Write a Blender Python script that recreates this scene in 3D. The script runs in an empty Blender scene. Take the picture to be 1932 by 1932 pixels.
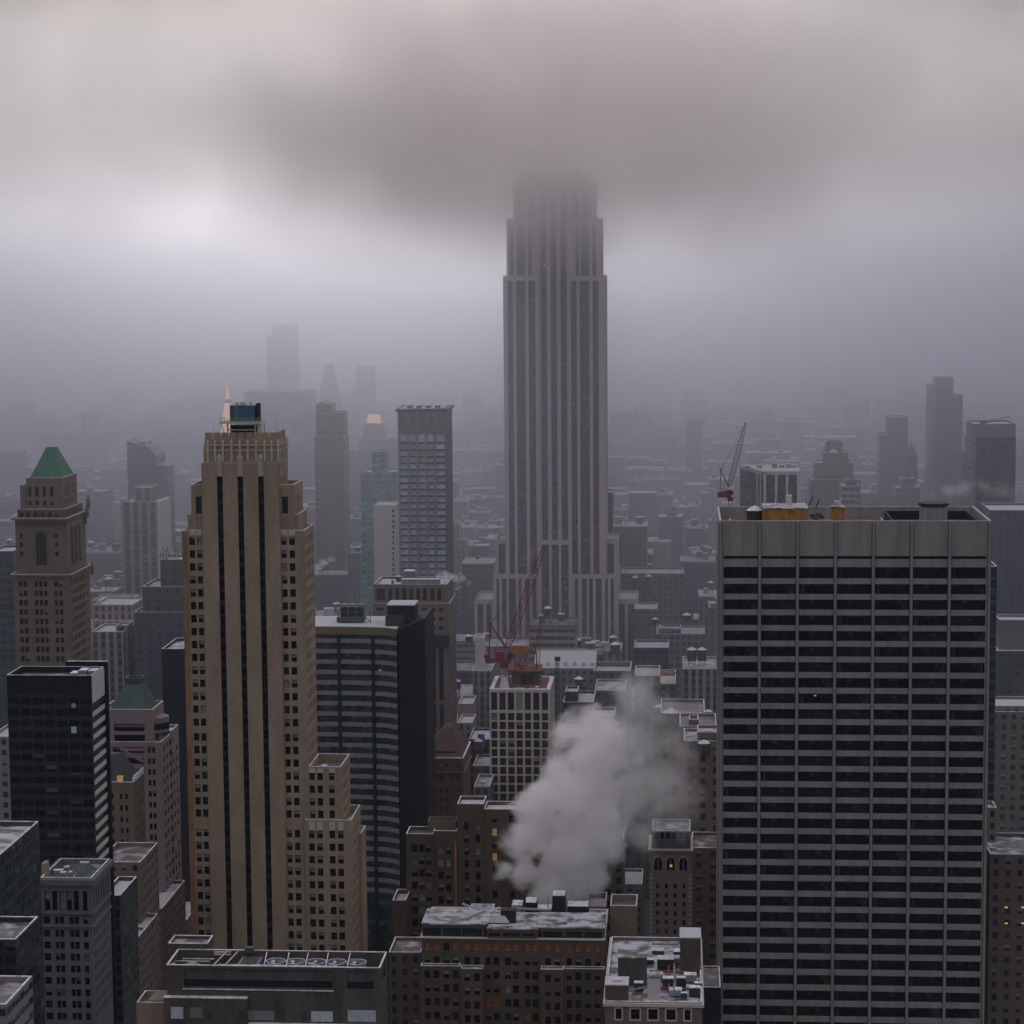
import bpy, math, random
import numpy as np
from mathutils import Vector, Matrix

# ------------------------------------------------------------------ camera
sc = bpy.context.scene
col = sc.collection
F = 4300.0          # focal length in units of a 1932 px wide frame
CZ = 260.0          # height of the viewing terrace
a_ = Vector((317, -466, F)).normalized()                      # street axis (south) seen by the camera
b_ = Vector((320 / F, (F + 23.6) / 466, 1.0)).normalized()    # straight down
b_ = (b_ - a_ * b_.dot(a_)).normalized()
c_ = b_.cross(a_)                                             # west

def P(px, py, Y):
    "point of the depth plane Y seen at frame position px, py"
    r = Vector((px - 966, py - 966, F))
    s = Y / r.dot(a_)
    return Vector((r.dot(c_) * s, Y, CZ - r.dot(b_) * s))

def proj(x, y, z):
    v = c_ * x + a_ * y + b_ * (CZ - z)
    return 966 + v.x / v.z * F, 966 + v.y / v.z * F

def dirv(px, py):
    r = Vector((px - 966, py - 966, F)).normalized()
    return Vector((r.dot(c_), r.dot(a_), -r.dot(b_)))

cam = bpy.data.objects.new('camera', bpy.data.cameras.new('camera'))
col.objects.link(cam)
cam.data.sensor_width = 36
cam.data.lens = 36 * F / 1932
cam.data.clip_start = 1
cam.data.clip_end = 30000
R_ = Vector((c_.x, a_.x, -b_.x)); D_ = Vector((c_.y, a_.y, -b_.y)); F_ = Vector((c_.z, a_.z, -b_.z))
m_ = Matrix((R_, -D_, -F_)).transposed().to_4x4()
m_.translation = (0, 0, CZ)
cam.matrix_world = m_
sc.camera = cam

# ------------------------------------------------------------------ node helper
class NT:
    def __init__(s, tree):
        s.t = tree; tree.nodes.clear()
    def n(s, kind, ins=None, **props):
        nd = s.t.nodes.new(kind)
        for k, v in props.items(): setattr(nd, k, v)
        for k, v in (ins or {}).items():
            so = nd.inputs[k]
            if isinstance(v, bpy.types.NodeSocket): s.t.links.new(v, so)
            else: so.default_value = v
        return nd
    def m(s, op, a, b=None, c=None, clamp=False):
        nd = s.t.nodes.new('ShaderNodeMath'); nd.operation = op; nd.use_clamp = clamp
        for i, v in enumerate((a, b, c)):
            if v is None: continue
            if isinstance(v, bpy.types.NodeSocket): s.t.links.new(v, nd.inputs[i])
            else: nd.inputs[i].default_value = v
        return nd.outputs[0]
    def mixc(s, f, a, b, mode='MIX'):
        nd = s.t.nodes.new('ShaderNodeMix'); nd.data_type = 'RGBA'; nd.blend_type = mode
        for i, v in ((0, f), (6, a), (7, b)):
            if isinstance(v, bpy.types.NodeSocket): s.t.links.new(v, nd.inputs[i])
            else: nd.inputs[i].default_value = (*v, 1) if isinstance(v, tuple) and len(v) == 3 else v
        return nd.outputs[2]

# ------------------------------------------------------------------ sky (overcast), sun behind the clouds
SUN_PX = (730, 455)
sun_dir = dirv(*SUN_PX)
w = bpy.data.worlds.new('World'); sc.world = w; w.use_nodes = True
k = NT(w.node_tree)
tc = k.n('ShaderNodeTexCoord').outputs['Generated']
elev = math.asin(sun_dir.z); azim = math.atan2(sun_dir.x, sun_dir.y)
sky = k.n('ShaderNodeTexSky', sky_type='NISHITA', sun_disc=False, sun_elevation=elev, sun_rotation=azim, altitude=0, air_density=1.0, dust_density=6.0, ozone_density=1.0)
glow = dirv(740, 430)
dp = k.n('ShaderNodeVectorMath', {0: tc, 1: glow}, operation='DOT_PRODUCT').outputs['Value']
wide = k.n('ShaderNodeMapRange', {0: dp, 1: -.2, 2: 1, 3: 0, 4: 1}, interpolation_type='SMOOTHSTEP').outputs[0]
tight = k.m('POWER', 2.718, k.m('MULTIPLY', k.m('SUBTRACT', dp, 1.0), 120.0))
zen = k.n('ShaderNodeMapRange', {0: k.n('ShaderNodeSeparateXYZ', {0: tc}).outputs[2], 1: .08, 2: .75, 3: 0, 4: 1}, interpolation_type='SMOOTHSTEP').outputs[0]
nz = k.n('ShaderNodeTexNoise', {'Vector': tc, 'Scale': 9.0, 'Detail': 3.0, 'Roughness': .5}).outputs[0]
SKY_BASE, SKY_WIDE, SKY_MID, SKY_TIGHT, SKY_ZEN = .125, .02, .04, .05, .72
mid = k.n('ShaderNodeMapRange', {0: dp, 1: .93, 2: 1, 3: 0, 4: 1}, interpolation_type='SMOOTHSTEP').outputs[0]
lum = k.m('ADD', k.m('MULTIPLY_ADD', mid, SKY_MID, SKY_BASE), k.m('ADD', k.m('MULTIPLY', wide, SKY_WIDE), k.m('MULTIPLY', tight, SKY_TIGHT)))
lum = k.m('MULTIPLY', lum, k.m('MULTIPLY_ADD', nz, .5, .75))
lum = k.m('ADD', lum, k.m('MULTIPLY', zen, SKY_ZEN))
cloud = k.n('ShaderNodeVectorMath', {0: k.mixc(zen, k.mixc(wide, (.70, .80, 1.0), (1.0, .935, .95)), (.98, .93, .97)), 'Scale': lum}, operation='SCALE').outputs[0]
skyd = k.n('ShaderNodeVectorMath', {0: sky.outputs[0], 'Scale': .001}, operation='SCALE').outputs[0]
tot = k.n('ShaderNodeVectorMath', {0: skyd, 1: cloud}, operation='ADD').outputs[0]
bg = k.n('ShaderNodeBackground', {0: tot, 1: 1.0})
k.n('ShaderNodeOutputWorld', {0: bg.outputs[0]})
sun = bpy.data.objects.new('sun', bpy.data.lights.new('sun', 'SUN'))
col.objects.link(sun)
sun.data.energy = 1.05; sun.data.angle = math.radians(14); sun.data.color = (1, .93, .86)
sun.rotation_euler = sun_dir.to_track_quat('Z', 'Y').to_euler()
vs = sc.view_settings
vs.view_transform = 'Standard'; vs.look = 'None'; vs.gamma = 1; vs.exposure = 0.0; vs.use_curve_mapping = False
cy = sc.cycles
cy.volume_bounces = 12; cy.max_bounces = 12; cy.diffuse_bounces = 3; cy.glossy_bounces = 2; cy.transparent_max_bounces = 12
cy.use_denoising = True; cy.use_adaptive_sampling = True; cy.adaptive_threshold = .015
cy.volume_step_rate = 1.0; cy.volume_max_steps = 256; cy.sample_clamp_indirect = 4
rnd = random.Random(7)

# ------------------------------------------------------------------ materials
MATS = {}
def mat_plain(name, c, rough=.85, var=.25, scale=.12, streak=3.0, c2=None, spec=.3, metal=0.0, tint=.0, fine=1.2):
    "weathered surface: broad mottling, vertical streaks and a fine grain in the object's own space"
    m = bpy.data.materials.new(name); m.use_nodes = True; k = NT(m.node_tree)
    tc = k.n('ShaderNodeTexCoord').outputs['Object']
    mp = k.n('ShaderNodeMapping', {0: tc, 3: (1, 1, 1 / streak)}).outputs[0]
    n1 = k.n('ShaderNodeTexNoise', {'Vector': mp, 'Scale': scale, 'Detail': 5.0, 'Roughness': .6}).outputs[0]
    n2 = k.n('ShaderNodeTexNoise', {'Vector': mp, 'Scale': fine, 'Detail': 2.0}).outputs[0]
    n = k.m('ADD', k.m('MULTIPLY', n1, .7), k.m('MULTIPLY', n2, .3))
    f = k.n('ShaderNodeMapRange', {0: n, 1: .36, 2: .64, 3: 0, 4: 1}).outputs[0]
    c2 = c2 or tuple(x * (1 - var) for x in c)
    base = k.mixc(f, c2, c)
    if tint:
        oi = k.n('ShaderNodeObjectInfo').outputs['Random']
        v = k.m('MULTIPLY_ADD', oi, 2 * tint, 1 - tint)
        base = k.n('ShaderNodeVectorMath', {0: base, 'Scale': v}, operation='SCALE').outputs[0]
    bs = k.n('ShaderNodeBsdfPrincipled', {'Base Color': base, 'Roughness': rough, 'Metallic': metal, 'Specular IOR Level': spec})
    k.n('ShaderNodeOutputMaterial', {0: bs.outputs[0]})
    MATS[name] = m; return m

def mat_snow(name, cover, snow=(.46, .47, .52), under=(.07, .068, .075), scale=.3):
    "snow lying in patches over a wet dark roof; cover 0..1"
    m = bpy.data.materials.new(name); m.use_nodes = True; k = NT(m.node_tree)
    tc = k.n('ShaderNodeTexCoord').outputs['Object']
    oi = k.n('ShaderNodeObjectInfo').outputs['Random']
    off = k.n('ShaderNodeVectorMath', {0: tc, 1: k.n('ShaderNodeCombineXYZ', {0: k.m('MULTIPLY', oi, 90.0)}).outputs[0]}, operation='ADD').outputs[0]
    n1 = k.n('ShaderNodeTexNoise', {'Vector': off, 'Scale': scale, 'Detail': 6.0, 'Roughness': .62}).outputs[0]
    f = k.n('ShaderNodeMapRange', {0: n1, 1: .61 - cover * .4, 2: .77 - cover * .4, 3: 0, 4: 1}).outputs[0]
    n2 = k.n('ShaderNodeTexNoise', {'Vector': off, 'Scale': .8, 'Detail': 3.0}).outputs[0]
    sn = k.mixc(n2, tuple(x * .8 for x in snow), snow)
    base = k.mixc(f, under, sn)
    bs = k.n('ShaderNodeBsdfPrincipled', {'Base Color': base, 'Roughness': k.m('MULTIPLY_ADD', f, .45, .4), 'Specular IOR Level': .3})
    k.n('ShaderNodeOutputMaterial', {0: bs.outputs[0]})
    MATS[name] = m; return m

def mat_facade(name, wall, wall2, glass=(.02, .025, .035), pale=(.16, .18, .2), fx=.5, fz=.55, pale_p=.25, spandrel=None, sf=.3, rough=.8, tint=.2, mull=0):
    "wall with windows laid out in facade cells (UV = window bay, storey)"
    m = bpy.data.materials.new(name); m.use_nodes = True; k = NT(m.node_tree)
    uv = k.n('ShaderNodeTexCoord').outputs['UV']
    obj = k.n('ShaderNodeTexCoord').outputs['Object']
    s = k.n('ShaderNodeSeparateXYZ', {0: uv}).outputs
    fu = k.m('FRACT', s[0]); fv = k.m('FRACT', s[1])
    du = k.m('ABSOLUTE', k.m('SUBTRACT', fu, .5)); dv = k.m('ABSOLUTE', k.m('SUBTRACT', fv, .5))
    mu = k.m('LESS_THAN', du, fx / 2); mv = k.m('LESS_THAN', dv, fz / 2)
    if mull:
        mu = k.m('MULTIPLY', mu, k.m('GREATER_THAN', du, mull))
    mask = k.m('MULTIPLY', mu, mv)
    oi = k.n('ShaderNodeObjectInfo').outputs['Random']
    cell = k.n('ShaderNodeCombineXYZ', {0: k.m('FLOOR', s[0]), 1: k.m('FLOOR', s[1]), 2: k.m('MULTIPLY', oi, 50.0)}).outputs[0]
    wn = k.n('ShaderNodeTexWhiteNoise', {0: cell}, noise_dimensions='3D').outputs[0]
    isp = k.m('LESS_THAN', wn, pale_p)
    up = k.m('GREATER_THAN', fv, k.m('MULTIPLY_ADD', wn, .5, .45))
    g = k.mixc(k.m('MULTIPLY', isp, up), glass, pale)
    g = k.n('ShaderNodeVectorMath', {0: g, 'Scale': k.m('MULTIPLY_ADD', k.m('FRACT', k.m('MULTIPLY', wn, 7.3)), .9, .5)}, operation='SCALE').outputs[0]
    n1 = k.n('ShaderNodeTexNoise', {'Vector': k.n('ShaderNodeMapping', {0: obj, 3: (1, 1, .35)}).outputs[0], 'Scale': .12, 'Detail': 4.0}).outputs[0]
    wcol = k.mixc(oi, wall, wall2)
    wcol = k.n('ShaderNodeVectorMath', {0: wcol, 'Scale': k.m('MULTIPLY_ADD', n1, .7, .65)}, operation='SCALE').outputs[0]
    if tint:
        v = k.m('MULTIPLY_ADD', k.m('FRACT', k.m('MULTIPLY', oi, 13.7)), 2 * tint, 1 - tint)
        wcol = k.n('ShaderNodeVectorMath', {0: wcol, 'Scale': v}, operation='SCALE').outputs[0]
    if spandrel:
        wcol = k.mixc(mu, wcol, spandrel)
    base = k.mixc(mask, wcol, g)
    bs = k.n('ShaderNodeBsdfPrincipled', {'Base Color': base, 'Roughness': k.m('MULTIPLY_ADD', mask, .15 - rough, rough), 'Specular IOR Level': .4})
    k.n('ShaderNodeOutputMaterial', {0: bs.outputs[0]})
    MATS[name] = m; return m

def mat_glow(name, c, e):
    m = bpy.data.materials.new(name); m.use_nodes = True; k = NT(m.node_tree)
    bs = k.n('ShaderNodeBsdfPrincipled', {'Base Color': (*c, 1), 'Roughness': .5, 'Emission Color': (*c, 1), 'Emission Strength': e})
    k.n('ShaderNodeOutputMaterial', {0: bs.outputs[0]})
    MATS[name] = m; return m

mat_plain('dark_tan', (.11, .085, .065), var=.35, scale=.16, fine=2.2)
mat_plain('tan_brick', (.33, .255, .185), var=.35, scale=.16, fine=2.2)
mat_plain('lit_edge_brick', (.30, .17, .09), var=.45, scale=.25)  # brick tinted orange to carry the glow of a lit edge
mat_plain('pale_trim', (.50, .43, .36), var=.25, scale=.5)
mat_plain('travertine', (.27, .25, .245), var=.3, scale=.35, streak=10, fine=1.6)
mat_plain('travertine_pier', (.24, .228, .23), var=.18, scale=.3, streak=8)
mat_plain('joint', (.05, .05, .055), var=.1)
mat_plain('brown_stone', (.17, .13, .105), var=.25, scale=.15)
mat_plain('red_brick', (.13, .08, .068), var=.3, scale=.2)
mat_plain('grey_stone', (.14, .135, .145), var=.2, scale=.15)
mat_plain('limestone', (.52, .46, .42), var=.14, scale=.1, streak=6)
mat_plain('pink_stone', (.24, .20, .205), var=.15, scale=.12)
mat_plain('concrete', (.10, .085, .075), var=.5, scale=.35, streak=5)
mat_plain('dark_metal', (.035, .04, .05), rough=.5, var=.3, spec=.5)
mat_plain('dark_wall', (.014, .017, .028), rough=.6, var=.3, spec=.2)
mat_plain('slate_roof', (.035, .045, .05), rough=.6, var=.4, scale=.4)
mat_plain('white_panel', (.52, .48, .47), var=.12, scale=.3)
mat_plain('orange_brick', (.42, .21, .055), var=.55, scale=.5, streak=1.5)
mat_plain('green_copper', (.035, .16, .10), rough=.6, var=.35, scale=.25, streak=6)
mat_plain('verdigris', (.065, .10, .10), rough=.6, var=.3, scale=.3, streak=6)
mat_plain('steel_blue', (.06, .13, .19), rough=.5, var=.3, scale=.4)
mat_plain('cream_paint', (.42, .42, .30), var=.2)
mat_plain('pale_steel', (.5, .5, .5), rough=.6, var=.2)
mat_plain('galvanised', (.24, .26, .27), rough=.5, var=.3, scale=.6, tint=.2)
mat_plain('red_paint', (.20, .02, .028), rough=.6, var=.25)
mat_plain('red_roof', (.085, .042, .042), rough=.7, var=.4, scale=.4)
mat_plain('rust_deck', (.22, .085, .07), var=.5, scale=.5)
mat_plain('wood_tank', (.07, .055, .05), var=.35, scale=1.0, streak=4, tint=.3)
mat_plain('asphalt', (.05, .05, .055), var=.3, scale=.05, streak=1)
mat_plain('foliage', (.03, .05, .03), var=.4, scale=1.0)
mat_plain('tarp', (.05, .3, .2), var=.2)
mat_plain('canvas', (.5, .48, .5), var=.3, scale=.5)
mat_plain('blue_plastic', (.03, .15, .45), var=.1)
mat_plain('yellow_paint', (.55, .4, .08), var=.2)
mat_plain('black_steel', (.02, .02, .025), rough=.6, var=.2)
mat_snow('snow_full', 1.0); mat_snow('snow_most', .8); mat_snow('snow_half', .55); mat_snow('snow_thin', .3)
mat_snow('snow_grey', .75, snow=(.42, .41, .44), under=(.2, .19, .2), scale=.1)
mat_snow('roof_wet', .28, snow=(.35, .34, .36), under=(.10, .09, .09), scale=.25)
mat_plain('snow_cap', (.74, .75, .80), var=.3, scale=.6, streak=1, c2=(.34, .34, .38))
mat_plain('glass_dark', (.003, .005, .012), rough=.15, var=.3, spec=.22, scale=.3)
mat_plain('glass_teal', (.008, .035, .042), rough=.15, var=.5, spec=.3, scale=.4, tint=.3)
mat_plain('glass_blue', (.60, .72, .92), rough=.25, var=.35, spec=.5, scale=.3, tint=.2)
mat_plain('curtain', (.45, .5, .55), rough=.8, var=.3, scale=1.5, tint=.2)
mat_plain('blind', (.22, .23, .23), rough=.8, var=.2, tint=.4)
mat_plain('frame_paint', (.025, .025, .025), rough=.6, var=.2)
mat_glow('lamp_warm', (1.0, .5, .1), .5)
mat_glow('lit_room', (.7, .38, .14), .14)
mat_plain('glass_mid', (.008, .012, .019), rough=.2, var=.5, spec=.25, scale=.5, tint=.4)
mat_plain('dim_blind', (.022, .025, .032), rough=.8, var=.3, tint=.4)
mat_glow('lit_dim', (.3, .1, .035), .02)
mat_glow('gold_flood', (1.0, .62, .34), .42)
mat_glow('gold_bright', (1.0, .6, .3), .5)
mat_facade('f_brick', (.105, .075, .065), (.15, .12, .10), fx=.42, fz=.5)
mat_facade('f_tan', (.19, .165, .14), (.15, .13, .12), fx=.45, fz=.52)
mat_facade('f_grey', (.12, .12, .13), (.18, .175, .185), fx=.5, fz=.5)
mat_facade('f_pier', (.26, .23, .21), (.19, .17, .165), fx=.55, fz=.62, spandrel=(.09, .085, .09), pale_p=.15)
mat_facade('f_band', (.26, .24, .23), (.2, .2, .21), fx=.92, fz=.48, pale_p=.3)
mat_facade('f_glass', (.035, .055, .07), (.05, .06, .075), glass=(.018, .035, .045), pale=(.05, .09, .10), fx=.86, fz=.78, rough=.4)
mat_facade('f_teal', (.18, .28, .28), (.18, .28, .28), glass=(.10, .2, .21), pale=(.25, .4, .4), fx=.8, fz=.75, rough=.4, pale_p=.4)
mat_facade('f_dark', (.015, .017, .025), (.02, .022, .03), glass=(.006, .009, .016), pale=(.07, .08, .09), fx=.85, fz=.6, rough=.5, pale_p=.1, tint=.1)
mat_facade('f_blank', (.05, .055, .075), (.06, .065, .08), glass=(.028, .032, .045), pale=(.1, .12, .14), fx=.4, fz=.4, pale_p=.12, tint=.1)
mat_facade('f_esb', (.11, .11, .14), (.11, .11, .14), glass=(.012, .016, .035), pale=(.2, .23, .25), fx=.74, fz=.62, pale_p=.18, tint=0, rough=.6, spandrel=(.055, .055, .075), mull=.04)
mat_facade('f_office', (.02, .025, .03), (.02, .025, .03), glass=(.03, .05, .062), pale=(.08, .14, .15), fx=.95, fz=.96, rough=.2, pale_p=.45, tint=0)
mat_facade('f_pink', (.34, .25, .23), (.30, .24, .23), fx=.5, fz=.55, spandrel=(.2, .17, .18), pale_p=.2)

# ------------------------------------------------------------------ mesh helper
class MB:
    def __init__(s):
        s.v = []; s.ix = {}; s.f = []; s.uv = []; s.mi = []
    def vid(s, p):
        key = (round(p[0], 3), round(p[1], 3), round(p[2], 3))
        if key not in s.ix:
            s.ix[key] = len(s.v); s.v.append(tuple(p))
        return s.ix[key]
    def face(s, pts, mi=0, uv=None):
        ids = [s.vid(p) for p in pts]
        if len(set(ids)) < 3: return
        if uv is None:
            p0, p1, p2 = Vector(pts[0]), Vector(pts[1]), Vector(pts[2])
            n = (p1 - p0).cross(p2 - p0)
            if abs(n.z) > abs(n.x) and abs(n.z) > abs(n.y): uv = [(p[0] / 3, p[1] / 3) for p in pts]
            elif abs(n.x) > abs(n.y): uv = [(p[1] / 3, p[2] / 3.5) for p in pts]
            else: uv = [(p[0] / 3, p[2] / 3.5) for p in pts]
        if len(set(ids)) < len(ids):
            keep = [i for i in range(len(ids)) if ids[i] != ids[i - 1]]
            ids = [ids[i] for i in keep]; uv = [uv[i] for i in keep]
        s.f.append(ids); s.uv.append(uv); s.mi.append(mi)
    def box(s, x0, x1, y0, y1, z0, z1, mi=0, cell=None):
        "cell = (bay width, storey) lays facade cells on the walls; storeys count from the top"
        if x0 > x1: x0, x1 = x1, x0
        if y0 > y1: y0, y1 = y1, y0
        cw, ch = cell or (3.0, 3.5)
        def q(pts, u0, u1):
            n = max(1, round(abs(u1 - u0) / cw)); nv = (z1 - z0) / ch
            s.face(pts, mi, [(0, 1000 - nv), (n, 1000 - nv), (n, 1000), (0, 1000)])
        q([(x0, y0, z0), (x1, y0, z0), (x1, y0, z1), (x0, y0, z1)], x0, x1)
        q([(x1, y0, z0), (x1, y1, z0), (x1, y1, z1), (x1, y0, z1)], y0, y1)
        q([(x1, y1, z0), (x0, y1, z0), (x0, y1, z1), (x1, y1, z1)], x0, x1)
        q([(x0, y1, z0), (x0, y0, z0), (x0, y0, z1), (x0, y1, z1)], y0, y1)
        flat = [(.5 * 0, 0)] * 4
        s.face([(x0, y0, z1), (x1, y0, z1), (x1, y1, z1), (x0, y1, z1)], mi, flat)
        s.face([(x0, y1, z0), (x1, y1, z0), (x1, y0, z0), (x0, y0, z0)], mi, flat)
    def prism(s, poly, z0, z1, mi=0, cell=(3, 3.5), top=None):
        "poly counter-clockwise from above; top = per-corner heights"
        n = len(poly); t = top or [z1] * n
        for i in range(n):
            (xa, ya), (xb, yb) = poly[i], poly[(i + 1) % n]
            L = math.hypot(xb - xa, yb - ya); nu = max(1, round(L / cell[0]))
            za, zb = t[i], t[(i + 1) % n]; zm = max(t)
            s.face([(xa, ya, z0), (xb, yb, z0), (xb, yb, zb), (xa, ya, za)], mi,
                   [(0, 1000 - (zm - z0) / cell[1]), (nu, 1000 - (zm - z0) / cell[1]), (nu, 1000 - (zm - zb) / cell[1]), (0, 1000 - (zm - za) / cell[1])])
        s.face([(x, y, t[i]) for i, (x, y) in enumerate(poly)], mi, [(0, 0)] * n)
        s.face([(x, y, z0) for x, y in reversed(poly)], mi, [(0, 0)] * n)
    def ring(s, x0, x1, y0, y1, t, z0, z1, mi=0):
        "rectangular ring, wall thickness t"
        O = [(x0, y0), (x1, y0), (x1, y1), (x0, y1)]; I = [(x0 + t, y0 + t), (x1 - t, y0 + t), (x1 - t, y1 - t), (x0 + t, y1 - t)]
        for i in range(4):
            j = (i + 1) % 4
            s.face([(*O[i], z0), (*O[j], z0), (*O[j], z1), (*O[i], z1)], mi)
            s.face([(*I[j], z0), (*I[i], z0), (*I[i], z1), (*I[j], z1)], mi)
            s.face([(*O[i], z1), (*O[j], z1), (*I[j], z1), (*I[i], z1)], mi)
            s.face([(*O[j], z0), (*O[i], z0), (*I[i], z0), (*I[j], z0)], mi)
    def bar(s, p, q, r, mi=0, n=4, r2=None):
        p, q = Vector(p), Vector(q); d = (q - p)
        if d.length < 1e-6: return
        d.normalize(); up = Vector((0, 0, 1)) if abs(d.z) < .95 else Vector((1, 0, 0))
        u = d.cross(up).normalized(); v = d.cross(u).normalized(); r2 = r if r2 is None else r2
        A = [p + (u * math.cos(2 * math.pi * (i + .5) / n) + v * math.sin(2 * math.pi * (i + .5) / n)) * r for i in range(n)]
        Bq = [q + (u * math.cos(2 * math.pi * (i + .5) / n) + v * math.sin(2 * math.pi * (i + .5) / n)) * r2 for i in range(n)]
        for i in range(n):
            j = (i + 1) % n
            s.face([A[i], A[j], Bq[j], Bq[i]], mi)
        s.face(list(reversed(A)), mi); s.face(Bq, mi)
    def cyl(s, x, y, z0, z1, r, n=16, mi=0, r2=None, cap=True):
        r2 = r if r2 is None else r2
        A = [(x + r * math.cos(2 * math.pi * i / n), y + r * math.sin(2 * math.pi * i / n), z0) for i in range(n)]
        Bq = [(x + r2 * math.cos(2 * math.pi * i / n), y + r2 * math.sin(2 * math.pi * i / n), z1) for i in range(n)]
        for i in range(n):
            j = (i + 1) % n
            s.face([A[i], A[j], Bq[j], Bq[i]] if r2 > 1e-3 else [A[i], A[j], (x, y, z1)], mi)
        if cap:
            s.face(list(reversed(A)), mi)
            if r2 > 1e-3: s.face(Bq, mi)
    def frustum(s, x0, x1, y0, y1, z0, X0, X1, Y0, Y1, z1, mi=0):
        O = [(x0, y0), (x1, y0), (x1, y1), (x0, y1)]; I = [(X0, Y0), (X1, Y0), (X1, Y1), (X0, Y1)]
        for i in range(4):
            j = (i + 1) % 4
            s.face([(*O[i], z0), (*O[j], z0), (*I[j], z1), (*I[i], z1)], mi)
        s.face([(*p, z1) for p in I], mi); s.face([(*p, z0) for p in reversed(O)], mi)
    def build(s, name, mats, parent=None, origin=None):
        o3 = origin if origin is not None else (parent.location if parent else Vector((0, 0, 0)))
        pp = parent
        if parent is not None and parent.parent is not None and origin is None: o3 = parent.parent.location + parent.location
        me = bpy.data.meshes.new(name)
        me.from_pydata([(v[0] - o3[0], v[1] - o3[1], v[2] - o3[2]) for v in s.v], [], s.f)
        for m in (mats if isinstance(mats, (list, tuple)) else [mats]): me.materials.append(MATS[m])
        ul = me.uv_layers.new(name='UVMap')
        flat = [c for uv in s.uv for p in uv for c in p]
        ul.data.foreach_set('uv', flat)
        me.polygons.foreach_set('material_index', s.mi)
        me.update()
        o = bpy.data.objects.new(name, me); col.objects.link(o)
        if parent is not None: o.parent = parent
        else: o.location = o3
        return o

def thing(name, label, cat, loc, group=None):
    o = bpy.data.objects.new(name, None); col.objects.link(o); o.location = loc
    o['label'] = label; o['category'] = cat
    if group: o['group'] = group
    return o
def tag(o, label, cat, group=None, kind=None):
    if label: o['label'] = label
    if cat: o['category'] = cat
    if group: o['group'] = group
    if kind: o['kind'] = kind
    return o
def struct(name, mb, m):
    o = mb.build(name, m); o['kind'] = 'structure'; return o

# ------------------------------------------------------------------ coverage map: which distant blocks can be seen at all
COV = []     # (x0,x1,ytop,Y) screen rectangles of everything large
def cover(x0, x1, y0, y1, z1):
    ps = [proj(x, y, z1) for x in (x0, x1) for y in (y0, y1)]
    COV.append((min(p[0] for p in ps), max(p[0] for p in ps), min(proj(x0, y0, z1)[1], proj(x1, y0, z1)[1]), y0))

# ------------------------------------------------------------------ windows
WM = {}
def window_mesh(wd, ht, kind):
    key = (round(wd, 1), round(ht, 1), kind)
    if key in WM: return WM[key]
    wd, ht = key[0], key[1]
    mb = MB(); t = min(.09, wd * .09)
    x0, x1 = -wd / 2, wd / 2
    g = {'dark': 'glass_dark', 'blind': 'glass_dark', 'full': 'blind', 'teal': 'glass_teal', 'lit': 'lit_room', 'dim': 'lit_dim', 'curtain': 'curtain', 'blue': 'glass_blue', 'band': 'glass_dark', 'bandb': 'glass_dark', 'bandc': 'glass_mid', 'bandd': 'glass_dark'}[kind]
    cut = {'blind': .55, 'dark': 2}.get(kind, 2)
    def quad(xa, xb, za, zb, y, mi): mb.face([(xa, y, za), (xb, y, za), (xb, y, zb), (xa, y, zb)], mi)
    if kind == 'blind':
        quad(x0, x1, 0, ht * cut, 0, 0); quad(x0, x1, ht * cut, ht, 0, 2)
    else: quad(x0, x1, 0, ht, 0, 0)
    f = -.05
    if kind in ('blue', 'curtain'):
        n = max(2, round(wd / 1.1))
        for i in range(n + 1):
            xx = x0 + wd * i / n
            mb.box(max(x0, xx - .04), min(x1, xx + .04), f, 0, 0, ht, 1)
    elif kind.startswith('band'):
        mb.box(x0, x1, f, 0, 0, .12, 1)
        rq = random.Random(kind)
        for i in range({'band': 1, 'bandb': 3, 'bandc': 2, 'bandd': 4}[kind]):
            a = rq.uniform(x0, x1 - 1.6); hz = rq.choice((.25, .4, .55, 1)); mb.box(a, a + rq.choice((.8, 1.5, 1.5, 2.4)), -.02, -.003, ht * (1 - hz) + .01, ht - .01, 2)
        n = max(2, round(wd / 3.0))
        for i in range(1, n): mb.box(x0 + wd * i / n - .03, x0 + wd * i / n + .03, f, 0, .12, ht, 1)
    else:
        mb.box(x0, x0 + t, f, 0, 0, ht, 1); mb.box(x1 - t, x1, f, 0, 0, ht, 1)
        mb.box(x0 + t, x1 - t, f, 0, ht - t, ht, 1); mb.box(x0 + t, x1 - t, f, 0, 0, t, 1)
        mb.box(x0 + t, x1 - t, f, 0, ht * .5 - t / 2, ht * .5 + t / 2, 1)
    o = mb.build('window', [g, 'frame_paint', 'dim_blind' if kind.startswith('band') else 'blind'])
    me = o.data; bpy.data.objects.remove(o)
    me['pts'] = 0
    WM[key] = me; return me

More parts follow.
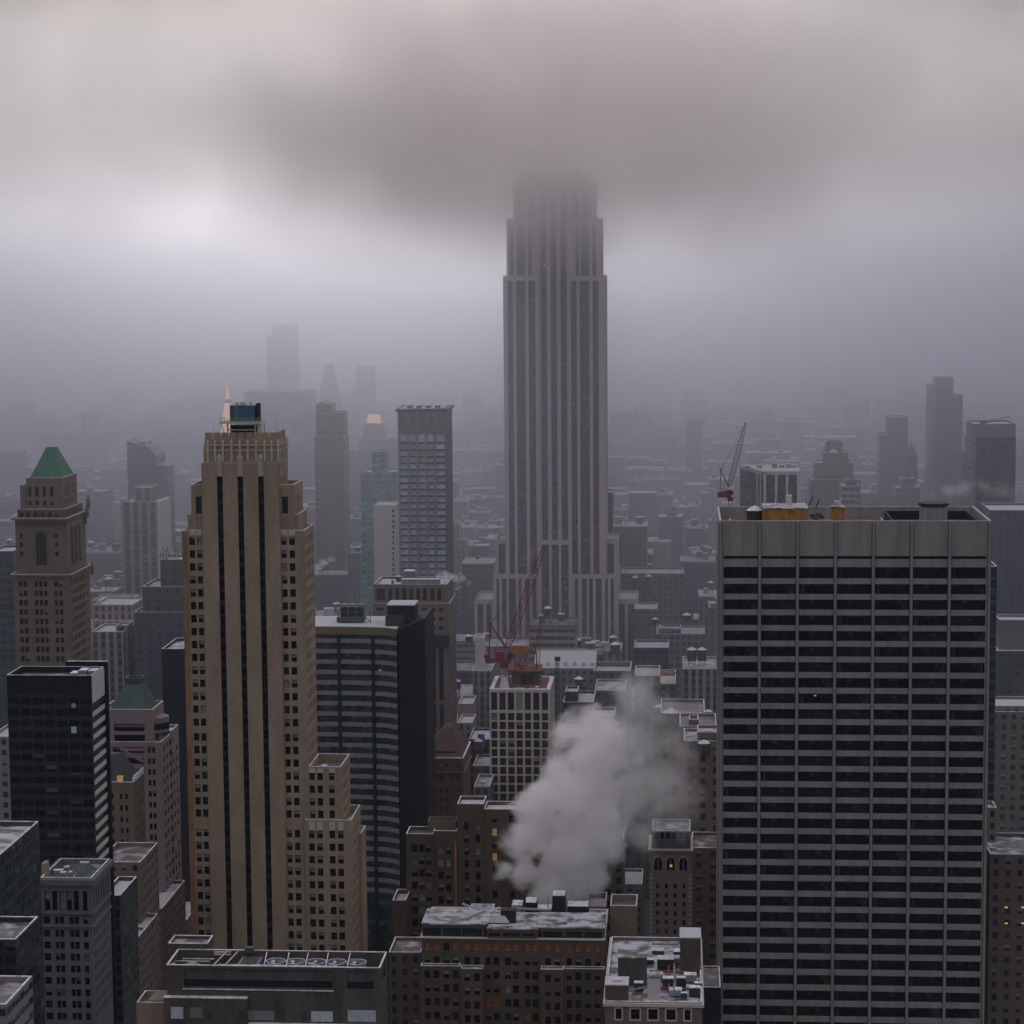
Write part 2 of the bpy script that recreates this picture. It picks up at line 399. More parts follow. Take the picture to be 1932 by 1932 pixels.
ROTZ = {'f': 0.0, 'w': math.pi / 2, 'e': -math.pi / 2}
def put_windows(root, wins, kinds, limit=100, rr=None, name='window'):
    "wins: (x, y, z, side, w, h); the largest on screen become window parts, the rest one stuff part"
    rr = rr or rnd
    def size(wn):
        k_ = 1 if wn[3] == 'f' else .12
        return -wn[4] * wn[5] * k_
    vis = [q for q in wins if -40 < proj(q[0], q[1], q[2])[1] < 1990 and -40 < proj(q[0], q[1], q[2])[0] < 1970]
    vis.sort(key=size)
    keep, rest = vis[:limit], vis[limit:]
    def pick():
        t = rr.random() * sum(w_ for _, w_ in kinds)
        for n_, w_ in kinds:
            t -= w_
            if t <= 0: return n_
        return kinds[0][0]
    for q in keep:
        me = window_mesh(q[4], q[5], q[6] if len(q) > 6 else pick())
        o = bpy.data.objects.new(name, me); col.objects.link(o); o.parent = root
        o.location = Vector((q[0], q[1], q[2])) - root.location; o.rotation_euler.z = ROTZ[q[3]]
    if rest:
        buck = {}
        vs_, fs_, mi_ = [], [], []
        mats = []
        for q in rest:
            me = window_mesh(q[4], q[5], q[6] if len(q) > 6 else pick())
            an = ROTZ[q[3]]; ca, sa = math.cos(an), math.sin(an); base = len(vs_)
            for v in me.vertices:
                x, y, z = v.co
                vs_.append((q[0] - root.location.x + x * ca - y * sa, q[1] - root.location.y + x * sa + y * ca, q[2] - root.location.z + z))
            for p in me.polygons:
                fs_.append([base + i for i in p.vertices])
                m = me.materials[p.material_index]
                if m not in mats: mats.append(m)
                mi_.append(mats.index(m))
        me = bpy.data.meshes.new(name); me.from_pydata(vs_, [], fs_)
        for m in mats: me.materials.append(m)
        me.polygons.foreach_set('material_index', mi_); me.update()
        o = bpy.data.objects.new(name, me); col.objects.link(o); o.parent = root; o['kind'] = 'stuff'

# ------------------------------------------------------------------ walls with real openings
def grid_face(mb, side, x0, x1, y0, y1, z0, z1, cols, rows, d, mi=0, rmi=None):
    """one facade with openings. cols: (u0,u1) in metres along the face from its left edge as seen from outside;
    rows: (z bottom, z top). returns openings (x,y,z,side,w,h)"""
    rmi = mi if rmi is None else rmi
    if side == 'f':   pt = lambda u, z, n: (x0 + u, y0 + n, z); W = x1 - x0
    elif side == 'w': pt = lambda u, z, n: (x1 - n, y0 + u, z); W = y1 - y0
    elif side == 'e': pt = lambda u, z, n: (x0 + n, y1 - u, z); W = y1 - y0
    else:             pt = lambda u, z, n: (x1 - u, y1 - n, z); W = x1 - x0
    cols = [c for c in cols if c[0] > .01 and c[1] < W - .01]
    rows = [(max(r[0], z0 + .02), r[1]) for r in rows if r[1] < z1 - .01 and r[1] > z0 + .1]
    us = sorted({0.0, W} | {round(v, 3) for c in cols for v in c})
    zs = sorted({z0, z1} | {round(v, 3) for r in rows for v in r})
    cs = {round(c[0], 3) for c in cols}; rs = {round(r[0], 3) for r in rows}
    out = []
    for i in range(len(us) - 1):
        for j in range(len(zs) - 1):
            ua, ub, za, zb = us[i], us[i + 1], zs[j], zs[j + 1]
            if ua in cs and za in rs:
                q = lambda *p: mb.face(list(p), rmi)
                q(pt(ua, za, 0), pt(ub, za, 0), pt(ub, za, d), pt(ua, za, d))
                q(pt(ub, zb, 0), pt(ua, zb, 0), pt(ua, zb, d), pt(ub, zb, d))
                q(pt(ua, zb, 0), pt(ua, za, 0), pt(ua, za, d), pt(ua, zb, d))
                q(pt(ub, za, 0), pt(ub, zb, 0), pt(ub, zb, d), pt(ub, za, d))
                c = pt((ua + ub) / 2, za, d)
                out.append((c[0], c[1], c[2], side, ub - ua, zb - za))
            else:
                mb.face([pt(ua, za, 0), pt(ub, za, 0), pt(ub, zb, 0), pt(ua, zb, 0)], mi)
    return out

def block(root, x0, x1, y0, y1, z0, z1, wall, roof='snow_half', fcols=(), scols=(), rows=(), d=.35, ph=1.0, pt_=.4,
          glazing=None, gcell=None, cell=None, cope='snow_cap', name='wall', srows=None):
    "one storey-stack of a building: wall (with openings), roof and snow-dusted coping. returns its openings"
    mb = MB(); wins = []
    if fcols or scols:
        rws = [tuple(r) for r in rows]
        wins += grid_face(mb, 'f', x0, x1, y0, y1, z0, z1, list(fcols), rws, d)
        sr = [tuple(r) for r in (srows if srows is not None else rows)]
        wins += grid_face(mb, 'w', x0, x1, y0, y1, z0, z1, list(scols), sr, d)
        wins += grid_face(mb, 'e', x0, x1, y0, y1, z0, z1, list(scols), sr, d)
        mb.face([(x1, y1, z0), (x0, y1, z0), (x0, y1, z1), (x1, y1, z1)])
    else:
        bx = MB(); bx.box(x0, x1, y0, y1, z0, z1, 0, cell)
        for f, uv in zip(bx.f[:4], bx.uv[:4]): mb.face([bx.v[i] for i in f], 0, uv)
    t = pt_
    if ph > 0:
        O = [(x0, y0), (x1, y0), (x1, y1), (x0, y1)]; I = [(x0 + t, y0 + t), (x1 - t, y0 + t), (x1 - t, y1 - t), (x0 + t, y1 - t)]
        for i in range(4):
            j = (i + 1) % 4
            mb.face([(*O[i], z1), (*O[j], z1), (*I[j], z1), (*I[i], z1)], 0, [(0, 0)] * 4)
            mb.face([(*I[j], z1 - ph), (*I[i], z1 - ph), (*I[i], z1), (*I[j], z1)], 0, [(0, 0)] * 4)
    w_ = mb.build(name, wall, root)
    rm = MB(); rm.face([(x0 + t, y0 + t, z1 - ph), (x1 - t, y0 + t, z1 - ph), (x1 - t, y1 - t, z1 - ph), (x0 + t, y1 - t, z1 - ph)])
    rm.build('roof', roof, root)
    if ph > 0 and cope:
        cm = MB(); cm.ring(x0 + .04, x1 - .04, y0 + .04, y1 - .04, t - .08, z1 + .003, z1 + .14); cm.build('coping', cope, root)
    if glazing:
        gm = MB(); gm.box(x0 + d, x1 - d, y0 + d, y1 - d, z0 + .01, z1 - ph - .05, 0, gcell or (3, 3.5)); gm.build('glazing', glazing, root)
    cover(x0, x1, y0, y1, z1)
    return wins

def px_cols(pairs, py, Y, x0):
    return [(P(a, py, Y).x - x0, P(b, py, Y).x - x0) for a, b in pairs]
def px_rows(tops, h, px, Y):
    return [(P(px, t + h, Y).z, P(px, t, Y).z) for t in tops]
def even(n, W, frac=.5, m=.06):
    p = W * (1 - 2 * m) / n
    return [(W * m + p * (i + .5 - frac / 2), W * m + p * (i + .5 + frac / 2)) for i in range(n)]
def zrows(ztop, pitch, h, n): return [(ztop - i * pitch - h, ztop - i * pitch) for i in range(n)]
def depth(Y, xf, xb): return Y * ((1283 - xf) / (1283 - xb) - 1)
# air settings
HAZE = .00003; FOG_Y = 645; FOG_D = .00068; FOG_G = .87; FOG_C = (.80, .815, .895, 1); FOG2_Y = 1350; FOG2_D = .00042
CL_Z0, CL_Z1, CL_D, CL_NOISE, CL_FAR, CL_G = 248, 338, .036, 80, .24, .69

# ------------------------------------------------------------------ ground
g = MB(); g.face([(-5000, -600, 0), (5000, -600, 0), (5000, 7000, 0), (-5000, 7000, 0)])
struct('ground', g, 'asphalt')
for i, (xa, xb) in enumerate(((-172, -148), (118, 146))):
    g = MB(); g.face([(xa, 300, .004), (xb, 300, .004), (xb, 4000, .004), (xa, 4000, .004)]); struct('avenue', g, 'roof_wet')
g = MB(); g.face([(-144, 300, .15), (-148, 300, .15), (-148, 4000, .15), (-144, 4000, .15)][::-1]); g.face([(-148, 300, 0), (-148, 4000, 0), (-148, 4000, .15), (-148, 300, .15)])
struct('pavement', g, 'snow_half')

def roof_unit(root, x0, x1, y0, y1, z0, z1, m='galvanised', name='roof_unit', snow='snow_cap', legs=False):
    mb = MB(); mb.box(x0, x1, y0, y1, z0 + (.4 if legs else 0), z1)
    n = max(2, int((x1 - x0) / 1.2))
    for i in range(1, n): mb.box(x0 + (x1 - x0) * i / n - .05, x0 + (x1 - x0) * i / n + .05, y0 - .06, y0 - .003, z0 + .5, z1 - .2)
    if legs:
        for xx in (x0 + .2, x1 - .3):
            for yy in (y0 + .2, y1 - .3): mb.box(xx, xx + .12, yy, yy + .12, z0, z0 + .39)
    o = mb.build(name, m, root)
    if snow:
        s = MB(); s.box(x0 + .05, x1 - .05, y0 + .05, y1 - .05, z1 + .003, z1 + .15); s.build('snow', snow, o, origin=root.location)
    return o

TANKS = []
def water_tank(x, y, z, r, h, label, leg=1.5, group=None):
    t = thing('water_tank', label, 'water tank', (x, y, z), group)
    mb = MB(); mb.cyl(x, y, z + leg, z + leg + h, r, 14)
    for i in range(4): mb.cyl(x, y, z + leg + h * (i + .5) / 4, z + leg + h * (i + .5) / 4 + .08, r + .05, 14)
    mb.build('tank', 'wood_tank', t)
    rb = MB(); rb.cyl(x, y, z + leg + h + .003, z + leg + h + r * .62, r * 1.12, 14, r2=.0); rb.build('cone_roof', 'snow_cap', t)
    st = MB(); st.box(x - r, x + r, y - r, y + r, z + leg - .25, z + leg - .003)
    for sx in (-1, 1):
        for sy in (-1, 1): st.box(x + sx * r * .7 - .12, x + sx * r * .7 + .12, y + sy * r * .7 - .12, y + sy * r * .7 + .12, z, z + leg - .25)
    st.bar((x - r * .7, y - r * .7, z), (x + r * .7, y - r * .7, z + leg - .3), .07); st.bar((x + r * .7, y - r * .7, z), (x - r * .7, y - r * .7, z + leg - .3), .07)
    st.build('stand', 'black_steel', t)
    TANKS.append(t); return t

# =================================================================== tall tan art deco tower (left of centre)
Y = 600.0
A = thing('art_deco_tower', 'tall tan brick tower with three dark vertical strips and a stepped crown', 'tower', (P(455, 1000, Y).x, Y + 8, 0))
X = lambda px, py=1100, yy=Y: P(px, py, yy).x
Zp = lambda py, yy=Y, px=455: P(px, py, yy).z
tops = [1014.5 + 24.45 * i for i in range(14)] + [1357, 1385, 1409, 1433, 1457.5, 1482, 1505.6, 1529, 1566, 1590, 1613.7, 1637, 1661, 1685, 1709, 1733, 1757, 1781, 1805, 1829]
rowsA = px_rows(tops, 14.6, 455, Y)
mixA = [('dark', 5), ('blind', 4), ('full', .5), ('teal', .6)]
wins = []
Ys = Y + .7
xl, xr = X(343, 1010), X(573, 1010)
sc_ = [(1.2, 2.6), (4.2, 5.6), (6.6, 8.0), (9.2, 10.6), (12.6, 14.0)]
fl = px_cols([(356.9, 367.4), (371.3, 381.4)], 1015, Ys, xl)
fl = [(fl[0][0], fl[0][1]), (fl[1][0], fl[1][1] - .08)]
fr = px_cols([(530.6, 540.6), (545.6, 556.1)], 1015, Ys, xl)
wins += block(A, xl, xr, Ys, Ys + 16, 0, Zp(1002), 'tan_brick', 'snow_half', fl + fr, sc_, rowsA, d=.4, ph=1.6, cope='snow_cap')
# corner pier: orange edge glow painted into the brick colour
cp = MB(); cp.box(xl - .12, xl + 1.35, Ys - .12, Ys + 2, 0, Zp(1004)); cp.build('corner_pier', 'lit_edge_brick', A)
# setback tiers
w2 = block(A, X(352, 980), X(561, 980), Ys + .6, Ys + 15, Zp(1004) - 2, Zp(972), 'tan_brick', 'snow_half', (), (), (), ph=1.0)
xl2, xr2 = X(359, 940), X(554, 940)
slots = px_cols([(369, 380.4), (531.4, 543)], 940, Ys + .35, xl2)
wins += [q + ('teal',) for q in block(A, xl2, xr2, Ys + .35, Ys + 14, Zp(1004) - 2, Zp(915.7), 'tan_brick', 'snow_half', slots, [(4, 5), (6.2, 7.2), (8.4, 9.4)], px_rows([937.7], 63, 455, Y), d=.5, ph=1.2)]
# central shaft with the three strips
xc0, xc1 = X(382.8, 1015), X(527.8, 1015)
strips = px_cols([(409, 419.6), (447.8, 458.4), (486.6, 497.4)], 900, Y, xc0)
zst = Zp(899)
cb = MB()
sw = grid_face(cb, 'f', xc0, xc1, Y, Y + 14, 0, Zp(874), strips, [(Zp(1900), zst)], .45)
grid_face(cb, 'w', xc0, xc1, Y, Y + 14, 0, Zp(874), [(2.5, 3.4), (5, 5.9), (7.5, 8.4), (10, 10.9)], [(Zp(1000), Zp(900))], .5)
grid_face(cb, 'e', xc0, xc1, Y, Y + 14, 0, Zp(874), [(2.5, 3.4), (5, 5.9), (7.5, 8.4), (10, 10.9)], [(Zp(1000), Zp(900))], .5)
cb.face([(xc0, Y, Zp(874)), (xc1, Y, Zp(874)), (xc1, Y + 14, Zp(874)), (xc0, Y + 14, Zp(874))])
cb.face([(xc1, Y + 14, 0), (xc0, Y + 14, 0), (xc0, Y + 14, Zp(874)), (xc1, Y + 14, Zp(874))])
cb.build('central_shaft', 'tan_brick', A)
cover(xc0, xc1, Y, Y + 14, Zp(874))
for q in sw:
    gm = MB(); gm.box(q[0] - q[4] / 2, q[0] + q[4] / 2, q[1] - .001, q[1] + .1, q[2], q[2] + q[5])
    zz = q[2] + 2
    while zz < q[2] + q[5] - 2:
        gm.box(q[0] - q[4] / 2 + .01, q[0] + q[4] / 2 - .01, q[1] - .08, q[1] - .003, zz, zz + 1.1, 1); zz += 3.42
    gm.build('window_strip', ['glass_dark', 'dark_wall'], A)
gm = MB(); gm.box(xc0 + .6, xc1 - .6, Y + 1.2, Y + 13.4, Zp(1010), Zp(880)); gm.build('glazing', 'glass_dark', A)
# crown
xk0, xk1, zk0, zk1 = X(384, 870), X(525.5, 870), Zp(874), Zp(827)
cr = MB(); D0 = 13.2
for z_a, z_b, e_ in ((zk0, Zp(851), 0), (Zp(851) , Zp(841), .12), (Zp(841), zk1, .3)):
    cr.box(xk0 + e_, xk1 - e_, Y + .25 + e_, Y + D0 - e_, z_a, z_b)
cr.build('crown', 'tan_brick', A)
rb = MB()
for zc in (Zp(874.5), Zp(851), Zp(841.5)):
    rb.box(xk0 - .12, xk1 + .12, Y + .05, Y + .249, zc, zc + .35); rb.box(xk1 + .003, xk1 + .25, Y + .25, Y + D0, zc, zc + .35); rb.box(xk0 - .25, xk0 - .003, Y + .25, Y + D0, zc, zc + .35)
rb.build('crown_band', 'pale_trim', A)
for px in (391.9, 405.6, 420.6, 436.9, 452.4, 467.4, 483.4, 499.4, 512.6, 524.6):
    rb = MB(); x = X(px, 850)
    rb.box(x - .28, x + .28, Y - .15, Y + .24, zk0 + .36, Zp(834)); rb.frustum(x - .28, x + .28, Y - .15, Y + .24, Zp(834), x - .06, x + .06, Y + .1, Y + .24, Zp(829.5))
    rb.build('crown_rib', 'pale_trim', A)
for i in range(4):
    rb = MB(); yy = Y + 1.6 + i * 3.3
    rb.box(xk1 + .003, xk1 + .45, yy, yy + .55, zk0 - 4, Zp(831)); rb.build('crown_rib', 'pale_trim', A)
n = 9; wd = (xk1 - xk0 - .6)
for i in range(n):                                            # merlons of the parapet
    rb = MB(); a0 = xk0 + .3 + wd * i / n
    rb.box(a0 + .12, a0 + wd / n - .12, Y + .56, Y + .95, zk1, zk1 + 1.5); rb.build('merlon', 'tan_brick', A)
for i in range(6):
    rb = MB(); a0 = Y + 1 + (D0 - 1.6) * i / 6
    rb.box(xk1 - .7, xk1 - .31, a0 + .1, a0 + 1.8, zk1, zk1 + 1.5); rb.build('merlon', 'tan_brick', A)
for px in (414.3, 453.1, 492):                                # pointed cartouches over the strips
    rb = MB(); x = X(px, 880); h_ = .72
    rb.box(x - h_, x + h_, Y - .28, Y - .003, zst + .05, Zp(862)); rb.frustum(x - h_, x + h_, Y - .28, Y - .003, Zp(862), x - .15, x + .15, Y - .2, Y - .003, Zp(856.5))
    for i in range(-2, 3): rb.box(x + i * .28 - .05, x + i * .28 + .05, Y - .36, Y - .281, zst + .2, Zp(864))
    rb.build('cartouche', 'pale_trim', A)
for (pa, pb, yt) in ((357, 381.8, 1002), (529, 558, 1002)):   # scalloped relief panels
    for i in range(2):
        rb = MB(); a0 = X(pa + (pb - pa) * i / 2 + 1.2, yt, Ys); a1 = X(pa + (pb - pa) * (i + 1) / 2 - 1.2, yt, Ys)
        rb.box(a0, a1, Ys - .1, Ys - .003, Zp(1011), Zp(1005)); rb.frustum(a0, a1, Ys - .1, Ys - .003, Zp(1005), a0 + .5, a1 - .5, Ys - .1, Ys - .003, Zp(1002.4)); rb.build('relief_panel', 'pale_trim', A)
# rooftop machinery frame and blue tank
zr = Zp(829)
px0, px1 = X(428, 800, Y + 4), X(482, 800, Y + 4)
pf = MB()
zpl = Zp(799, Y + 4)
pf.box(X(416, 799, Y + 4), X(487, 799, Y + 4), Y + 3, Y + 10.5, zpl, zpl + .45)
for xx in (px0, px1 - .3, X(497, 800, Y + 9)):
    for yy in (Y + 4, Y + 9): pf.box(xx, xx + .35, yy, yy + .35, zr - 1, zpl)
pf.box(px0, px1, Y + 4, Y + 4.3, zr + 2.1, zr + 2.4); pf.bar((px0, Y + 4, zr), (px0 - 1.6, Y + 3.5, zpl), .14); pf.bar((px1, Y + 4, zr), (px1 + 1.4, Y + 3.5, zpl), .14)
pf.build('roof_platform', 'cream_paint', A)
cg = MB(); cg.box(px0 + .8, px1 - .5, Y + 4.6, Y + 9.5, zr - 1, zpl - .6); cg.build('machine_room', 'dark_wall', A)
rl = MB(); xa, xb = X(416, 799, Y + 4), X(487, 799, Y + 4)
for zz in (zpl + .9, zpl + 1.45):
    rl.bar((xa, Y + 3, zz), (xb, Y + 3, zz), .05); rl.bar((xb, Y + 3, zz), (xb, Y + 10.5, zz), .05); rl.bar((xa, Y + 3, zz), (xa, Y + 10.5, zz), .05)
for i in range(9): rl.bar((xa + (xb - xa) * i / 8, Y + 3, zpl + .45), (xa + (xb - xa) * i / 8, Y + 3, zpl + 1.5), .05)
rl.build('railing', 'cream_paint', A)
tk = thing('cooling_tank', 'blue steel tank box on the platform crowning the art deco tower', 'tank', (X(456, 799, Y + 5), Y + 7, zpl + .45))
tb = MB(); ta, tb_, zt_ = X(433.5, 780, Y + 5), X(480, 780, Y + 5), Zp(765, Y + 5)
tb.box(ta, tb_, Y + 5, Y + 9.3, zpl + .46, zt_); tb.build('tank_body', 'steel_blue', tk)
for i in range(7):
    q = MB(); xx = ta + (tb_ - ta) * (i + .5) / 7; q.box(xx - .05, xx + .05, Y + 4.88, Y + 4.997, zpl + .5, zt_ - .1); q.build('rib', 'steel_blue', tk)
q = MB(); q.box(tb_ + .003, tb_ + 1.0, Y + 5.6, Y + 7.1, zpl + .46, zt_ - .3); q.box(tb_ + .003, tb_ + 1.0, Y + 7.5, Y + 9.2, zpl + .46, zt_ + .4); q.build('side_duct', 'dark_wall', tk)
q = MB()
for i in range(6): q.bar((ta + 1.5, Y + 4.8, zpl + 1.5 + i * .6), (ta + 2.3, Y + 4.8, zpl + 1.5 + i * .6), .04)
q.bar((ta + 1.5, Y + 4.8, zpl + 1), (ta + 1.5, Y + 4.8, zt_ + .6), .05); q.bar((ta + 2.3, Y + 4.8, zpl + 1), (ta + 2.3, Y + 4.8, zt_ + .6), .05); q.build('ladder', 'cream_paint', tk)
q = MB()
q.bar((ta, Y + 5, zt_ + .7), (tb_, Y + 5, zt_ + .7), .04)
for i in range(7): q.bar((ta + (tb_ - ta) * i / 6, Y + 5, zt_), (ta + (tb_ - ta) * i / 6, Y + 5, zt_ + .75), .04)
for xx in (ta + 1.8, ta + 3, tb_ - 3, tb_ - 1.2): q.cyl(xx, Y + 6.2, zt_, zt_ + .9, .45, 10)
q.build('fan_cowl', 'pale_steel', tk)
for i, (px, yt) in enumerate(((396, 791), (404.5, 801), (414.5, 810), (516, 785), (530, 809))):
    q = MB(); x = X(px, 820); q.bar((x, Y + 5, zr - 1), (x, Y + 5, Zp(yt)), .06, r2=.02); q.build('aerial', 'black_steel', A)
# lower wings on the right
z1447, z1546 = Zp(1447), Zp(1546)
xw0 = xr + .002
rW = [r for r in rowsA if r[1] < z1447 - 1]
c1 = px_cols([(583.6, 593.6), (598.6, 608.8), (620.5, 630.6)], 1460, Ys, xw0)
wins += block(A, xw0, X(642.6, 1447), Ys + .01, Ys + 16.5, 0, z1447, 'tan_brick', 'roof_wet', c1, sc_, rW, d=.4, ph=2.2)
rW2 = [r for r in rowsA if r[1] < z1546 - 1]
c2 = px_cols([(582.6, 593.2), (598.2, 608.8), (621.6, 632.4), (637.4, 648)], 1570, Ys - .6, X(575, 1560, Ys - .6))
wins += block(A, X(575, 1560, Ys - .6), X(662.7, 1546, Ys - .6), Ys - .6, Ys + 17, 0, z1546, 'tan_brick', 'snow_half', c2, sc_, rW2, d=.4, ph=2.4)
block(A, X(640, 1573, 614), X(683, 1573, 614), 613, 622, 0, P(683, 1573, 613).z, 'tan_brick', 'snow_half', ph=1)
for (pa, pb) in ((582.6, 594), (597, 609), (621, 632.5), (637, 648)):
    rb = MB(); rb.box(X(pa, 1550, Ys - .6), X(pb, 1550, Ys - .6), Ys - .72, Ys - .603, Zp(1565), Zp(1549)); rb.build('relief_panel', 'pale_trim', A)
for (pa, pb) in ((583, 594), (598, 609), (620, 631)):
    rb = MB(); rb.box(X(pa, 1450), X(pb, 1450), Ys - .1, Ys + .007, Zp(1458), Zp(1450)); rb.build('relief_panel', 'pale_trim', A)
roof_unit(A, X(612, 1440, 610), X(622, 1440, 610), 604, 606, z1447 - 2.2, z1447 - .6)
put_windows(A, wins, mixA, 100)

# =================================================================== travertine slab office tower (right)
Y = 600.0
G = thing('slab_office_tower', 'broad pale slab office block with seven bays of dark window bands', 'tower', (P(1612, 1000, Y).x, Y + 18, 0))
x0, x1 = P(1356.5, 983, Y).x, P(1871, 983, Y).x; D = 36
zt = P(1612, 983.2, Y).z
pt = [1049, 1070.0] + [1102 + 29.55 * i for i in range(29)]
hh = [6.2, 22] + [19.6] * 29
rowsG = [(P(1612, a + h, Y).z, P(1612, a, Y).z) for a, h in zip(pt, hh)]
cw = px_cols([(1364.4 + 71.9 * i, 1430.2 + 71.9 * i) for i in range(7)], 1150, Y, P(1356.5, 983, Y).x)
colsG = [(cw[0][0] + (x1 - x0 - 0) * 0 + 0, cw[0][1])] + cw[1:]
W = x1 - x0; bay = W / 7.18; m0 = bay * .125
colsG = [(m0 + i * (W - 2 * m0 + bay * .085) / 7, m0 + (i + 1) * (W - 2 * m0 + bay * .085) / 7 - bay * .085) for i in range(7)]
wins = []
mb = MB()
wins += [q + (rnd.choice(('band', 'band', 'bandb', 'bandc', 'bandd')),) for q in grid_face(mb, 'f', x0, x1, Y, Y + D, 0, zt, colsG, rowsG, .7)]
sc3 = even(4, D, .9, .04)
wins += [q + ('band',) for q in grid_face(mb, 'e', x0, x1, Y, Y + D, 0, zt, sc3, rowsG, .5)]
wins += [q + ('band',) for q in grid_face(mb, 'w', x0, x1, Y, Y + D, 0, zt, sc3, rowsG, .5)]
mb.face([(x1, Y + D, 0), (x0, Y + D, 0), (x0, Y + D, zt), (x1, Y + D, zt)])
t = .7; ph = 3.2
O = [(x0, Y), (x1, Y), (x1, Y + D), (x0, Y + D)]; I = [(x0 + t, Y + t), (x1 - t, Y + t), (x1 - t, Y + D - t), (x0 + t, Y + D - t)]
for i in range(4):
    j = (i + 1) % 4
    mb.face([(*O[i], zt), (*O[j], zt), (*I[j], zt), (*I[i], zt)]); mb.face([(*I[j], zt - ph), (*I[i], zt - ph), (*I[i], zt), (*I[j], zt)])
mb.build('wall', 'travertine', G); cover(x0, x1, Y, Y + D, zt)
put_windows(G, wins, [('band', 1)], 100)
edges = [0] + [(colsG[i][1] + colsG[i + 1][0]) / 2 for i in range(6)] + [W]
for i, u in enumerate(edges):
    pw = bay * .045
    pm = MB(); u = min(max(u, pw), W - pw)
    pm.box(x0 + u - pw * .72, x0 + u + pw * .72, Y - .55, Y - .003, 0, zt - .2); pm.build('pier', 'travertine_pier', G)
    for s_ in (-1, 1):
        jm = MB(); xx = x0 + u + s_ * pw * .86; jm.box(xx - .1, xx + .1, Y - .03, Y - .003, 0, zt - .4); jm.build('joint', 'joint', G)
rf = MB(); rf.face([(x0 + t, Y + t, zt - ph), (x1 - t, Y + t, zt - ph), (x1 - t, Y + D - t, zt - ph), (x0 + t, Y + D - t, zt - ph)]); rf.build('roof', 'roof_wet', G)
cm = MB(); cm.ring(x0 + .05, x1 - .05, Y + .05, Y + D - .05, .55, zt + .003, zt + .12); cm.build('coping', 'snow_grey', G)
zroof = zt - ph
GX = lambda px, yy: P(px, 975, yy).x
for (pa, pb, ya, yb, nm, m) in ((1380, 1384, Y + 2, Y + 30, 'kerb', 'pale_steel'), (1524, 1527, Y + 2, Y + 34, 'kerb', 'pale_steel'), (1680, 1684, Y + 2, Y + 34, 'kerb', 'pale_steel')):
    q = MB(); q.box(GX(pa, ya), GX(pa, ya) + .4, ya, yb, zroof + .003, zroof + .5); q.build(nm, m, G)
q = MB(); q.ring(GX(1686, Y + 5), GX(1850, Y + 5), Y + 4, Y + 33, .4, zroof + .003, zroof + 2.4); q.build('screen_wall', 'dark_wall', G)
q = MB(); q.face([(GX(1686, Y + 5) + .5, Y + 4.5, zroof + .05), (GX(1850, Y + 5) - .5, Y + 4.5, zroof + .05), (GX(1850, Y + 5) - .5, Y + 32.5, zroof + .05), (GX(1686, Y + 5) + .5, Y + 32.5, zroof + .05)]); q.build('pit_floor', 'joint', G)
for px in (1400, 1440, 1600, 1640, 1660):
    q = MB(); x = GX(px, Y + 35); q.bar((x, Y + D - .4, zt), (x, Y + D - .4, zt + 1.1), .05); q.build('post', 'black_steel', G)
bk = thing('roof_bulkhead', 'long orange brick bulkhead with a snowy top on the slab tower roof', 'bulkhead', (GX(1480, Y + 6), Y + 8, zroof))
ya = Y + 5
q = MB(); q.box(P(1440.5, 970, ya).x, P(1524, 970, ya).x, ya, ya + 12, zroof, P(1480, 960.5, ya).z); q.build('wall', 'orange_brick', bk)
q = MB(); q.box(P(1439.5, 960, ya).x, P(1525, 960, ya).x, ya - .2, ya + 12.2, P(1480, 960.5, ya).z + .003, P(1480, 958, ya).z); q.build('roof', 'snow_half', bk)
q = MB(); xx = P(1488, 960, ya + 8).x; q.box(xx - .8, xx + .8, ya + 7, ya + 8.6, P(1480, 958, ya).z + .003, P(1480, 958, ya).z + 2.6); q.build('white_box', 'white_panel', bk)
for px, yt in ((1465, 938), (1500, 930), (1521, 905)):
    q = MB(); xx = P(px, 960, ya + 8).x; zb = P(1480, 958, ya).z; q.bar((xx, ya + 8, zb), (xx, ya + 8, P(px, yt, ya + 8).z), .09, r2=.03); q.build('aerial', 'black_steel', bk)
bk = thing('roof_bulkhead', 'small orange brick stair hut with a grey door on the slab tower roof', 'bulkhead', (GX(1581, Y + 8), Y + 9, zroof))
ya = Y + 6
q = MB(); q.box(P(1568.5, 970, ya).x, P(1593, 970, ya).x, ya, ya + 4, zroof, P(1580, 958, ya).z); q.build('wall', 'orange_brick', bk)
q = MB(); q.box(P(1567.5, 970, ya).x, P(1594, 970, ya).x, ya - .2, ya + 4.2, P(1580, 958, ya).z + .003, P(1580, 956, ya).z); q.build('roof', 'snow_half', bk)
q = MB(); q.box(P(1575, 970, ya).x, P(1581, 970, ya).x, ya - .08, ya - .003, zroof, zroof + 2.3); q.build('door', 'verdigris', bk)
q = MB(); q.box(P(1575, 950, ya).x, P(1586, 950, ya).x, ya + 1, ya + 2.6, P(1580, 956, ya).z + .003, P(1580, 945.5, ya + 1).z); q.build('vent_box', 'white_panel', bk)
def drum(name, label, px, py_b, py_t, r_px, Y_, mat_, ztop_m='black_steel'):
    o = thing(name, label, 'cooling tower', (P(px, py_b, Y_).x, Y_, zroof))
    r = r_px * Y_ / F
    q = MB(); c = P(px, py_b, Y_); q.cyl(c.x, Y_, zroof, P(px, py_t, Y_).z, r, 20, r2=r * .94); q.build('body', mat_, o)
    q = MB(); q.cyl(c.x, Y_, P(px, py_t, Y_).z + .003, P(px, py_t, Y_).z + .7, r * 1.05, 20); q.build('rim', ztop_m, o)
drum('cooling_tower', 'round grey cooling tower steaming at the right end of the slab roof', 1761, 973, 953, 27, Y + 18, 'galvanised')
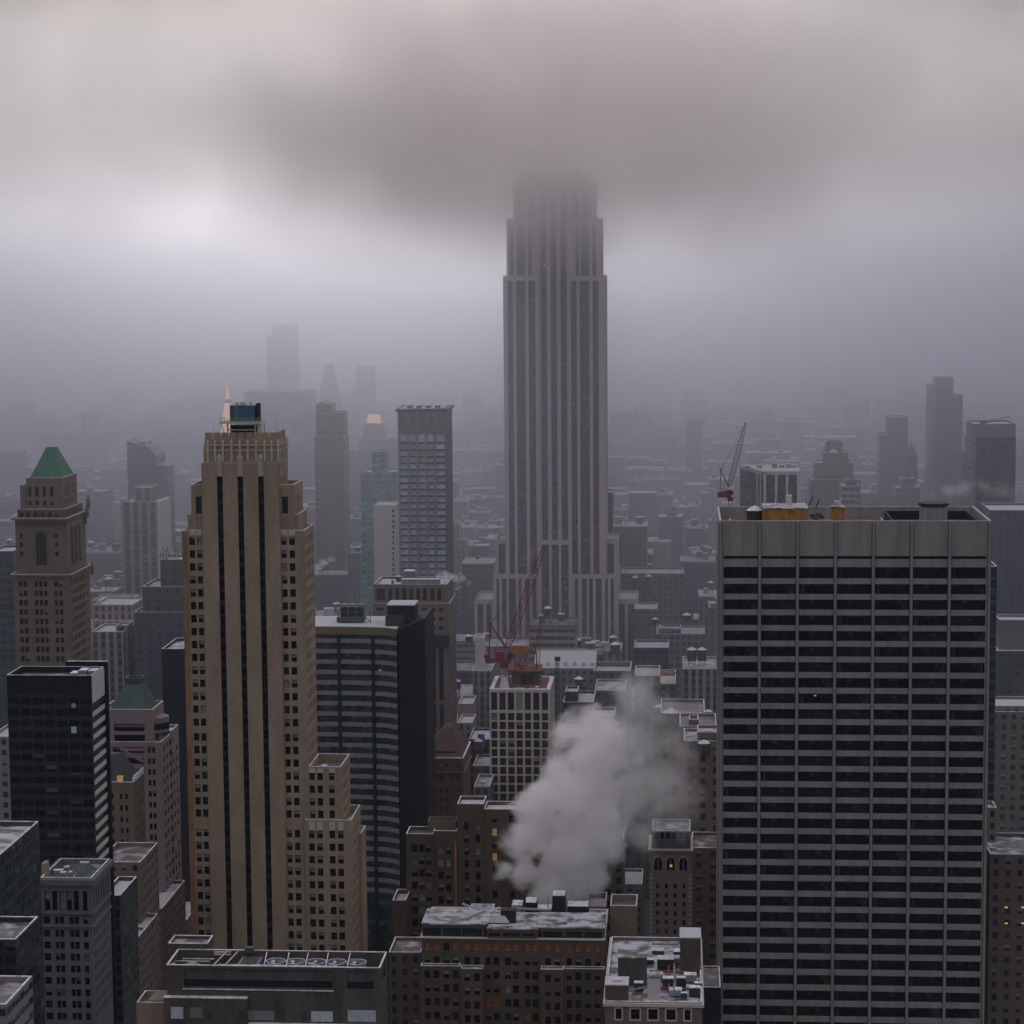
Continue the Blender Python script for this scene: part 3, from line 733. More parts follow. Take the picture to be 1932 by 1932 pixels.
water_tank(P(1424, 965, Y + 16).x, Y + 16, zroof, 2.15, 3.2, 'dark water tank with a pointed snowy cap beside the orange roof bulkhead', leg=1.2)
def dish(px, py, Y_, label):
    o = thing('satellite_dish', label, 'satellite dish', (P(px, py, Y_).x, Y_, zroof))
    p = Vector((P(px, py, Y_).x, Y_, zroof)); q = MB(); q.bar(p, p + Vector((0, 0, 2.2)), .12); q.build('mast', 'black_steel', o)
    q = MB(); c = p + Vector((0, 0, 2.6)); d = Vector((.5, .5, .7)).normalized(); q.bar(c, c + d * .5, .35, n=16, r2=1.3); q.build('reflector', 'galvanised', o)
    q = MB(); q.bar(c + d * .4, c + d * 1.9, .06); q.build('feed_horn', 'black_steel', o)
dish(1534, 970, Y + 12, 'leftmost of the dark dishes right of the orange roof bulkhead')
dish(1545, 968, Y + 15, 'rightmost of the dark dishes right of the orange roof bulkhead')
for i, (px, py, tx, ty) in enumerate(((1526, 955, 1534, 935), (1539, 958, 1546, 942))):
    q = MB(); q.bar(P(px, py, Y + 14), P(tx, ty, Y + 14), .22, r2=.16); q.build('boom', 'black_steel', G)
# lamps seen inside the bands
for (px, py) in ((1538, 1312.5), (1688, 1719), (1407, 1746), (1477, 1746), (1546, 1746), (1548, 1775), (1617, 1776), (1663, 1776), (1407, 1774), (1519, 1774)):
    q = MB(); p = P(px, py, Y + .5); q.box(p.x - .28, p.x + .28, Y + .42, Y + .5, p.z - .12, p.z + .12); q.build('ceiling_light', 'lamp_warm', G)

# =================================================================== bare-topped tan tower with green pyramid (far left)
Y = 760.0
B = thing('green_roofed_tower', 'tan tower with a bright green pyramid roof and corbelled cornices at far left', 'tower', (P(78, 1000, Y).x, Y + 14, 0))
Z_ = lambda py: P(80, py, Y).z
def fx_(pairs, x0): return px_cols(pairs, 1150, Y, x0)
wins = []
D = 27
x0, x1 = P(25.5, 1087, Y).x, P(131, 1087, Y).x
rowsB = px_rows([1097 + 17.6 * i for i in range(12)], 10.5, 80, Y)
colsB = fx_([(36.5, 43.5), (45.5, 52.5), (66, 72.5), (75, 81.5), (84, 90.5), (103.5, 110), (112.5, 119)], x0)
sideB = [(1.5, 3.2), (5, 7.6), (9, 11.6), (13, 15.6), (17, 19.6), (22, 23.6)]
wins += block(B, x0, x1, Y, Y + D, 0, Z_(1087), 'brown_stone', 'snow_half', colsB, sideB, rowsB, d=.5, ph=.8)
xa, xb = P(27.5, 1000, Y).x, P(124, 1000, Y).x
colsT = fx_([(39.5, 46), (65.5, 86.5), (105.5, 112)], xa)
wins += block(B, xa, xb, Y + .8, Y + D - 1, Z_(1087) - .8, Z_(981), 'brown_stone', 'snow_half', colsT[::2], [(2, 3), (22, 23)], px_rows([1008, 1024, 1041], 9, 80, Y), d=.45, ph=.6)
q = MB(); x = P(76, 1010, Y).x                                                       # tall arched window
rr_ = 1.9; zb, zt_ = Z_(1067), Z_(1013)
arc = [(x + rr_ * math.cos(math.pi * i / 10), zt_ + rr_ * math.sin(math.pi * i / 10)) for i in range(11)]
q.face([(x - rr_, Y + .77, zb), (x + rr_, Y + .77, zb)] + [(a, Y + .77, b) for a, b in arc]); q.build('arched_window', 'glass_teal', B)
q = MB()
for i in range(10): q.bar((arc[i][0], Y + .7, arc[i][1]), (arc[i + 1][0], Y + .7, arc[i + 1][1]), .2)
q.bar((x - rr_, Y + .7, zb), (x - rr_, Y + .7, zt_), .2); q.bar((x + rr_, Y + .7, zb), (x + rr_, Y + .7, zt_), .2)
for i in (-.33, .33): q.bar((x + rr_ * i, Y + .72, zb), (x + rr_ * i, Y + .72, zt_ + 1.6), .08)
q.build('arch_frame', 'brown_stone', B)
for i in range(3):
    yy = Y + 7.5 + i * 5; q = MB(); r2 = 1.6
    arc = [(yy + r2 * math.cos(math.pi * j / 8), Z_(1006) + r2 * math.sin(math.pi * j / 8)) for j in range(9)]
    q.face([(xb + .03, yy - r2, Z_(1070)), (xb + .03, yy + r2, Z_(1070))] + [(xb + .03, a, b) for a, b in arc]); q.build('arched_window', 'glass_dark', B)
for (yc, x_0, x_1, e) in ((1087, x0, x1, 0), (981, xa, xb, 0)):                         # cornices
    q = MB(); z = Z_(yc); q.ring(x_0 - .9, x_1 + .9, Y - .6 + e, Y + D + .6, 1.2, z - .1, z + .6); q.build('cornice', 'brown_stone', B)
    s = MB(); s.ring(x_0 - .95, x_1 + .95, Y - .65 + e, Y + D + .65, .35, z + .603, z + .75); s.build('cornice_snow', 'snow_cap', B)
    for i in range(18):
        q = MB(); xx = x_0 + (x_1 - x_0) * (i + .5) / 18; q.box(xx - .18, xx + .18, Y - .5 + e, Y - .003, z - 1.1, z - .103); q.build('bracket', 'brown_stone', B)
xa, xb = P(30, 970, Y).x, P(120, 970, Y).x
colsU = fx_([(40, 46.5), (52, 58.5), (66, 72.5), (79.5, 86), (93.5, 100), (106, 112.5)], xa)
wins += block(B, xa, xb, Y + 1.6, Y + D - 2, Z_(981) - .6, Z_(962), 'red_brick', 'snow_half', colsU, even(6, 23, .4), px_rows([968], 8.5, 80, Y), d=.4, ph=.5)
block(B, P(33, 930, Y).x, P(43, 930, Y).x, Y + 3, Y + D - 4, Z_(962) - .5, Z_(917), 'brown_stone', 'snow_half', ph=.5)
xa, xb = P(43.2, 905, Y).x, P(112.5, 905, Y).x
colsV = fx_([(54, 60), (67.5, 74), (81, 87.5), (95, 101.5)], xa)
wins += block(B, xa, xb, Y + 3.6, Y + D - 5, Z_(962) - .5, Z_(903.5), 'brown_stone', 'snow_half', colsV, even(5, 18, .4), [(Z_(939), Z_(920.5)), (Z_(955.5), Z_(946.5))], d=.4, ph=.4)
q = MB(); q.frustum(P(48, 903, Y).x, P(109, 903, Y).x, Y + 4.5, Y + D - 6, Z_(903.5) - .38, P(83.5, 845, Y + 10).x, P(101.5, 845, Y + 10).x, Y + 12.5, Y + 14.5, P(90, 844, Y + 12).z); q.build('pyramid_roof', 'green_copper', B)
for i in range(14):                                                                  # standing seams
    t_ = (i + .5) / 14; q = MB()
    a0 = Vector((P(48, 903, Y).x * (1 - t_) + P(109, 903, Y).x * t_, Y + 4.45, Z_(903.5) - .3)); b0 = Vector((P(83.5, 845, Y + 10).x * (1 - t_) + P(101.5, 845, Y + 10).x * t_, Y + 12.45, P(90, 844, Y + 12).z))
    q.bar(a0, b0, .08); q.build('roof_seam', 'green_copper', B)
for i, (px, py) in enumerate(((164, 962), (166.5, 945), (160.5, 975), (174, 1070), (38, 1072), (111, 1072), (130, 1072))):
    q = MB(); yy = Y + (2 if px < 140 else 24); p = P(px, py, yy); q.box(p.x - .6, p.x + .6, yy - .5, yy + .5, p.z - 2.6, p.z); q.frustum(p.x - .6, p.x + .6, yy - .5, yy + .5, p.z, p.x - .1, p.x + .1, yy - .1, yy + .1, p.z + 2.2); q.build('finial', 'brown_stone', B)
put_windows(B, wins, [('dark', 6), ('blind', 1), ('teal', 1)], 100)

# =================================================================== great limestone tower lost in the cloud
Y = 1270.0
E = thing('limestone_skyscraper', 'huge limestone skyscraper with pale piers whose top vanishes in the low cloud', 'skyscraper', (P(1045, 900, Y).x, Y + 25, 0))
EZ = lambda py, yy=Y: P(1045, py, yy).z
def pier_block(pl, pr, yt, z0, gaps, Y_, D_, nside=5, head=9, roof='snow_full', ph=1.5, base=None):
    "gaps: px spans between piers at the block's top"
    x0, x1 = P(pl, yt, Y_).x, P(pr, yt, Y_).x
    cols = px_cols(gaps, yt, Y_, x0)
    zt = P(pl, yt, Y_).z
    zh = P(pl, yt + head, Y_).z
    block(E, x0, x1, Y_, Y_ + D_, z0, zt, 'limestone', roof, cols, even(nside, D_, .68, .05), [(max(z0 + .5, 12), zh)], d=.7, ph=ph, glazing='f_esb', gcell=(1.55, 3.62), name='tower_block', cope='snow_grey')
g_b = [(957, 967.2), (973, 990.2), (996.5, 1009.5), (1076.5, 1087.5), (1093.5, 1111.5), (1117.5, 1129)]
g_c = [(1017.6, 1029.8), (1037.5, 1048.8), (1056, 1067.5)]
# side bays of the shaft (front of them proud of the centre)
pier_block(948.9, 1016.2, 521, 60, g_b[:3], Y, 42)
pier_block(1070.3, 1141, 521, 60, g_b[3:], Y, 42)
pier_block(1012.5, 1074, 335, 60, [(1018.5, 1029.8), (1037.5, 1048.8), (1056, 1068)], Y + 1.9, 37, head=4)
# upper tier
pier_block(955.4, 1134.2, 414, 200, [(960, 968), (974.5, 990), (996, 1003), (1085.5, 1092.5), (1095.5, 1111), (1117.5, 1124)], Y + 3.0, 35, head=12)
pier_block(968, 1122, 343, 240, [(975, 990), (997, 1010), (1080, 1092), (1098, 1112)], Y + 5, 30, head=8)
pier_block(985, 1105, 322, 262, [(995, 1010), (1016, 1030), (1060, 1074), (1080, 1094)], Y + 8, 24, head=4)
# lower blocks
pier_block(1015.6, 1079, 1018.7, 60, [(1021, 1036), (1040.5, 1054), (1058.5, 1072.5)], Y - 4, 30)
pier_block(934.4, 961, 1017.6, 60, [(940.5, 953.5)], Y + 6, 30)
pier_block(1136, 1165.4, 1017, 60, [(1146, 1158)], Y + 6, 30)
pier_block(930.7, 1015.8, 1083, 0, [(936, 941.5), (946.5, 955), (960, 973), (978, 983.5), (990, 1000), (1003.5, 1012)], Y - 1.5, 44)
pier_block(1079.2, 1166.5, 1083, 0, [(1085, 1090), (1098, 1106.5), (1111, 1118.5), (1124, 1135), (1142, 1146.5), (1152, 1158)], Y - 1.5, 44)
pier_block(894.8, 932, 1131.5, 0, [(900.5, 911.5), (917, 927)], Y + 4, 36)
pier_block(1165, 1202.7, 1131, 0, [(1168, 1179), (1184.5, 1197)], Y + 4, 36)
for (px, py) in ((1027, 499.5), (1032, 506), (1099, 528), (989, 456), (1040, 452)):
    q = MB(); p = P(px, py, Y + .6); q.box(p.x - .4, p.x + .4, p.y, p.y + .05, p.z - .4, p.z + .4); q.build('lit_window', 'lamp_warm', E)

# =================================================================== blue curtain-walled tower
Y = 1050.0
T = thing('hotel_tower', 'slim tower with blue curtained windows between taupe piers left of the limestone skyscraper', 'tower', (P(800, 900, Y).x, Y + 14, 0))
x0, x1 = P(751.6, 900, Y).x, P(840.5, 900, Y).x
ct = px_cols([(753.5, 768.2), (773.6, 784.6), (790.6, 802.5), (807.3, 818), (824, 839.3)], 900, Y, x0)
TZ = lambda py: P(800, py, Y).z
rt = [(TZ(833.5), TZ(818.5))] + [(TZ(837 + 12.42 * i + 10.2), TZ(837 + 12.42 * i)) for i in range(21)]
ws = block(T, x0, x1, Y, Y + 31, 0, TZ(775), 'grey_stone', 'roof_wet', ct, (), rt, d=.5, ph=.1, cope=None)
put_windows(T, [q + (rnd.choice(('blue', 'blue', 'curtain')),) for q in ws if q[3] == 'f'], [('blue', 1)], 100)
for i, u in enumerate([0] + [(ct[j][1] + ct[j + 1][0]) / 2 for j in range(4)]):
    q = MB(); wq = [.9, .95, .95, .85, .85][i]; q.box(x0 + max(u, wq * .5) - wq * .5, x0 + max(u, wq * .5) + wq * .5, Y - .7, Y - .003, 0, TZ(818)); q.build('pier', 'travertine_pier', T)
for i in range(22):
    q = MB(); z = rt[i][0]; q.box(x0, x1, Y - .12, Y - .003, z - .75, z - .25); q.build('sill_line', 'dark_wall', T)
for i, (a, b) in enumerate(((752, 767), (773, 785), (790, 803), (807, 819), (823, 840.5))):
    q = MB(); q.box(P(a, 790, Y).x, P(b, 790, Y).x, Y - .25, Y - .003, TZ(810), TZ(776)); q.build('crown_panel', 'verdigris', T)
for i in range(16):
    q = MB(); yy = Y + 1 + i * 1.9; q.box(x1 + .003, x1 + .35, yy, yy + .7, 0, TZ(775)); q.build('side_fin', 'grey_stone', T)
q = MB(); q.face([(x0, Y, TZ(775)), (x1 + .3, Y, TZ(777)), (x1 + .3, Y, TZ(775) + 1.2), (x0 - .5, Y, TZ(773))]); q.frustum(x0 - .6, x1 + 1, Y - .8, Y + 31.8, TZ(775) - .4, x0 - 1, x1 + 1.6, Y - 1.2, Y + 32.5, TZ(772)); q.build('roof_rim', 'dark_wall', T)
q = MB(); q.box(x0 + 1, x1 - 1, Y + 1, Y + 30, TZ(772) + .003, TZ(772) + .2); q.build('roof', 'snow_half', T)
for i in range(4):
    xx = x0 + 4 + i * 4.3; roof_unit(T, xx, xx + 2, Y + 4, Y + 12, TZ(772) + .2, TZ(772) + 1.5, 'verdigris')

# =================================================================== simple stepped towers, far and middle distance
def tower(name, label, cat, Y, tiers, m, D=None, cell=(3, 3.5), roof='snow_most', ph=.9, group=None):
    "tiers: (left px, right px, top px[, depth, dy]) measured on the front face"
    l, r, t = tiers[0][:3]
    o = thing(name, label, cat, (P((l + r) / 2, t, Y).x, Y, 0), group)
    for i, ti in enumerate(tiers):
        l, r, t = ti[:3]; d_ = ti[3] if len(ti) > 3 else (D or 25); dy = ti[4] if len(ti) > 4 else i * .8
        mm = ti[5] if len(ti) > 5 else m
        block(o, P(l, t, Y + dy).x, P(r, t, Y + dy).x, Y + dy, Y + dy + d_, 0 if i == 0 or l < tiers[i - 1][0] - .5 or r > tiers[i - 1][1] + .5 else P(l, tiers[i - 1][2], Y).z - 3, P(l, t, Y + dy).z, mm, roof, cell=cell, ph=ph)
    return o

tower('far_tower', 'very tall faint slab tower with a notched top, farthest left of the tower group', 'tower', 3000, [(501.8, 557, 634, 30), (513, 556.9, 613, 28)], 'f_glass')
tower('wide_slab_tower', 'wide plain hazy slab block behind the art deco tower', 'tower', 2150, [(459.6, 587, 739, 35)], 'f_dark', cell=(2.5, 3.6))
tower('far_tower', 'faint slender tower with stepped left edge, right of the pointed clock tower', 'tower', 2900, [(665, 704.6, 729, 25), (670.8, 704.5, 692, 24)], 'f_band')
# pointed campanile with glowing lantern
o = thing('pointed_tower', 'faint tall campanile with a pyramid roof and glowing lantern', 'tower', (P(619.5, 800, 2600).x, 2610, 0))
Y = 2600.0; x = P(619.5, 780, Y).x; u = Y / F
q = MB(); q.box(x - 25.5 * u, x + 25.5 * u, Y, Y + 24, 0, P(619, 781, Y).z, 0, (3, 3.6)); q.build('shaft', 'f_grey', o); cover(x - 15, x + 15, Y, Y + 20, 100)
q = MB(); q.frustum(x - 25 * u, x + 25 * u, Y, Y + 24, P(619, 781, Y).z, x - 12 * u, x + 12 * u, Y + 7, Y + 17, P(619, 714.5, Y).z); q.build('pyramid_roof', 'grey_stone', o)
q = MB(); q.frustum(x - 12 * u, x + 12 * u, Y + 7, Y + 17, P(619, 714.5, Y).z, x - 6.8 * u, x + 6.8 * u, Y + 9, Y + 15, P(619, 687, Y).z); q.build('upper_stage', 'grey_stone', o)
q = MB(); q.cyl(x, Y + 12, P(619, 687, Y).z, P(619, 680, Y).z, 6 * u, 12); q.cyl(x, Y + 12, P(619, 680, Y).z, P(619, 674, Y).z, 5 * u, 12, r2=.8 * u); q.build('lantern', 'gold_flood', o)
q = MB(); q.bar((x, Y + 12, P(619, 676, Y).z), (x, Y + 12, P(619, 662, Y).z), .7, r2=.2); q.build('spire', 'grey_stone', o)
# floodlit spire left of the deco tower crown
o = thing('floodlit_pyramid', 'golden floodlit pyramid spire peeking out beside the blue tank box', 'tower', (P(428, 800, 1900).x, 1910, 0))
Y = 1900.0; x = P(427.5, 780, Y).x; u = Y / F
q = MB(); q.box(x - 20 * u, x + 20 * u, Y - 4, Y + 16, 0, P(428, 830, Y).z, 0, (3, 3.6)); q.build('shaft', 'f_grey', o)
q = MB(); q.cyl(x, Y + 6, P(428, 830, Y).z, P(428, 761, Y).z, 17 * u, 8, r2=6.2 * u); q.build('pyramid_roof', 'gold_bright', o)
q = MB(); q.cyl(x, Y + 6, P(428, 761, Y).z, P(428, 754, Y).z, 5.8 * u, 8); q.build('belvedere', 'verdigris', o)
q = MB(); q.cyl(x, Y + 6, P(428, 754, Y).z, P(428, 725, Y).z, 5.6 * u, 8, r2=.4 * u); q.build('spire', 'gold_flood', o)
# gold-capped tower
o = tower('gold_capped_tower', 'hazy stepped tower with a glowing gold trapezoid cap', 'tower', 2000, [(659, 750, 849, 30), (676, 748.5, 829, 26), (684.5, 724.5, 812, 22), (687, 718, 799, 18)], 'f_brick')
Y = 2000.0
q = MB(); q.frustum(P(690, 798, Y).x, P(717, 798, Y).x, Y + 3, Y + 15, P(700, 799, Y).z - .8, P(693.5, 784, Y).x, P(712.5, 784, Y).x, Y + 5, Y + 12, P(700, 783.5, Y).z); q.build('gold_cap', 'gold_bright', o)
# two tone slab
tower('brown_slab_tower', 'tall brown hazy slab with a higher left block and tiny white hut on top', 'tower', 1450, [(592.7, 648, 824.5, 24), (595.6, 646, 779.5, 22), (595.6, 625, 762, 18)], 'f_brick')
roof_unit(bpy.data.objects['brown_slab_tower'], P(610, 762, 1450).x, P(618, 762, 1450).x, 1458, 1463, P(615, 762, 1450).z - .5, P(615, 754, 1450).z, 'white_panel')
tower('teal_glass_tower', 'pale teal glass tower with stepped top behind the blank beige slab', 'tower', 1300, [(680, 748, 891, 26), (701, 727, 852, 18)], 'f_teal')
o = tower('beige_slab', 'blank pale beige slab with one column of windows at its right edge', 'building', 1150, [(704.3, 746.3, 953.5, 20)], 'white_panel', ph=.5)
for i in range(13):
    q = MB(); p = P(742, 961 + 10.1 * i, 1150); q.box(p.x - .55, p.x + .55, 1149.93, 1149.997, p.z - 1.5, p.z); q.build('window', 'glass_dark', o)
# slanted glass tower with a crane on top
Y = 1450.0
o = thing('slanted_glass_tower', 'hazy glass tower with a slanting roofline behind the green roofed tower', 'tower', (P(275, 850, Y).x, Y + 15, 0))
q = MB(); zc = lambda px, py, yy=Y: P(px, py, yy).z; xc = lambda px, py=860, yy=Y: P(px, py, yy).x
q.prism([(xc(239.5), Y), (xc(279), Y), (xc(279), Y + 28), (xc(239.5), Y + 28)], 0, 1, 0, (3, 3.6), [zc(239.5, 832), zc(279, 843), zc(279, 843), zc(239.5, 832)])
q.build('glass_slab', 'f_glass', o)
q = MB(); q.prism([(xc(279) + .01, Y), (xc(295), Y), (xc(295), Y + 26), (xc(279) + .01, Y + 26)], 0, 1, 0, (3, 3.6), [zc(279, 843), zc(295, 861), zc(295, 861), zc(279, 843)]); q.build('glass_slab', 'f_glass', o)
q = MB(); q.prism([(xc(257), Y - 2), (xc(300), Y - 2), (xc(311), Y + 6), (xc(311), Y + 25), (xc(257), Y + 25)], 0, 1, 0, (3, 3.6), [zc(257, 866), zc(300, 877), zc(311, 882), zc(311, 882), zc(257, 866)]); q.build('lower_slab', 'f_glass', o)
cover(xc(239.5), xc(300), Y, Y + 28, zc(279, 860))
# (crane is added with the other cranes)
o = tower('striped_tower', 'hazy pinkish striped tower with a small square penthouse in front of the slanted glass tower', 'tower', 1180, [(231, 296, 947, 24), (253, 285, 920, 16, 4)], 'f_pier', cell=(4.2, 3.5), roof='snow_full')
q = MB(); q.box(P(297, 950, 1180).x, P(303, 950, 1180).x, 1179, 1204, 0, P(300, 946, 1180).z); q.build('corner_pier', 'white_panel', o)
# dark setback brick pile left of the deco tower
Y = 900.0
o = tower('setback_brick_building', 'dark slate brick building with stepped roofs and terrace conifers beside the art deco tower', 'building', Y, [(253, 385, 1155, 32), (268, 385, 1107, 24), (302, 385, 1056, 16)], 'f_blank', cell=(4, 3.6), roof='snow_half')
q = MB(); z = P(320, 1056, Y + 1.6).z
for i in range(9): q.box(P(303 + i * 5.6, 1050, Y).x, P(303 + i * 5.6, 1050, Y).x + .25, Y + 1.5, Y + 1.8, z, z + 2.6)
q.box(P(302, 1050, Y).x, P(350, 1050, Y).x, Y + 1.5, Y + 1.8, z + 2.6, z + 2.9); q.box(P(302, 1050, Y).x, P(350, 1050, Y).x, Y + 1.5, Y + 1.8, z + .9, z + 1.05); q.build('terrace_screen', 'white_panel', o)
for i, (px, h) in enumerate(((304, 2.6), (308, 4.2), (312.5, 3.0), (315.5, 4.4), (319, 2.4), (330.5, 4.6), (334.5, 3.4))):
    t_ = thing('conifer', 'small dark conifer on the slate building terrace, number %s from the left' % ('one two three four five six seven'.split()[i]), 'tree', (P(px, 1050, Y + 4).x, Y + 4, z - 1), 'terrace conifers')
    xx = P(px, 1050, Y + 4).x; q = MB(); q.bar((xx, Y + 4, z - 1), (xx, Y + 4, z + 2), .1); q.build('trunk', 'wood_tank', t_)
    q = MB(); rr = random.Random(i)
    for j in range(26):
        hh_ = rr.random(); an = rr.random() * 6.28; rad = (1 - hh_) * .95 + .1
        c = Vector((xx, Y + 4, z + .8 + hh_ * h)); q.bar(c, c + Vector((math.cos(an) * rad, math.sin(an) * rad, -.15)), .22, n=3, r2=.03)
    q.build('crown', 'foliage', t_)

tower('pink_brick_building', 'dusty pink brick block with a snowy shelf roof left of the slate building', 'building', 960, [(176, 254, 1171, 30), (176, 250, 1141, 24, 6)], 'f_pink', roof='snow_most')
tower('grooved_building', 'pale pinkish block with vertical grooves and a snowy penthouse behind the dark striped tower', 'building', 900, [(172, 232, 1192, 22), (218, 240, 1180, 10, 4)], 'f_pier', cell=(3.6, 3.6), roof='snow_full')
tower('dark_slab', 'plain blue-black slab hugging the left edge of the art deco tower', 'building', 730, [(304.8, 352, 1224.5, 22)], 'dark_wall', roof='snow_half')
# cream building with curved facade near the left low city, and a few marked middle-distance blocks
tower('low_cream_building', 'long low cream topped building in the haze right of the green roofed tower', 'building', 1080, [(174, 243, 1133, 20)], 'f_pink', roof='snow_full')
# right edge group
tower('hazy_tower', 'tallest dark tower of the right-hand skyline with a notched top', 'tower', 1750, [(1753.5, 1817, 746, 24), (1753.5, 1799, 728.5, 24), (1766, 1799, 713, 22, 1.2)], 'f_dark', cell=(2.2, 3.4))
q = MB(); q.box(P(1753.2, 740, 1750).x, P(1764.5, 740, 1750).x, 1748, 1772, 0, P(1760, 727, 1750).z); q.build('pale_side_panel', 'grey_stone', bpy.data.objects['hazy_tower'])
o = tower('hazy_tower', 'dark hazy tower with sloped top left of the tallest right-hand tower', 'tower', 1700, [(1661, 1690, 820, 22), (1676, 1713.5, 787, 22, .5)], 'f_brick')
o = thing('domed_tower', 'small hazy tower with a ribbed dome and finial between the right-hand towers', 'tower', (P(1719.5, 870, 1680).x, 1690, 0))
Y = 1680.0; x = P(1719.5, 860, Y).x; u = Y / F
q = MB(); q.box(x - 11.5 * u, x + 11.5 * u, Y, Y + 9, 0, P(1719, 858, Y).z, 0, (2, 3.5)); q.build('shaft', 'f_glass', o)
q = MB(); z0_ = P(1719, 858, Y).z; z1_ = P(1719, 838, Y).z
for i in range(5):
    a0, a1 = i / 5 * math.pi / 2, (i + 1) / 5 * math.pi / 2
    q.cyl(x, Y + 4.5, z0_ + (z1_ - z0_) * math.sin(a0), z0_ + (z1_ - z0_) * math.sin(a1), 11 * u * math.cos(a0), 14, r2=11 * u * math.cos(a1), cap=False)
q.build('dome', 'verdigris', o)
q = MB(); q.bar((x, Y + 4.5, z1_), (x, Y + 4.5, P(1719, 824, Y).z), .4, r2=.1); q.build('finial', 'verdigris', o)
tower('hazy_block', 'short hazy block with a darker notch below the domed tower', 'building', 1500, [(1690, 1736, 920, 22), (1700, 1725, 903, 14)], 'f_grey')
tower('terraced_hotel', 'hazy reddish building stepping up to a grey box crown, right of the white-columned block', 'building', 1450, [(1529, 1624, 905, 26), (1538, 1610, 873.5, 22), (1554, 1601, 854, 18), (1558.5, 1589.5, 833, 12, 5, 'f_grey')], 'f_brick', roof='snow_most')
q = MB(); p = P(1574, 852, 1450); q.cyl(p.x, 1456, p.z - 1, p.z + 1.2, 3, 14, r2=1.5); q.build('snow_dome', 'snow_cap', bpy.data.objects['terraced_hotel'])
tower('low_terrace_block', 'hazy grey block with two banded fronts at the foot of the reddish terraced building', 'building', 1250, [(1589, 1624, 917, 20), (1597, 1617, 905, 12)], 'f_band')
o = tower('bright_topped_tower', 'broad dark tower with a paler blank crown at the right edge', 'tower', 1250, [(1835.5, 1917, 823, 30), (1836, 1916.5, 800, 29, .5, 'grey_stone')], 'f_dark', cell=(2.4, 3.6))
q = MB(); q.box(P(1834.8, 810, 1250).x, P(1841.5, 810, 1250).x, 1248.6, 1249.99, 0, P(1840, 803, 1250).z); q.build('pale_pier', 'grey_stone', o)
tower('slim_dark_tower', 'slim dark hazy shaft squeezed between the two largest right-hand towers', 'tower', 1500, [(1818, 1836, 855, 15), (1823, 1834, 821, 10)], 'f_dark')
o = tower('dark_stack_building', 'smooth dark building rising behind the right end of the slab office tower', 'building', 980, [(1868, 1960, 963, 30)], 'f_blank', cell=(3, 3.5))
tower('rubble_top_building', 'narrow dark building showing beside the slab office tower at its right edge', 'building', 690, [(1866, 1881.5, 1069, 18)], 'f_glass')
tower('snow_roofed_block', 'dark building with pale snowy roof boxes at the right frame edge', 'building', 860, [(1869, 1960, 1228, 26), (1886, 1960, 1170, 14, 8, 'grey_stone')], 'f_blank', roof='snow_full')
tower('old_tan_block', 'tall old tan block with faint window columns beside the slab tower at right', 'building', 800, [(1866, 1960, 1343, 24), (1876, 1960, 1332, 18, 5)], 'f_tan', cell=(3.4, 3.6), roof='snow_full')
tower('stone_turret', 'little grey turret wall poking out below the old tan block at right', 'building', 640, [(1864, 1881, 1524, 8)], 'f_tan')
o = tower('dark_corner_building', 'nearly black brick building with two pairs of glowing windows at the right edge', 'building', 620, [(1868, 1960, 1612, 24)], 'f_brick', roof='snow_thin')
for (px, py) in ((1898.5, 1712), (1898.5, 1742), (1930, 1712), (1930, 1742)):
    q = MB(); p = P(px, py, 620); q.box(p.x - .4, p.x + .4, 619.9, 619.997, p.z - .2, p.z + .2); q.build('lit_window', 'lamp_warm', o)
# white-columned dark block (splayed left face)
Y = 1050.0
o = thing('white_columned_block', 'dark glass block with slim white columns behind the slab tower roof', 'building', (P(1450, 930, Y).x, Y + 15, 0))
zt_ = P(1460, 889, Y).z
poly = [(P(1442, 890, Y).x, Y), (P(1507.3, 890, Y).x, Y), (P(1503, 885, Y + 36).x, Y + 36), (P(1396, 880, Y + 34).x, Y + 34)]
q = MB(); q.prism(poly, 0, zt_ - 1.6, 0, (4.4, 3.6)); q.build('wall', 'f_dark', o); cover(poly[0][0] - 9, poly[1][0], Y, Y + 36, zt_)
q = MB(); big = [(P(1440.5, 890, Y).x, Y - .8), (P(1509, 890, Y).x, Y - .8), (P(1504, 885, Y + 36).x, Y + 36), (P(1394, 880, Y + 34).x, Y + 34)]; q.prism(big, zt_ - 1.6 + .003, zt_); q.build('roof_slab', 'snow_grey', o)
for px in (1443, 1464.5, 1485, 1506):
    q = MB(); xx = P(px, 900, Y - .5).x; q.box(xx - .55, xx + .55, Y - .9, Y - .05, 0, zt_ - 1.6); q.build('column', 'white_panel', o)
for i, t_ in enumerate((.12, .25)):
    q = MB(); a0, a1 = poly[0], poly[3]; xx = a0[0] + (a1[0] - a0[0]) * t_; yy = a0[1] + (a1[1] - a0[1]) * t_; q.box(xx - .7, xx - .1, yy - .5, yy + .1, 0, zt_ - 1.6); q.build('column', 'white_panel', o)
for i, (px, h) in enumerate(((1410, 1.2), (1433, 1.6), (1462, 2.2), (1475, 1.4), (1488, 1.8), (1499, 1))):
    p = P(px, 880, Y + 16); roof_unit(o, p.x - 1.2, p.x + 1.2, Y + 14 + i, Y + 17 + i, zt_ + .003, zt_ + h)

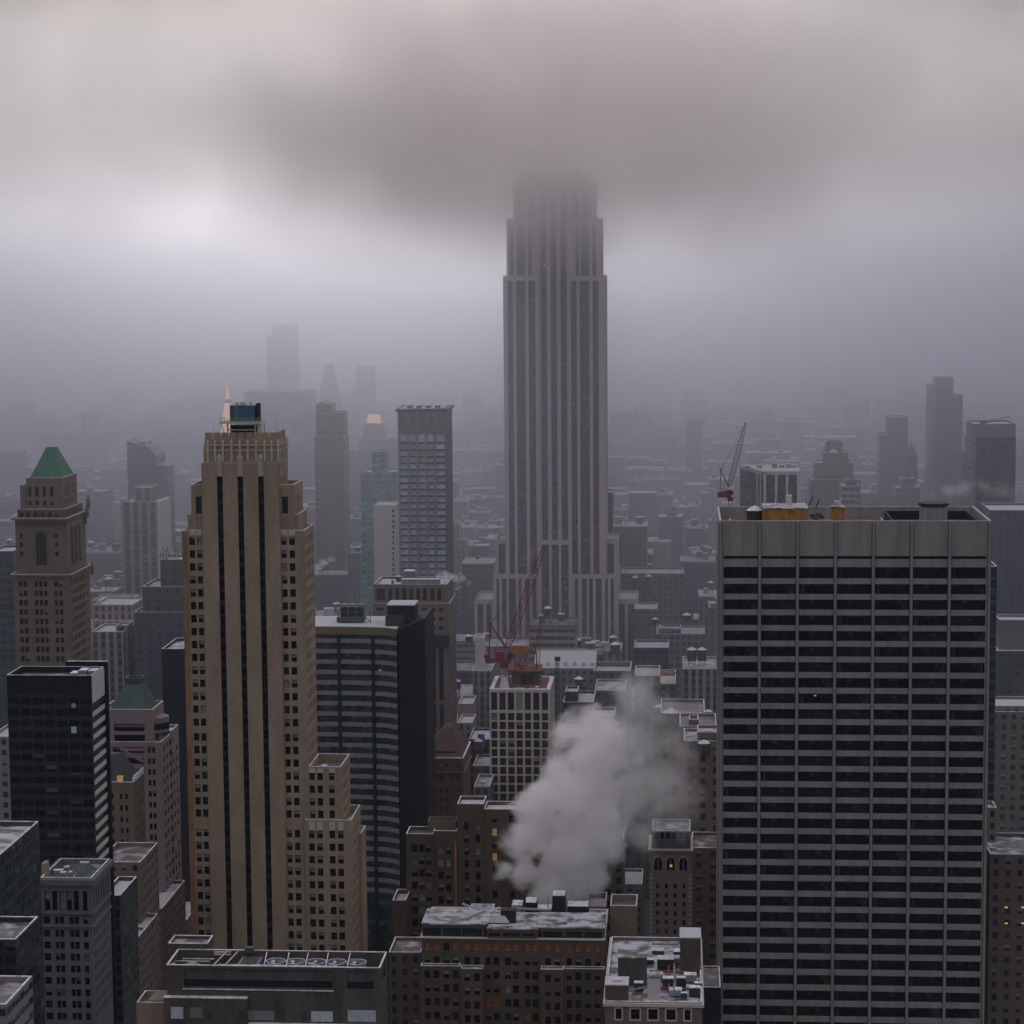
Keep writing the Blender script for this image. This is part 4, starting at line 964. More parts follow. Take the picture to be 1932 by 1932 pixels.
# =================================================================== construction-topped grid tower
Y = 820.0
o = thing('grid_tower', 'pale concrete grid tower topped by a red construction deck and cranes', 'building', (P(980, 1400, Y).x, Y + 14, 0))
x0, x1 = P(923.2, 1301, Y).x, P(1038, 1301, Y).x; D = 27
cg_ = px_cols([(926.5, 938), (942.2, 954), (958, 970), (974, 985.7), (990, 1001.5), (1006, 1017.6), (1022.3, 1033.8)], 1330, Y, x0)
GZ = lambda py: P(980, py, Y).z
rg = [(GZ(1340), GZ(1306.5)), (GZ(1359.6), GZ(1345.4)), (GZ(1376.6), GZ(1362))] + [(GZ(1379.6 + 16.85 * i + 14.2), GZ(1379.6 + 16.85 * i)) for i in range(12)]
ws = block(o, x0, x1, Y, Y + D, 0, GZ(1301), 'limestone', 'rust_deck', cg_, even(7, D, .66, .03), rg, d=.55, ph=.9, pt_=1.5, cope='snow_cap')
put_windows(o, ws, [('dark', 8), ('full', .4), ('blind', .6)], 100)
zd = GZ(1301) - .9
xx = lambda px, yy=Y + 10, py=1280: P(px, py, yy).x
for nm, pa, pb, ya, yb, z_a, z_b, m in (('core_wall', 966, 984, Y + 14, Y + 22, 0, 5, 'concrete'), ('core_void', 984, 1006, Y + 15, Y + 22, 0, 4, 'black_steel'), ('steel_deck', 955, 1020, Y + 12, Y + 26, 5.3, 5.9, 'rust_deck'), ('shelter', 1000, 1018, Y + 3, Y + 6, 0, .5, 'rust_deck'), ('plywood_pile', 1010, 1016, Y + 4, Y + 6, .5, 1.2, 'white_panel'), ('core_wall', 1006, 1016, Y + 14, Y + 21, 0, 5, 'concrete'), ('orange_hoarding', 964, 998, Y + 24, Y + 26, 9, 13, 'orange_brick')):
    q = MB(); q.box(xx(pa, ya), xx(pb, ya), ya, yb, zd + z_a + .01, zd + z_b); q.build(nm, m, o)
q = MB()
for i in range(5): q.bar((xx(958 + i * 12), Y + 13, zd), (xx(958 + i * 12), Y + 13, zd + 9), .16)
for i in range(9):
    q.bar((xx(956 + rnd.random() * 60), Y + 12 + rnd.random() * 12, zd + 6), (xx(956 + rnd.random() * 60), Y + 12 + rnd.random() * 12, zd + 6.5 + rnd.random() * 1.5), .2)
q.build('steelwork', 'red_paint', o)
q = MB(); q.prism([(xx(972, Y + 4), Y + 3), (xx(986, Y + 4), Y + 2.4), (xx(989, Y + 4), Y + 4.5), (xx(976, Y + 4), Y + 5)], zd, zd + .9); q.build('tarpaulin', 'tarp', o)
q = MB(); q.frustum(xx(942, Y + 8), xx(961, Y + 8), Y + 5, Y + 10, zd, xx(947, Y + 8), xx(957, Y + 8), Y + 7, Y + 9, zd + 3.6); q.build('draped_canvas', 'canvas', o)
q = MB()
for i in range(14):
    a = rnd.uniform(x0 + 3, x1 - 4); b = rnd.uniform(Y + 2, Y + 12); q.box(a, a + rnd.uniform(.4, 2), b, b + rnd.uniform(.3, 1.2), zd + .02, zd + rnd.uniform(.2, 1))
q.build('stacked_material', 'rust_deck', o)
q = MB(); q.box(x1 + .6, x1 + 2.6, Y + 8, Y + 10, 0, P(1048, 1246, Y + 8).z)
# hoist mast beside it
h = thing('hoist_mast', 'thin dark lattice hoist mast standing right of the grid tower', 'hoist', (P(1052, 1400, Y + 6).x, Y + 6, 0))
q = MB(); xm = P(1052, 1300, Y + 6).x; ztop = P(1052, 1241, Y + 6).z; zl = P(1052, 1370, Y + 6).z - 20
for sx in (-.55, .55):
    for sy in (-.55, .55): q.bar((xm + sx, Y + 6 + sy, 0), (xm + sx, Y + 6 + sy, ztop), .12)
z = zl
while z < ztop - 1.5:
    q.bar((xm - .55, Y + 5.45, z), (xm + .55, Y + 5.45, z + 1.5), .09); q.bar((xm - .55, Y + 5.45, z), (xm + .55, Y + 5.45, z), .09); z += 1.5
q.build('mast', 'black_steel', h)
q = MB(); q.box(xm - 1, xm + 1, Y + 5, Y + 7, ztop - 1.2, ztop + .3); q.build('head', 'black_steel', h)

# =================================================================== cranes
def lattice(mb, p, q, w0, w1, n, r, mid=None, wm=None):
    "four-chord lattice boom from p to q"
    p, q = Vector(p), Vector(q); d = (q - p).normalized(); u = d.cross(Vector((0, 1, 0))).normalized(); v = d.cross(u)
    def wid(t):
        if wm is None: return w0 + (w1 - w0) * t
        return (w0 + (wm - w0) * min(1, t / .12)) if t < .55 else wm + (w1 - wm) * (t - .55) / .45
    cs = []
    for i in range(n + 1):
        t = i / n; c = p + (q - p) * t; h_ = wid(t) / 2
        cs.append([c + u * a * h_ + v * b * h_ for a, b in ((-1, -1), (1, -1), (1, 1), (-1, 1))])
    for i in range(n):
        for j in range(4):
            mb.bar(cs[i][j], cs[i + 1][j], r)
            k_ = (j + 1) % 4
            mb.bar(cs[i][j] if i % 2 else cs[i][k_], cs[i + 1][k_] if i % 2 else cs[i + 1][j], r * .6)
            mb.bar(cs[i][j], cs[i][k_], r * .6)
def luffing_crane(label, Y, foot, tip, apex, tail, mast_px, mast_bot, mast_top, m='red_paint', s=1.0, jw=2.0, cab=None, mastm=None, hookdrop=None, ropes=True, nj=16):
    f, t, a, tl = (P(*pp, Y) for pp in (foot, tip, apex, tail))
    o = thing('tower_crane', label, 'crane', (f.x, Y, 0))
    q = MB(); lattice(q, f, t, jw * .5, jw * .35, nj, .13 * s, wm=jw); q.build('jib', m, o)
    q = MB(); q.bar(tl, a, .32 * s); q.bar(P(foot[0] - (foot[0] - tail[0]) * .1, foot[1], Y), a, .3 * s)
    q.bar(a + (tl - a) * .02 + Vector((0, 0, 0)), f + (a - f) * .0 + Vector((0, .4, 0)), .22 * s); mdp = f + (a - f) * .45; q.bar(mdp, tl + (f - tl) * .3, .14 * s); q.bar(a - Vector((.5, 0, -.2)), a + Vector((.5, 0, .2)), .5 * s); q.build('a_frame', m, o)
    q = MB(); zt_ = min(f.z, tl.z); q.box(tl.x - 1.2 * s, f.x + 1.2 * s, Y - 1.3 * s, Y + 1.3 * s, zt_ - 2.4 * s, zt_ - .9 * s); q.box(tl.x + 2.5 * s, tl.x + 6 * s, Y - 1.2 * s, Y + 1.2 * s, zt_ - .89 * s, zt_ + 1.6 * s); q.box(f.x - 4.5 * s, f.x - .8 * s, Y - 1 * s, Y + 1 * s, zt_ - .89 * s, zt_ + .9 * s); q.build('machinery_deck', m, o)
    q = MB(); q.box(tl.x - 1.6 * s, tl.x + .9 * s, Y - 1.5 * s, Y + 1.5 * s, zt_ - .89 * s, zt_ + .6 * s); q.build('counterweight', m, o)
    q = MB(); q.bar((f.x + 1.1 * s, Y - 2 * s, zt_ + .2), (f.x + 1.1 * s, Y - .3 * s, zt_ + .2), 1.35 * s, n=12); q.build('cab', 'dark_wall' if cab is None else cab, o)
    mb_ = P(mast_px, mast_bot, Y); mt = zt_ - 2.4 * s
    q = MB(); q.cyl(mb_.x, Y, mt - 2.2 * s, mt - .003, 1.3 * s, 8, r2=2 * s); q.build('slew_ring', m, o)
    q = MB(); lattice(q, (mb_.x, Y, mb_.z), (mb_.x, Y, mt - 2.2 * s), 2.2 * s, 2.2 * s, max(3, int((mt - mb_.z) / 3)), .15 * s); q.build('mast', mastm or m, o)
    if ropes:
        q = MB(); q.bar(a, t, .045); q.bar(a, f + (t - f) * .8, .04); q.build('pendant_rope', 'black_steel', o)
    if hookdrop:
        q = MB(); hb = t + Vector((.5, 0, -hookdrop)); q.bar(t + Vector((.5, 0, 0)), hb, .04); q.bar(hb, hb - Vector((0, 0, 2)), .35, r2=.15); q.build('hook', 'black_steel', o)
    return o
luffing_crane('large red luffing crane leaning right over the pale grid tower', 832, (957, 1222), (1028.5, 1028), (925, 1177), (922, 1237), 951.5, 1282, 1250, s=1.0, jw=2.8, mastm='white_panel', hookdrop=14, nj=26)
luffing_crane('smaller red crane with a near-vertical boom at the right of the grid tower roof', 836, (1014, 1266), (1020.3, 1163), (1010.5, 1218), (1006, 1268), 1016, 1292, 1275, s=.55, jw=1.3, nj=20)
q = MB(); q.bar(P(1010.6, 1218, 836), P(984, 1241, 836), .25); q.build('stay', 'red_paint', bpy.data.objects['tower_crane.001'])
luffing_crane('faint red crane with a tall boom left of the slab office tower roof', 780, (1375.5, 918), (1407.5, 796), (1359.8, 886), (1358.5, 930), 1378, 1000, 948, s=.62, jw=1.6, nj=20)
luffing_crane('tiny dark crane lying low on the slanted glass tower', 1452, (268, 835), (250, 827), (272, 834), (276, 836), 268, 846, 838, m='dark_metal', s=.6, jw=1.0, nj=6, ropes=False)
luffing_crane('tiny dark crane with long boom on the bright-topped tower at right', 1260, (1859, 797), (1908, 785), (1856, 794), (1851, 797), 1857, 803, 799, m='dark_metal', s=.45, jw=.9, nj=12, ropes=False)

# =================================================================== banded office block with dark end wall
Y = 700.0
o = thing('banded_office', 'curving office block of brown bands and teal glass with a snowy roof', 'building', (P(670, 1400, Y).x, Y + 10, 0))
zs = P(680, 1183, Y).z
pts = [(P(560, 1183, Y).x, Y), (P(640, 1183, Y).x, Y), (P(700, 1183, Y).x, Y - .8), (P(725, 1184.5, Y).x, Y - 1.6), (P(751.5, 1189, Y).x, Y - 4.5)]
back = [(P(751.5, 1189, Y).x, Y + 22), (P(560, 1183, Y).x, Y + 22)]
ban = 3.32; nfl = 40
q = MB(); q.prism([(a, b + .5) for a, b in pts] + back, 0, zs - .9, 0, (1.6, ban)); q.build('glazing', 'f_office', o)
cover(pts[0][0], pts[-1][0], Y, Y + 22, zs)
def bandpoly(off): return [(a, b - off) for a, b in pts] + back
q = MB(); q.prism(bandpoly(0), zs - 2.4, zs); q.build('band', 'brown_stone', o)
for i in range(1, 26):
    zb = zs - 2.6 - i * ban
    if zb < 30: break
    q = MB(); q.prism(bandpoly(0), zb + .9 - 0, zb + 2.15); q.build('band', 'travertine_pier', o)
for px in (640, 705, 562):
    q = MB(); p = P(px, 1250, Y); q.box(p.x - .55, p.x + .55, Y - 1.25 if px > 700 else Y - .25, Y + .3, 30, zs - 2.5); q.build('teal_column', 'glass_teal', o)
rp = MB(); rp.prism([(a, b + .6) for a, b in pts] + [(back[0][0], Y + 21.5), (back[1][0], Y + 21.5)], zs + .003, zs + .12); rp.build('roof', 'snow_full', o)
for i in range(26):
    p0 = P(596 + i * 6, 1187, Y)
q = MB(); p = P(608, 1205, Y)
for (px, py) in ((622, 1193), (633, 1195)):
    p = P(px, py, Y - .05); q.box(p.x - .15, p.x + .15, Y + .35, Y + .45, p.z - .12, p.z + .12)
q.build('ceiling_light', 'lamp_warm', o)
q = MB(); p = P(707, 1307, Y); q.box(p.x - .9, p.x + .6, Y - .55, Y - .45, p.z - .5, p.z + .2); q.build('lit_window', 'lamp_warm', o)
q = MB(); p = P(718, 1263, Y); q.box(p.x - .4, p.x + .4, Y - 1.3, Y - 1.2, p.z - .3, p.z + .2); q.build('lit_window', 'lit_room', o)
Yd = Y - 4.5
dw = MB(); xa, xb = P(751.6, 1190, Yd).x, P(802, 1164, Yd).x
dw.prism([(xa, Yd), (xb, Yd), (xb, Yd + 24), (xa, Yd + 24)], 0, 1, 0, (3, 3.5), [P(751, 1190, Yd).z, P(802, 1166, Yd).z, P(802, 1166, Yd).z, P(751, 1188, Yd).z]); dw.build('end_wall', 'dark_wall', o)
cover(xa, xb, Yd, Yd + 24, P(751, 1188, Yd).z)
xa, xb = P(731, 1150, Y + 4).x, P(781.5, 1150, Y + 4).x
q = MB(); q.box(xa, xb, Y + 4, Y + 14, zs + .13, P(760, 1143, Y + 4).z); q.build('penthouse', 'dark_wall', o)
q = MB(); q.box(xa - .2, xb + .2, Y + 3.8, Y + 14.2, P(760, 1143, Y + 4).z + .003, P(760, 1141, Y + 4).z); q.build('penthouse_roof', 'snow_full', o)
q = MB(); q.ring(P(727, 1170, Y + 1).x, P(762, 1170, Y + 1).x, Y + 1, Y + 3.6, .25, zs + .13, zs + 3.4); q.build('balcony_frame', 'dark_metal', o)
cu = thing('chiller_bank', 'bank of three louvred cooling fans on the snowy banded office roof', 'cooling unit', (P(664, 1170, Y + 8).x, Y + 9, zs))
xa, xb = P(636, 1170, Y + 8).x, P(687, 1170, Y + 8).x
q = MB(); q.box(xa, xb, Y + 7, Y + 12, zs + .5, zs + 1.9); q.build('base', 'verdigris', cu)
q = MB(); q.box(xa + 1.2, xb - .1, Y + 7.6, Y + 11.6, zs + 1.903, zs + 5.2); q.build('louvre_case', 'verdigris', cu)
for i in range(3):
    f_ = MB(); wq = (xb - xa - 1.3) / 3; c = xa + 1.2 + wq * (i + .5); f_.cyl(c, Y + 9.6, zs + 5.203, zs + 5.9, wq * .42, 14); f_.build('fan_cowl', 'galvanised', cu)
    f_ = MB(); f_.box(c - wq * .38, c + wq * .38, Y + 7.5, Y + 7.597, zs + 3.9, zs + 4.9); f_.box(c - wq * .38, c + wq * .38, Y + 7.5, Y + 7.597, zs + 2.3, zs + 3.5); f_.build('louvre', 'black_steel', cu)
q = MB(); c = P(699, 1170, Y + 8).x; q.bar((c - 3, Y + 8, zs + 4), (c, Y + 8, zs + .2), .2); q.bar((c - 3, Y + 8, zs + .2), (c - 3, Y + 8, zs + 4), .15); q.bar((c, Y + 8, zs + .2), (c, Y + 8, zs + 3.6), .15); q.bar((c - 4, Y + 8, zs + 4), (c + 5, Y + 8, zs + 3.8), .15); q.build('pipe_rack', 'galvanised', cu)

# =================================================================== brown stone tower behind it
Y = 850.0
o = thing('brown_stone_tower', 'brown stone tower with tall top-floor windows and a steaming snowy roof', 'tower', (P(780, 1300, Y).x, Y + 12, 0))
x0, x1 = P(704.6, 1104, Y).x, P(843, 1104, Y).x; D = 23
cs_ = px_cols([(709.5, 725), (731.5, 739), (745, 752.5), (758, 765.5), (771.5, 779), (784.5, 792), (797, 805), (811, 819), (824, 832)], 1110, Y, x0)
ws = block(o, x0, x1, Y + 1, Y + D, P(780, 1144, Y).z, P(780, 1103.5, Y).z, 'brown_stone', 'snow_full', cs_, even(5, D - 1, .5), [(P(780, 1134, Y).z, P(780, 1111, Y).z)], d=.5, ph=.9)
x0, x1 = P(703.6, 1139, Y).x, P(848, 1139, Y).x
c_lo = px_cols([(709, 724), (797, 806), (812, 821), (827, 835.5)], 1150, Y, x0)
rl_ = [(P(780, t_ + 8, Y).z, P(780, t_, Y).z) for t_ in (1147, 1164, 1181)] + [(P(780, 1212, Y).z, P(780, 1200, Y).z), (P(780, 1321, Y).z, P(780, 1218, Y).z), (P(780, 1375, Y).z, P(780, 1329, Y).z), (P(780, 1420, Y).z, P(780, 1380, Y).z)]
ws += block(o, x0, x1, Y, Y + D + 2, 0, P(780, 1138.5, Y).z, 'brown_stone', 'snow_most', c_lo, even(5, D, .45), rl_, d=.5, ph=.6)
put_windows(o, ws, [('dark', 4), ('teal', 1)], 100)
q = MB(); xa, xb = P(807, 1190, Y).x, P(847.5, 1190, Y).x; q.box(xa, xb, Y - 1.6, Y - .003, P(800, 1220, Y).z, P(800, 1198, Y).z); q.build('glass_box', 'glass_teal', o)
zr_ = P(780, 1103.5, Y).z - .9
for (pa, pb, ya, yb, h_, m) in ((757, 829, 855, 858, 2.2, 'grey_stone'), (762, 782, 862, 867, 4.4, 'grey_stone'), (738, 742, 854, 856, 2, 'dark_metal'), (747, 755, 864, 867, 2, 'dark_metal')):
    roof_unit(o, P(pa, 1095, ya).x, P(pb, 1095, ya).x, ya, yb, zr_, zr_ + h_, m)
q = MB(); xa, xb = P(708, 1100, Y + 2).x, P(842, 1100, Y + 2).x
for zz in (1.4, 2.0): q.bar((xa, Y + 1.6, zr_ + zz), (xb, Y + 1.6, zr_ + zz), .05)
for i in range(14): q.bar((xa + (xb - xa) * i / 13, Y + 1.6, zr_ + .8), (xa + (xb - xa) * i / 13, Y + 1.6, zr_ + 2), .05)
for px in (838, 846): q.bar((P(px, 1090, Y + 14).x, Y + 14, zr_), (P(px, 1090, Y + 14).x, Y + 14, zr_ + 4.2), .12)
q.bar((P(838, 1090, Y + 14).x, Y + 14, zr_ + 4.2), (P(846, 1090, Y + 14).x, Y + 14, zr_ + 4.2), .12)
q.build('railing', 'pale_steel', o)

# =================================================================== red mansard building
Y = 740.0
o = thing('mansard_building', 'dark brick building with a red hipped mansard roof dusted in snow', 'building', (P(832, 1450, Y).x, Y + 12, 0))
x0, x1 = P(790, 1432, Y).x, P(874, 1432, Y).x; D = 26
rowsM = [(P(832, t_ + h_, Y).z, P(832, t_, Y).z) for t_, h_ in ((1440, 6.5), (1462, 10), (1488, 8), (1504.5, 8), (1521, 8), (1537, 8))]
cm_ = even(7, x1 - x0, .42, .05)
ws = block(o, x0, x1, Y, Y + D, 0, P(832, 1431, Y).z, 'red_brick', 'roof_wet', cm_, even(6, D, .42), rowsM, d=.35, ph=.15, cope=None)
put_windows(o, ws, [('dark', 4), ('teal', 1), ('full', 1), ('dim', .5)], 100)
q = MB(); z0_, z1_ = P(832, 1431, Y).z + .02, P(843, 1372, Y + 9).z
xp = P(843, 1372, Y + 9).x
q.frustum(x0 + .3, x1 - .3, Y + .3, Y + D - .3, z0_, xp - 1, xp + 1.2, Y + 9, Y + 16, z1_); q.build('hipped_roof', 'red_roof', o)
q = MB(); q.box(xp - 4.2, xp + 3.6, Y + 1.8, Y + 3.2, z0_ + .6, z0_ + 2.0); q.build('dormer_slot', 'dark_wall', o)
q = MB(); q.cyl(xp, Y + 10, z1_, z1_ + 1.2, .5, 8, r2=.1); q.build('finial', 'verdigris', o)
q = MB(); q.ring(x0 - .5, x1 + .5, Y - .5, Y + D + .5, .5, P(832, 1458, Y).z, P(832, 1456, Y).z); q.build('cornice', 'brown_stone', o)
s = MB(); s.ring(x0 - .15, x1 + .15, Y - .15, Y + D + .15, .5, z0_ + .003, z0_ + .3); s.build('eaves_snow', 'snow_cap', o)

# =================================================================== dark office tower, lower left
Y = 500.0
o = thing('dark_office_tower', 'nearly black office tower with pale diagonal-looking stripes down its right side', 'tower', (P(95, 1400, Y).x, Y + 8, 0))
x0, x1 = P(12.5, 1275, Y).x, P(171.8, 1275, Y).x; D = 11.5; zt = P(95, 1274.5, Y).z
mb = MB(); mb.box(x0, x1, Y, Y + D, 0, zt - 4.5, 0, (2.6, 2.62)); mb.build('wall', 'f_dark', o); cover(x0, x1, Y, Y + D, zt)
q = MB(); q.ring(x0, x1, Y, Y + D, .3, zt - 4.49, zt); q.build('parapet', 'dark_wall', o)
q = MB(); q.face([(x0 + .3, Y + .3, zt - 1.4), (x1 - .3, Y + .3, zt - 1.4), (x1 - .3, Y + D - .3, zt - 1.4), (x0 + .3, Y + D - .3, zt - 1.4)]); q.build('roof', 'roof_wet', o)
q = MB(); q.ring(x0 + .02, x1 - .02, Y + .02, Y + D - .02, .2, zt + .003, zt + .12); q.build('coping', 'snow_cap', o)
q = MB(); q.box(x1 + .003, x1 + .18, Y + .3, Y + D - .4, zt - 6.4, zt - .1); q.build('side_panel', 'white_panel', o)
for i in range(24):
    q = MB(); zb = zt - 8.6 - i * 2.62; q.box(x1 + .003, x1 + .15, Y + .3, Y + D - .4, zb - .95, zb + .1); q.build('side_band', 'white_panel', o)
q = MB(); q.box(x1 + .003, x1 + .9, Y + D - .35, Y + D + .6, 0, zt + 1.2); q.box(x1 - 9, x1 + .9, Y + D + .01, Y + D + .6, zt - 2, zt + 1.2); q.build('rear_fin', 'dark_wall', o)
q = MB(); q.box(x1 - 8.5, x1 + .9, Y + D + .01, Y + D + .6, zt + 1.203, zt + 1.33); q.build('fin_snow', 'snow_cap', o)
for (pa, pb, m, hh_) in ((155, 172, 'snow_half', 1.0), (175, 183, 'galvanised', 1.7), (196, 208, 'galvanised', 1.6)):
    xa = P(pa * .85, 1270, Y + 5).x; roof_unit(o, xa, xa + 1.9, Y + 4.5, Y + 8, zt - 1.4, zt - 1.4 + hh_)
for (px, py, wd, hh_, m) in ((184 - 45, 1331, 1.0, 1.0, 'blind'), (139.5, 1377, 1.2, 1.5, 'curtain'), (143, 1460, 1.6, .15, 'blind')):
    q = MB(); p = P(px, py, Y); q.box(p.x - wd / 2, p.x + wd / 2, Y - .06, Y - .003, p.z - hh_ / 2, p.z + hh_ / 2); q.build('window', m, o)

# postmodern granite tower with a green hipped cap
Y = 640.0
o = thing('green_capped_tower', 'mauve granite tower with a dark green truncated pyramid roof, right of the black tower', 'tower', (P(240, 1400, Y).x, Y + 8, 0))
zb = P(240, 1340.5, Y).z
x0, x1 = P(190, 1340, Y).x, P(286.5, 1340, Y).x
cA_ = px_cols([(213, 271)], 1370, Y, x0)
ws = block(o, x0, x1, Y + 1.2, Y + 15, P(240, 1400, Y).z - 4, zb, 'pink_stone', 'roof_wet', cA_, [(3, 5.5), (8, 10.5)], [(P(240, 1382, Y).z, P(240, 1367, Y).z), (P(240, 1402, Y).z, P(240, 1388, Y).z)], d=.6, ph=.6)
x0b, x1b = P(184, 1400, Y).x, P(304.6, 1400, Y).x
c2_ = px_cols([(213, 271), (279, 284.5), (287, 292.5)], 1420, Y, x0b)
rr2 = px_rows([1410 + 20.6 * i for i in range(16)], 11, 280, Y)
ws += block(o, x0b, x1b, Y, Y + 14, 0, P(240, 1400, Y).z, 'pink_stone', 'snow_half', [c2_[0]] + c2_[1:], [(2, 4), (6, 8), (10, 12)], rr2, d=.5, ph=.7)
x2b = P(325.5, 1380, Y + 14).x
ws += block(o, x1b - 4, x2b, Y + 12, Y + 22, 0, P(316, 1380, Y + 12).z, 'pink_stone', 'snow_most', [(4.6, 5.6)], [(2, 4), (6, 8)], rr2, d=.5, ph=.8)
put_windows(o, ws, [('dark', 4), ('teal', 2), ('blind', 1)], 100)
q = MB(); q.frustum(x0 + 1.8, x1 - 1.6, Y + 2, Y + 14, zb - .58, P(236, 1285, Y + 6).x, P(266, 1285, Y + 6).x, Y + 6, Y + 10, P(250, 1289, Y + 6).z); q.build('hipped_cap', 'verdigris', o)
q = MB(); q.ring(P(235.5, 1282, Y + 6).x, P(267.5, 1282, Y + 6).x, Y + 5.8, Y + 10.2, .45, P(250, 1289, Y + 6).z, P(250, 1279, Y + 6).z); q.build('cap_rim', 'verdigris', o)
for i in range(4):
    q = MB(); zz = P(316, 1430 + 92 * i, Y + 6).z; q.bar((x2b + .15, Y + 13, zz), (x2b + .15, Y + 20, zz + 5.5), .3); q.bar((x2b + .15, Y + 13, zz), (x2b + .15, Y + 16.5, zz), .25); q.build('side_brace', 'pink_stone', o)
q = MB(); p = P(272, 1404, Y + .5); p2 = P(271, 1437, Y); p3 = P(228, 1411, Y)
q.bar((p3.x, Y - .2, p3.z), (p2.x, Y - .2, p2.z), .5); q.bar((p3.x, Y - .2, p3.z - .5), (p2.x, Y - .2, p3.z - .5), .4); q.build('truss_bracket', 'pink_stone', o)
bow = MB()
for j in range(2):
    z0_, z1_ = P(300, 1382 - j * 0, Y + 6).z, P(300, 1345, Y + 6).z
pts_ = [(x1 + .003, Y + 2.5)] + [(x1 + 3.4 * math.sin(math.pi * i / 8) + .003, Y + 2.5 + 9 * i / 8) for i in range(1, 8)] + [(x1 + .003, Y + 11.5)]
bow.prism(pts_, P(300, 1380, Y + 6).z, P(300, 1352, Y + 6).z); bow.build('bowed_bay', 'pink_stone', o)
q = MB(); pts2 = [(a + (.12 if a > x1 + .1 else 0), b) for a, b in pts_]; q.prism(pts2, P(300, 1374, Y + 6).z, P(300, 1362, Y + 6).z); q.build('bay_glass', 'glass_teal', o)

# old mansard tower between
Y = 590.0
o = thing('old_mansard_tower', 'sooty brown tower with a steep dark mansard roof between black tower and green-capped tower', 'tower', (P(225, 1550, Y).x, Y + 7, 0))
x0, x1 = P(185, 1480, Y).x, P(252, 1480, Y).x
zt = P(225, 1476, Y).z
rr3 = px_rows([1498 + 21.5 * i for i in range(10)], 10, 230, Y)
ws = block(o, x0, x1, Y, Y + 12, 0, zt, 'brown_stone', 'roof_wet', px_cols([(208, 214), (226, 231), (236, 241)], 1500, Y, x0), [(1.5, 2.6), (4, 5), (6.5, 7.5), (9, 10)], rr3, d=.4, ph=.5)
put_windows(o, ws, [('dark', 5), ('blind', 1)], 60)
q = MB(); q.frustum(x0 + .5, x1 - .6, Y + .6, Y + 11.4, zt - .4, P(190, 1423, Y + 5).x, P(224, 1423, Y + 5).x, Y + 5, Y + 8, P(215, 1423, Y + 5).z); q.build('mansard_roof', 'slate_roof', o)
q = MB(); p = P(226.5, 1470, Y + 1); q.box(p.x - .8, p.x + .8, Y + .7, Y + 2, p.z - .8, p.z + .8); q.build('lit_dormer', 'lit_room', o)
q = MB(); q.box(x1 - .4, x1 + .2, Y + .4, Y + 1, zt, zt + 1.2)
for i in range(6): q.box(x1 - .4, x1 + .2, Y + 1.5 + i * 1.8, Y + 2 + i * 1.8, zt, zt + 1.6)
q.build('cresting', 'snow_cap', o)

tower('brown_loft_building', 'brown loft block with a snow-edged roof below the old mansard tower', 'building', 560, [(184, 264.5, 1626.5, 20)], 'f_brick', cell=(2.6, 2.9), roof='roof_wet')
tower('green_loft_building', 'narrow dark block with a bright snowy roof right of the colonnaded stone building', 'building', 520, [(190, 226.5, 1690, 17)], 'f_glass', cell=(2.8, 2.8), roof='snow_full')
tower('flat_roofed_block', 'long flat grey-roofed block running back beside the art deco tower base', 'building', 620, [(247, 306, 1714, 30)], 'f_brick', cell=(2.4, 2.8), roof='snow_grey')
tower('round_cornered_block', 'small brown block with snowy polygonal roof below the flat roofed block', 'building', 540, [(220, 253, 1779, 26)], 'f_brick', cell=(2.6, 2.9), roof='snow_half')
tower('narrow_alley_block', 'brown low block with one snowy ledge beside the art deco tower base', 'building', 700, [(306, 345, 1745, 40)], 'f_brick', cell=(2.6, 2.9), roof='snow_grey')
tower('snow_yard_building', 'low building with ragged snow roof far down beside the art deco tower', 'building', 780, [(325, 372, 1700, 40)], 'f_tan', cell=(2.6, 2.9), roof='snow_most')
# dark green glass tower, bottom left
Y = 430.0
o = thing('green_glass_block', 'dark green glass block with a snowy roof corner at the left frame edge', 'building', (P(-40, 1650, Y).x, Y + 12, 0))
x0, x1 = P(-90, 1615, Y).x, P(1, 1613, Y).x
ws = block(o, x0, x1, Y, Y + 27, 0, P(0, 1613, Y).z, 'f_glass', 'snow_half', cell=(2.4, 2.7), ph=.9)
tower('black_foreground_block', 'almost black low block in the bottom left corner with snowy ledge', 'building', 380, [(-60, 30, 1772, 14)], 'f_dark', cell=(2.4, 2.4), roof='snow_thin')
tower('banded_ledge_building', 'dark block with pale band courses at the bottom left corner of the picture', 'building', 330, [(-60, 12, 1895, 14)], 'f_band', cell=(2.4, 2.4), roof='roof_wet')

# colonnaded stone building
Y = 480.0
o = thing('colonnaded_building', 'grey stone office with tall top colonnade and dentil cornice, bottom left', 'building', (P(120, 1700, Y).x, Y + 8, 0))
x0, x1 = P(76, 1665, Y).x, P(172.5, 1665, Y).x; D = 16.5; zt = P(120, 1657, Y).z
cc_ = px_cols([(83.5, 94.5), (98, 108), (111.5, 121.5), (125, 135), (138.5, 148.5), (155.5, 164.5)], 1690, Y, x0)
rws = [(P(120, 1719, Y).z, P(120, 1681, Y).z)]
ws = block(o, x0, x1, Y, Y + D, P(120, 1724, Y).z, zt, 'grey_stone', 'roof_wet', cc_[:5] + [cc_[5]], even(7, D, .5, .05), rws, d=.6, ph=1.1)
rws = px_rows([1730] + [1755 + 22.3 * i for i in range(8)], 14, 120, Y)
cc2 = px_cols([(82, 95), (103.5, 111), (112.5, 121), (131.5, 139.5), (141, 149.5), (157.5, 166.5)], 1760, Y, x0 + .15)
ws += block(o, x0 + .15, x1 - .15, Y + .15, Y + D - .15, 0, P(120, 1724, Y).z - .003, 'grey_stone', 'roof_wet', cc2, even(7, D, .45, .05), rws, d=.4, ph=0)
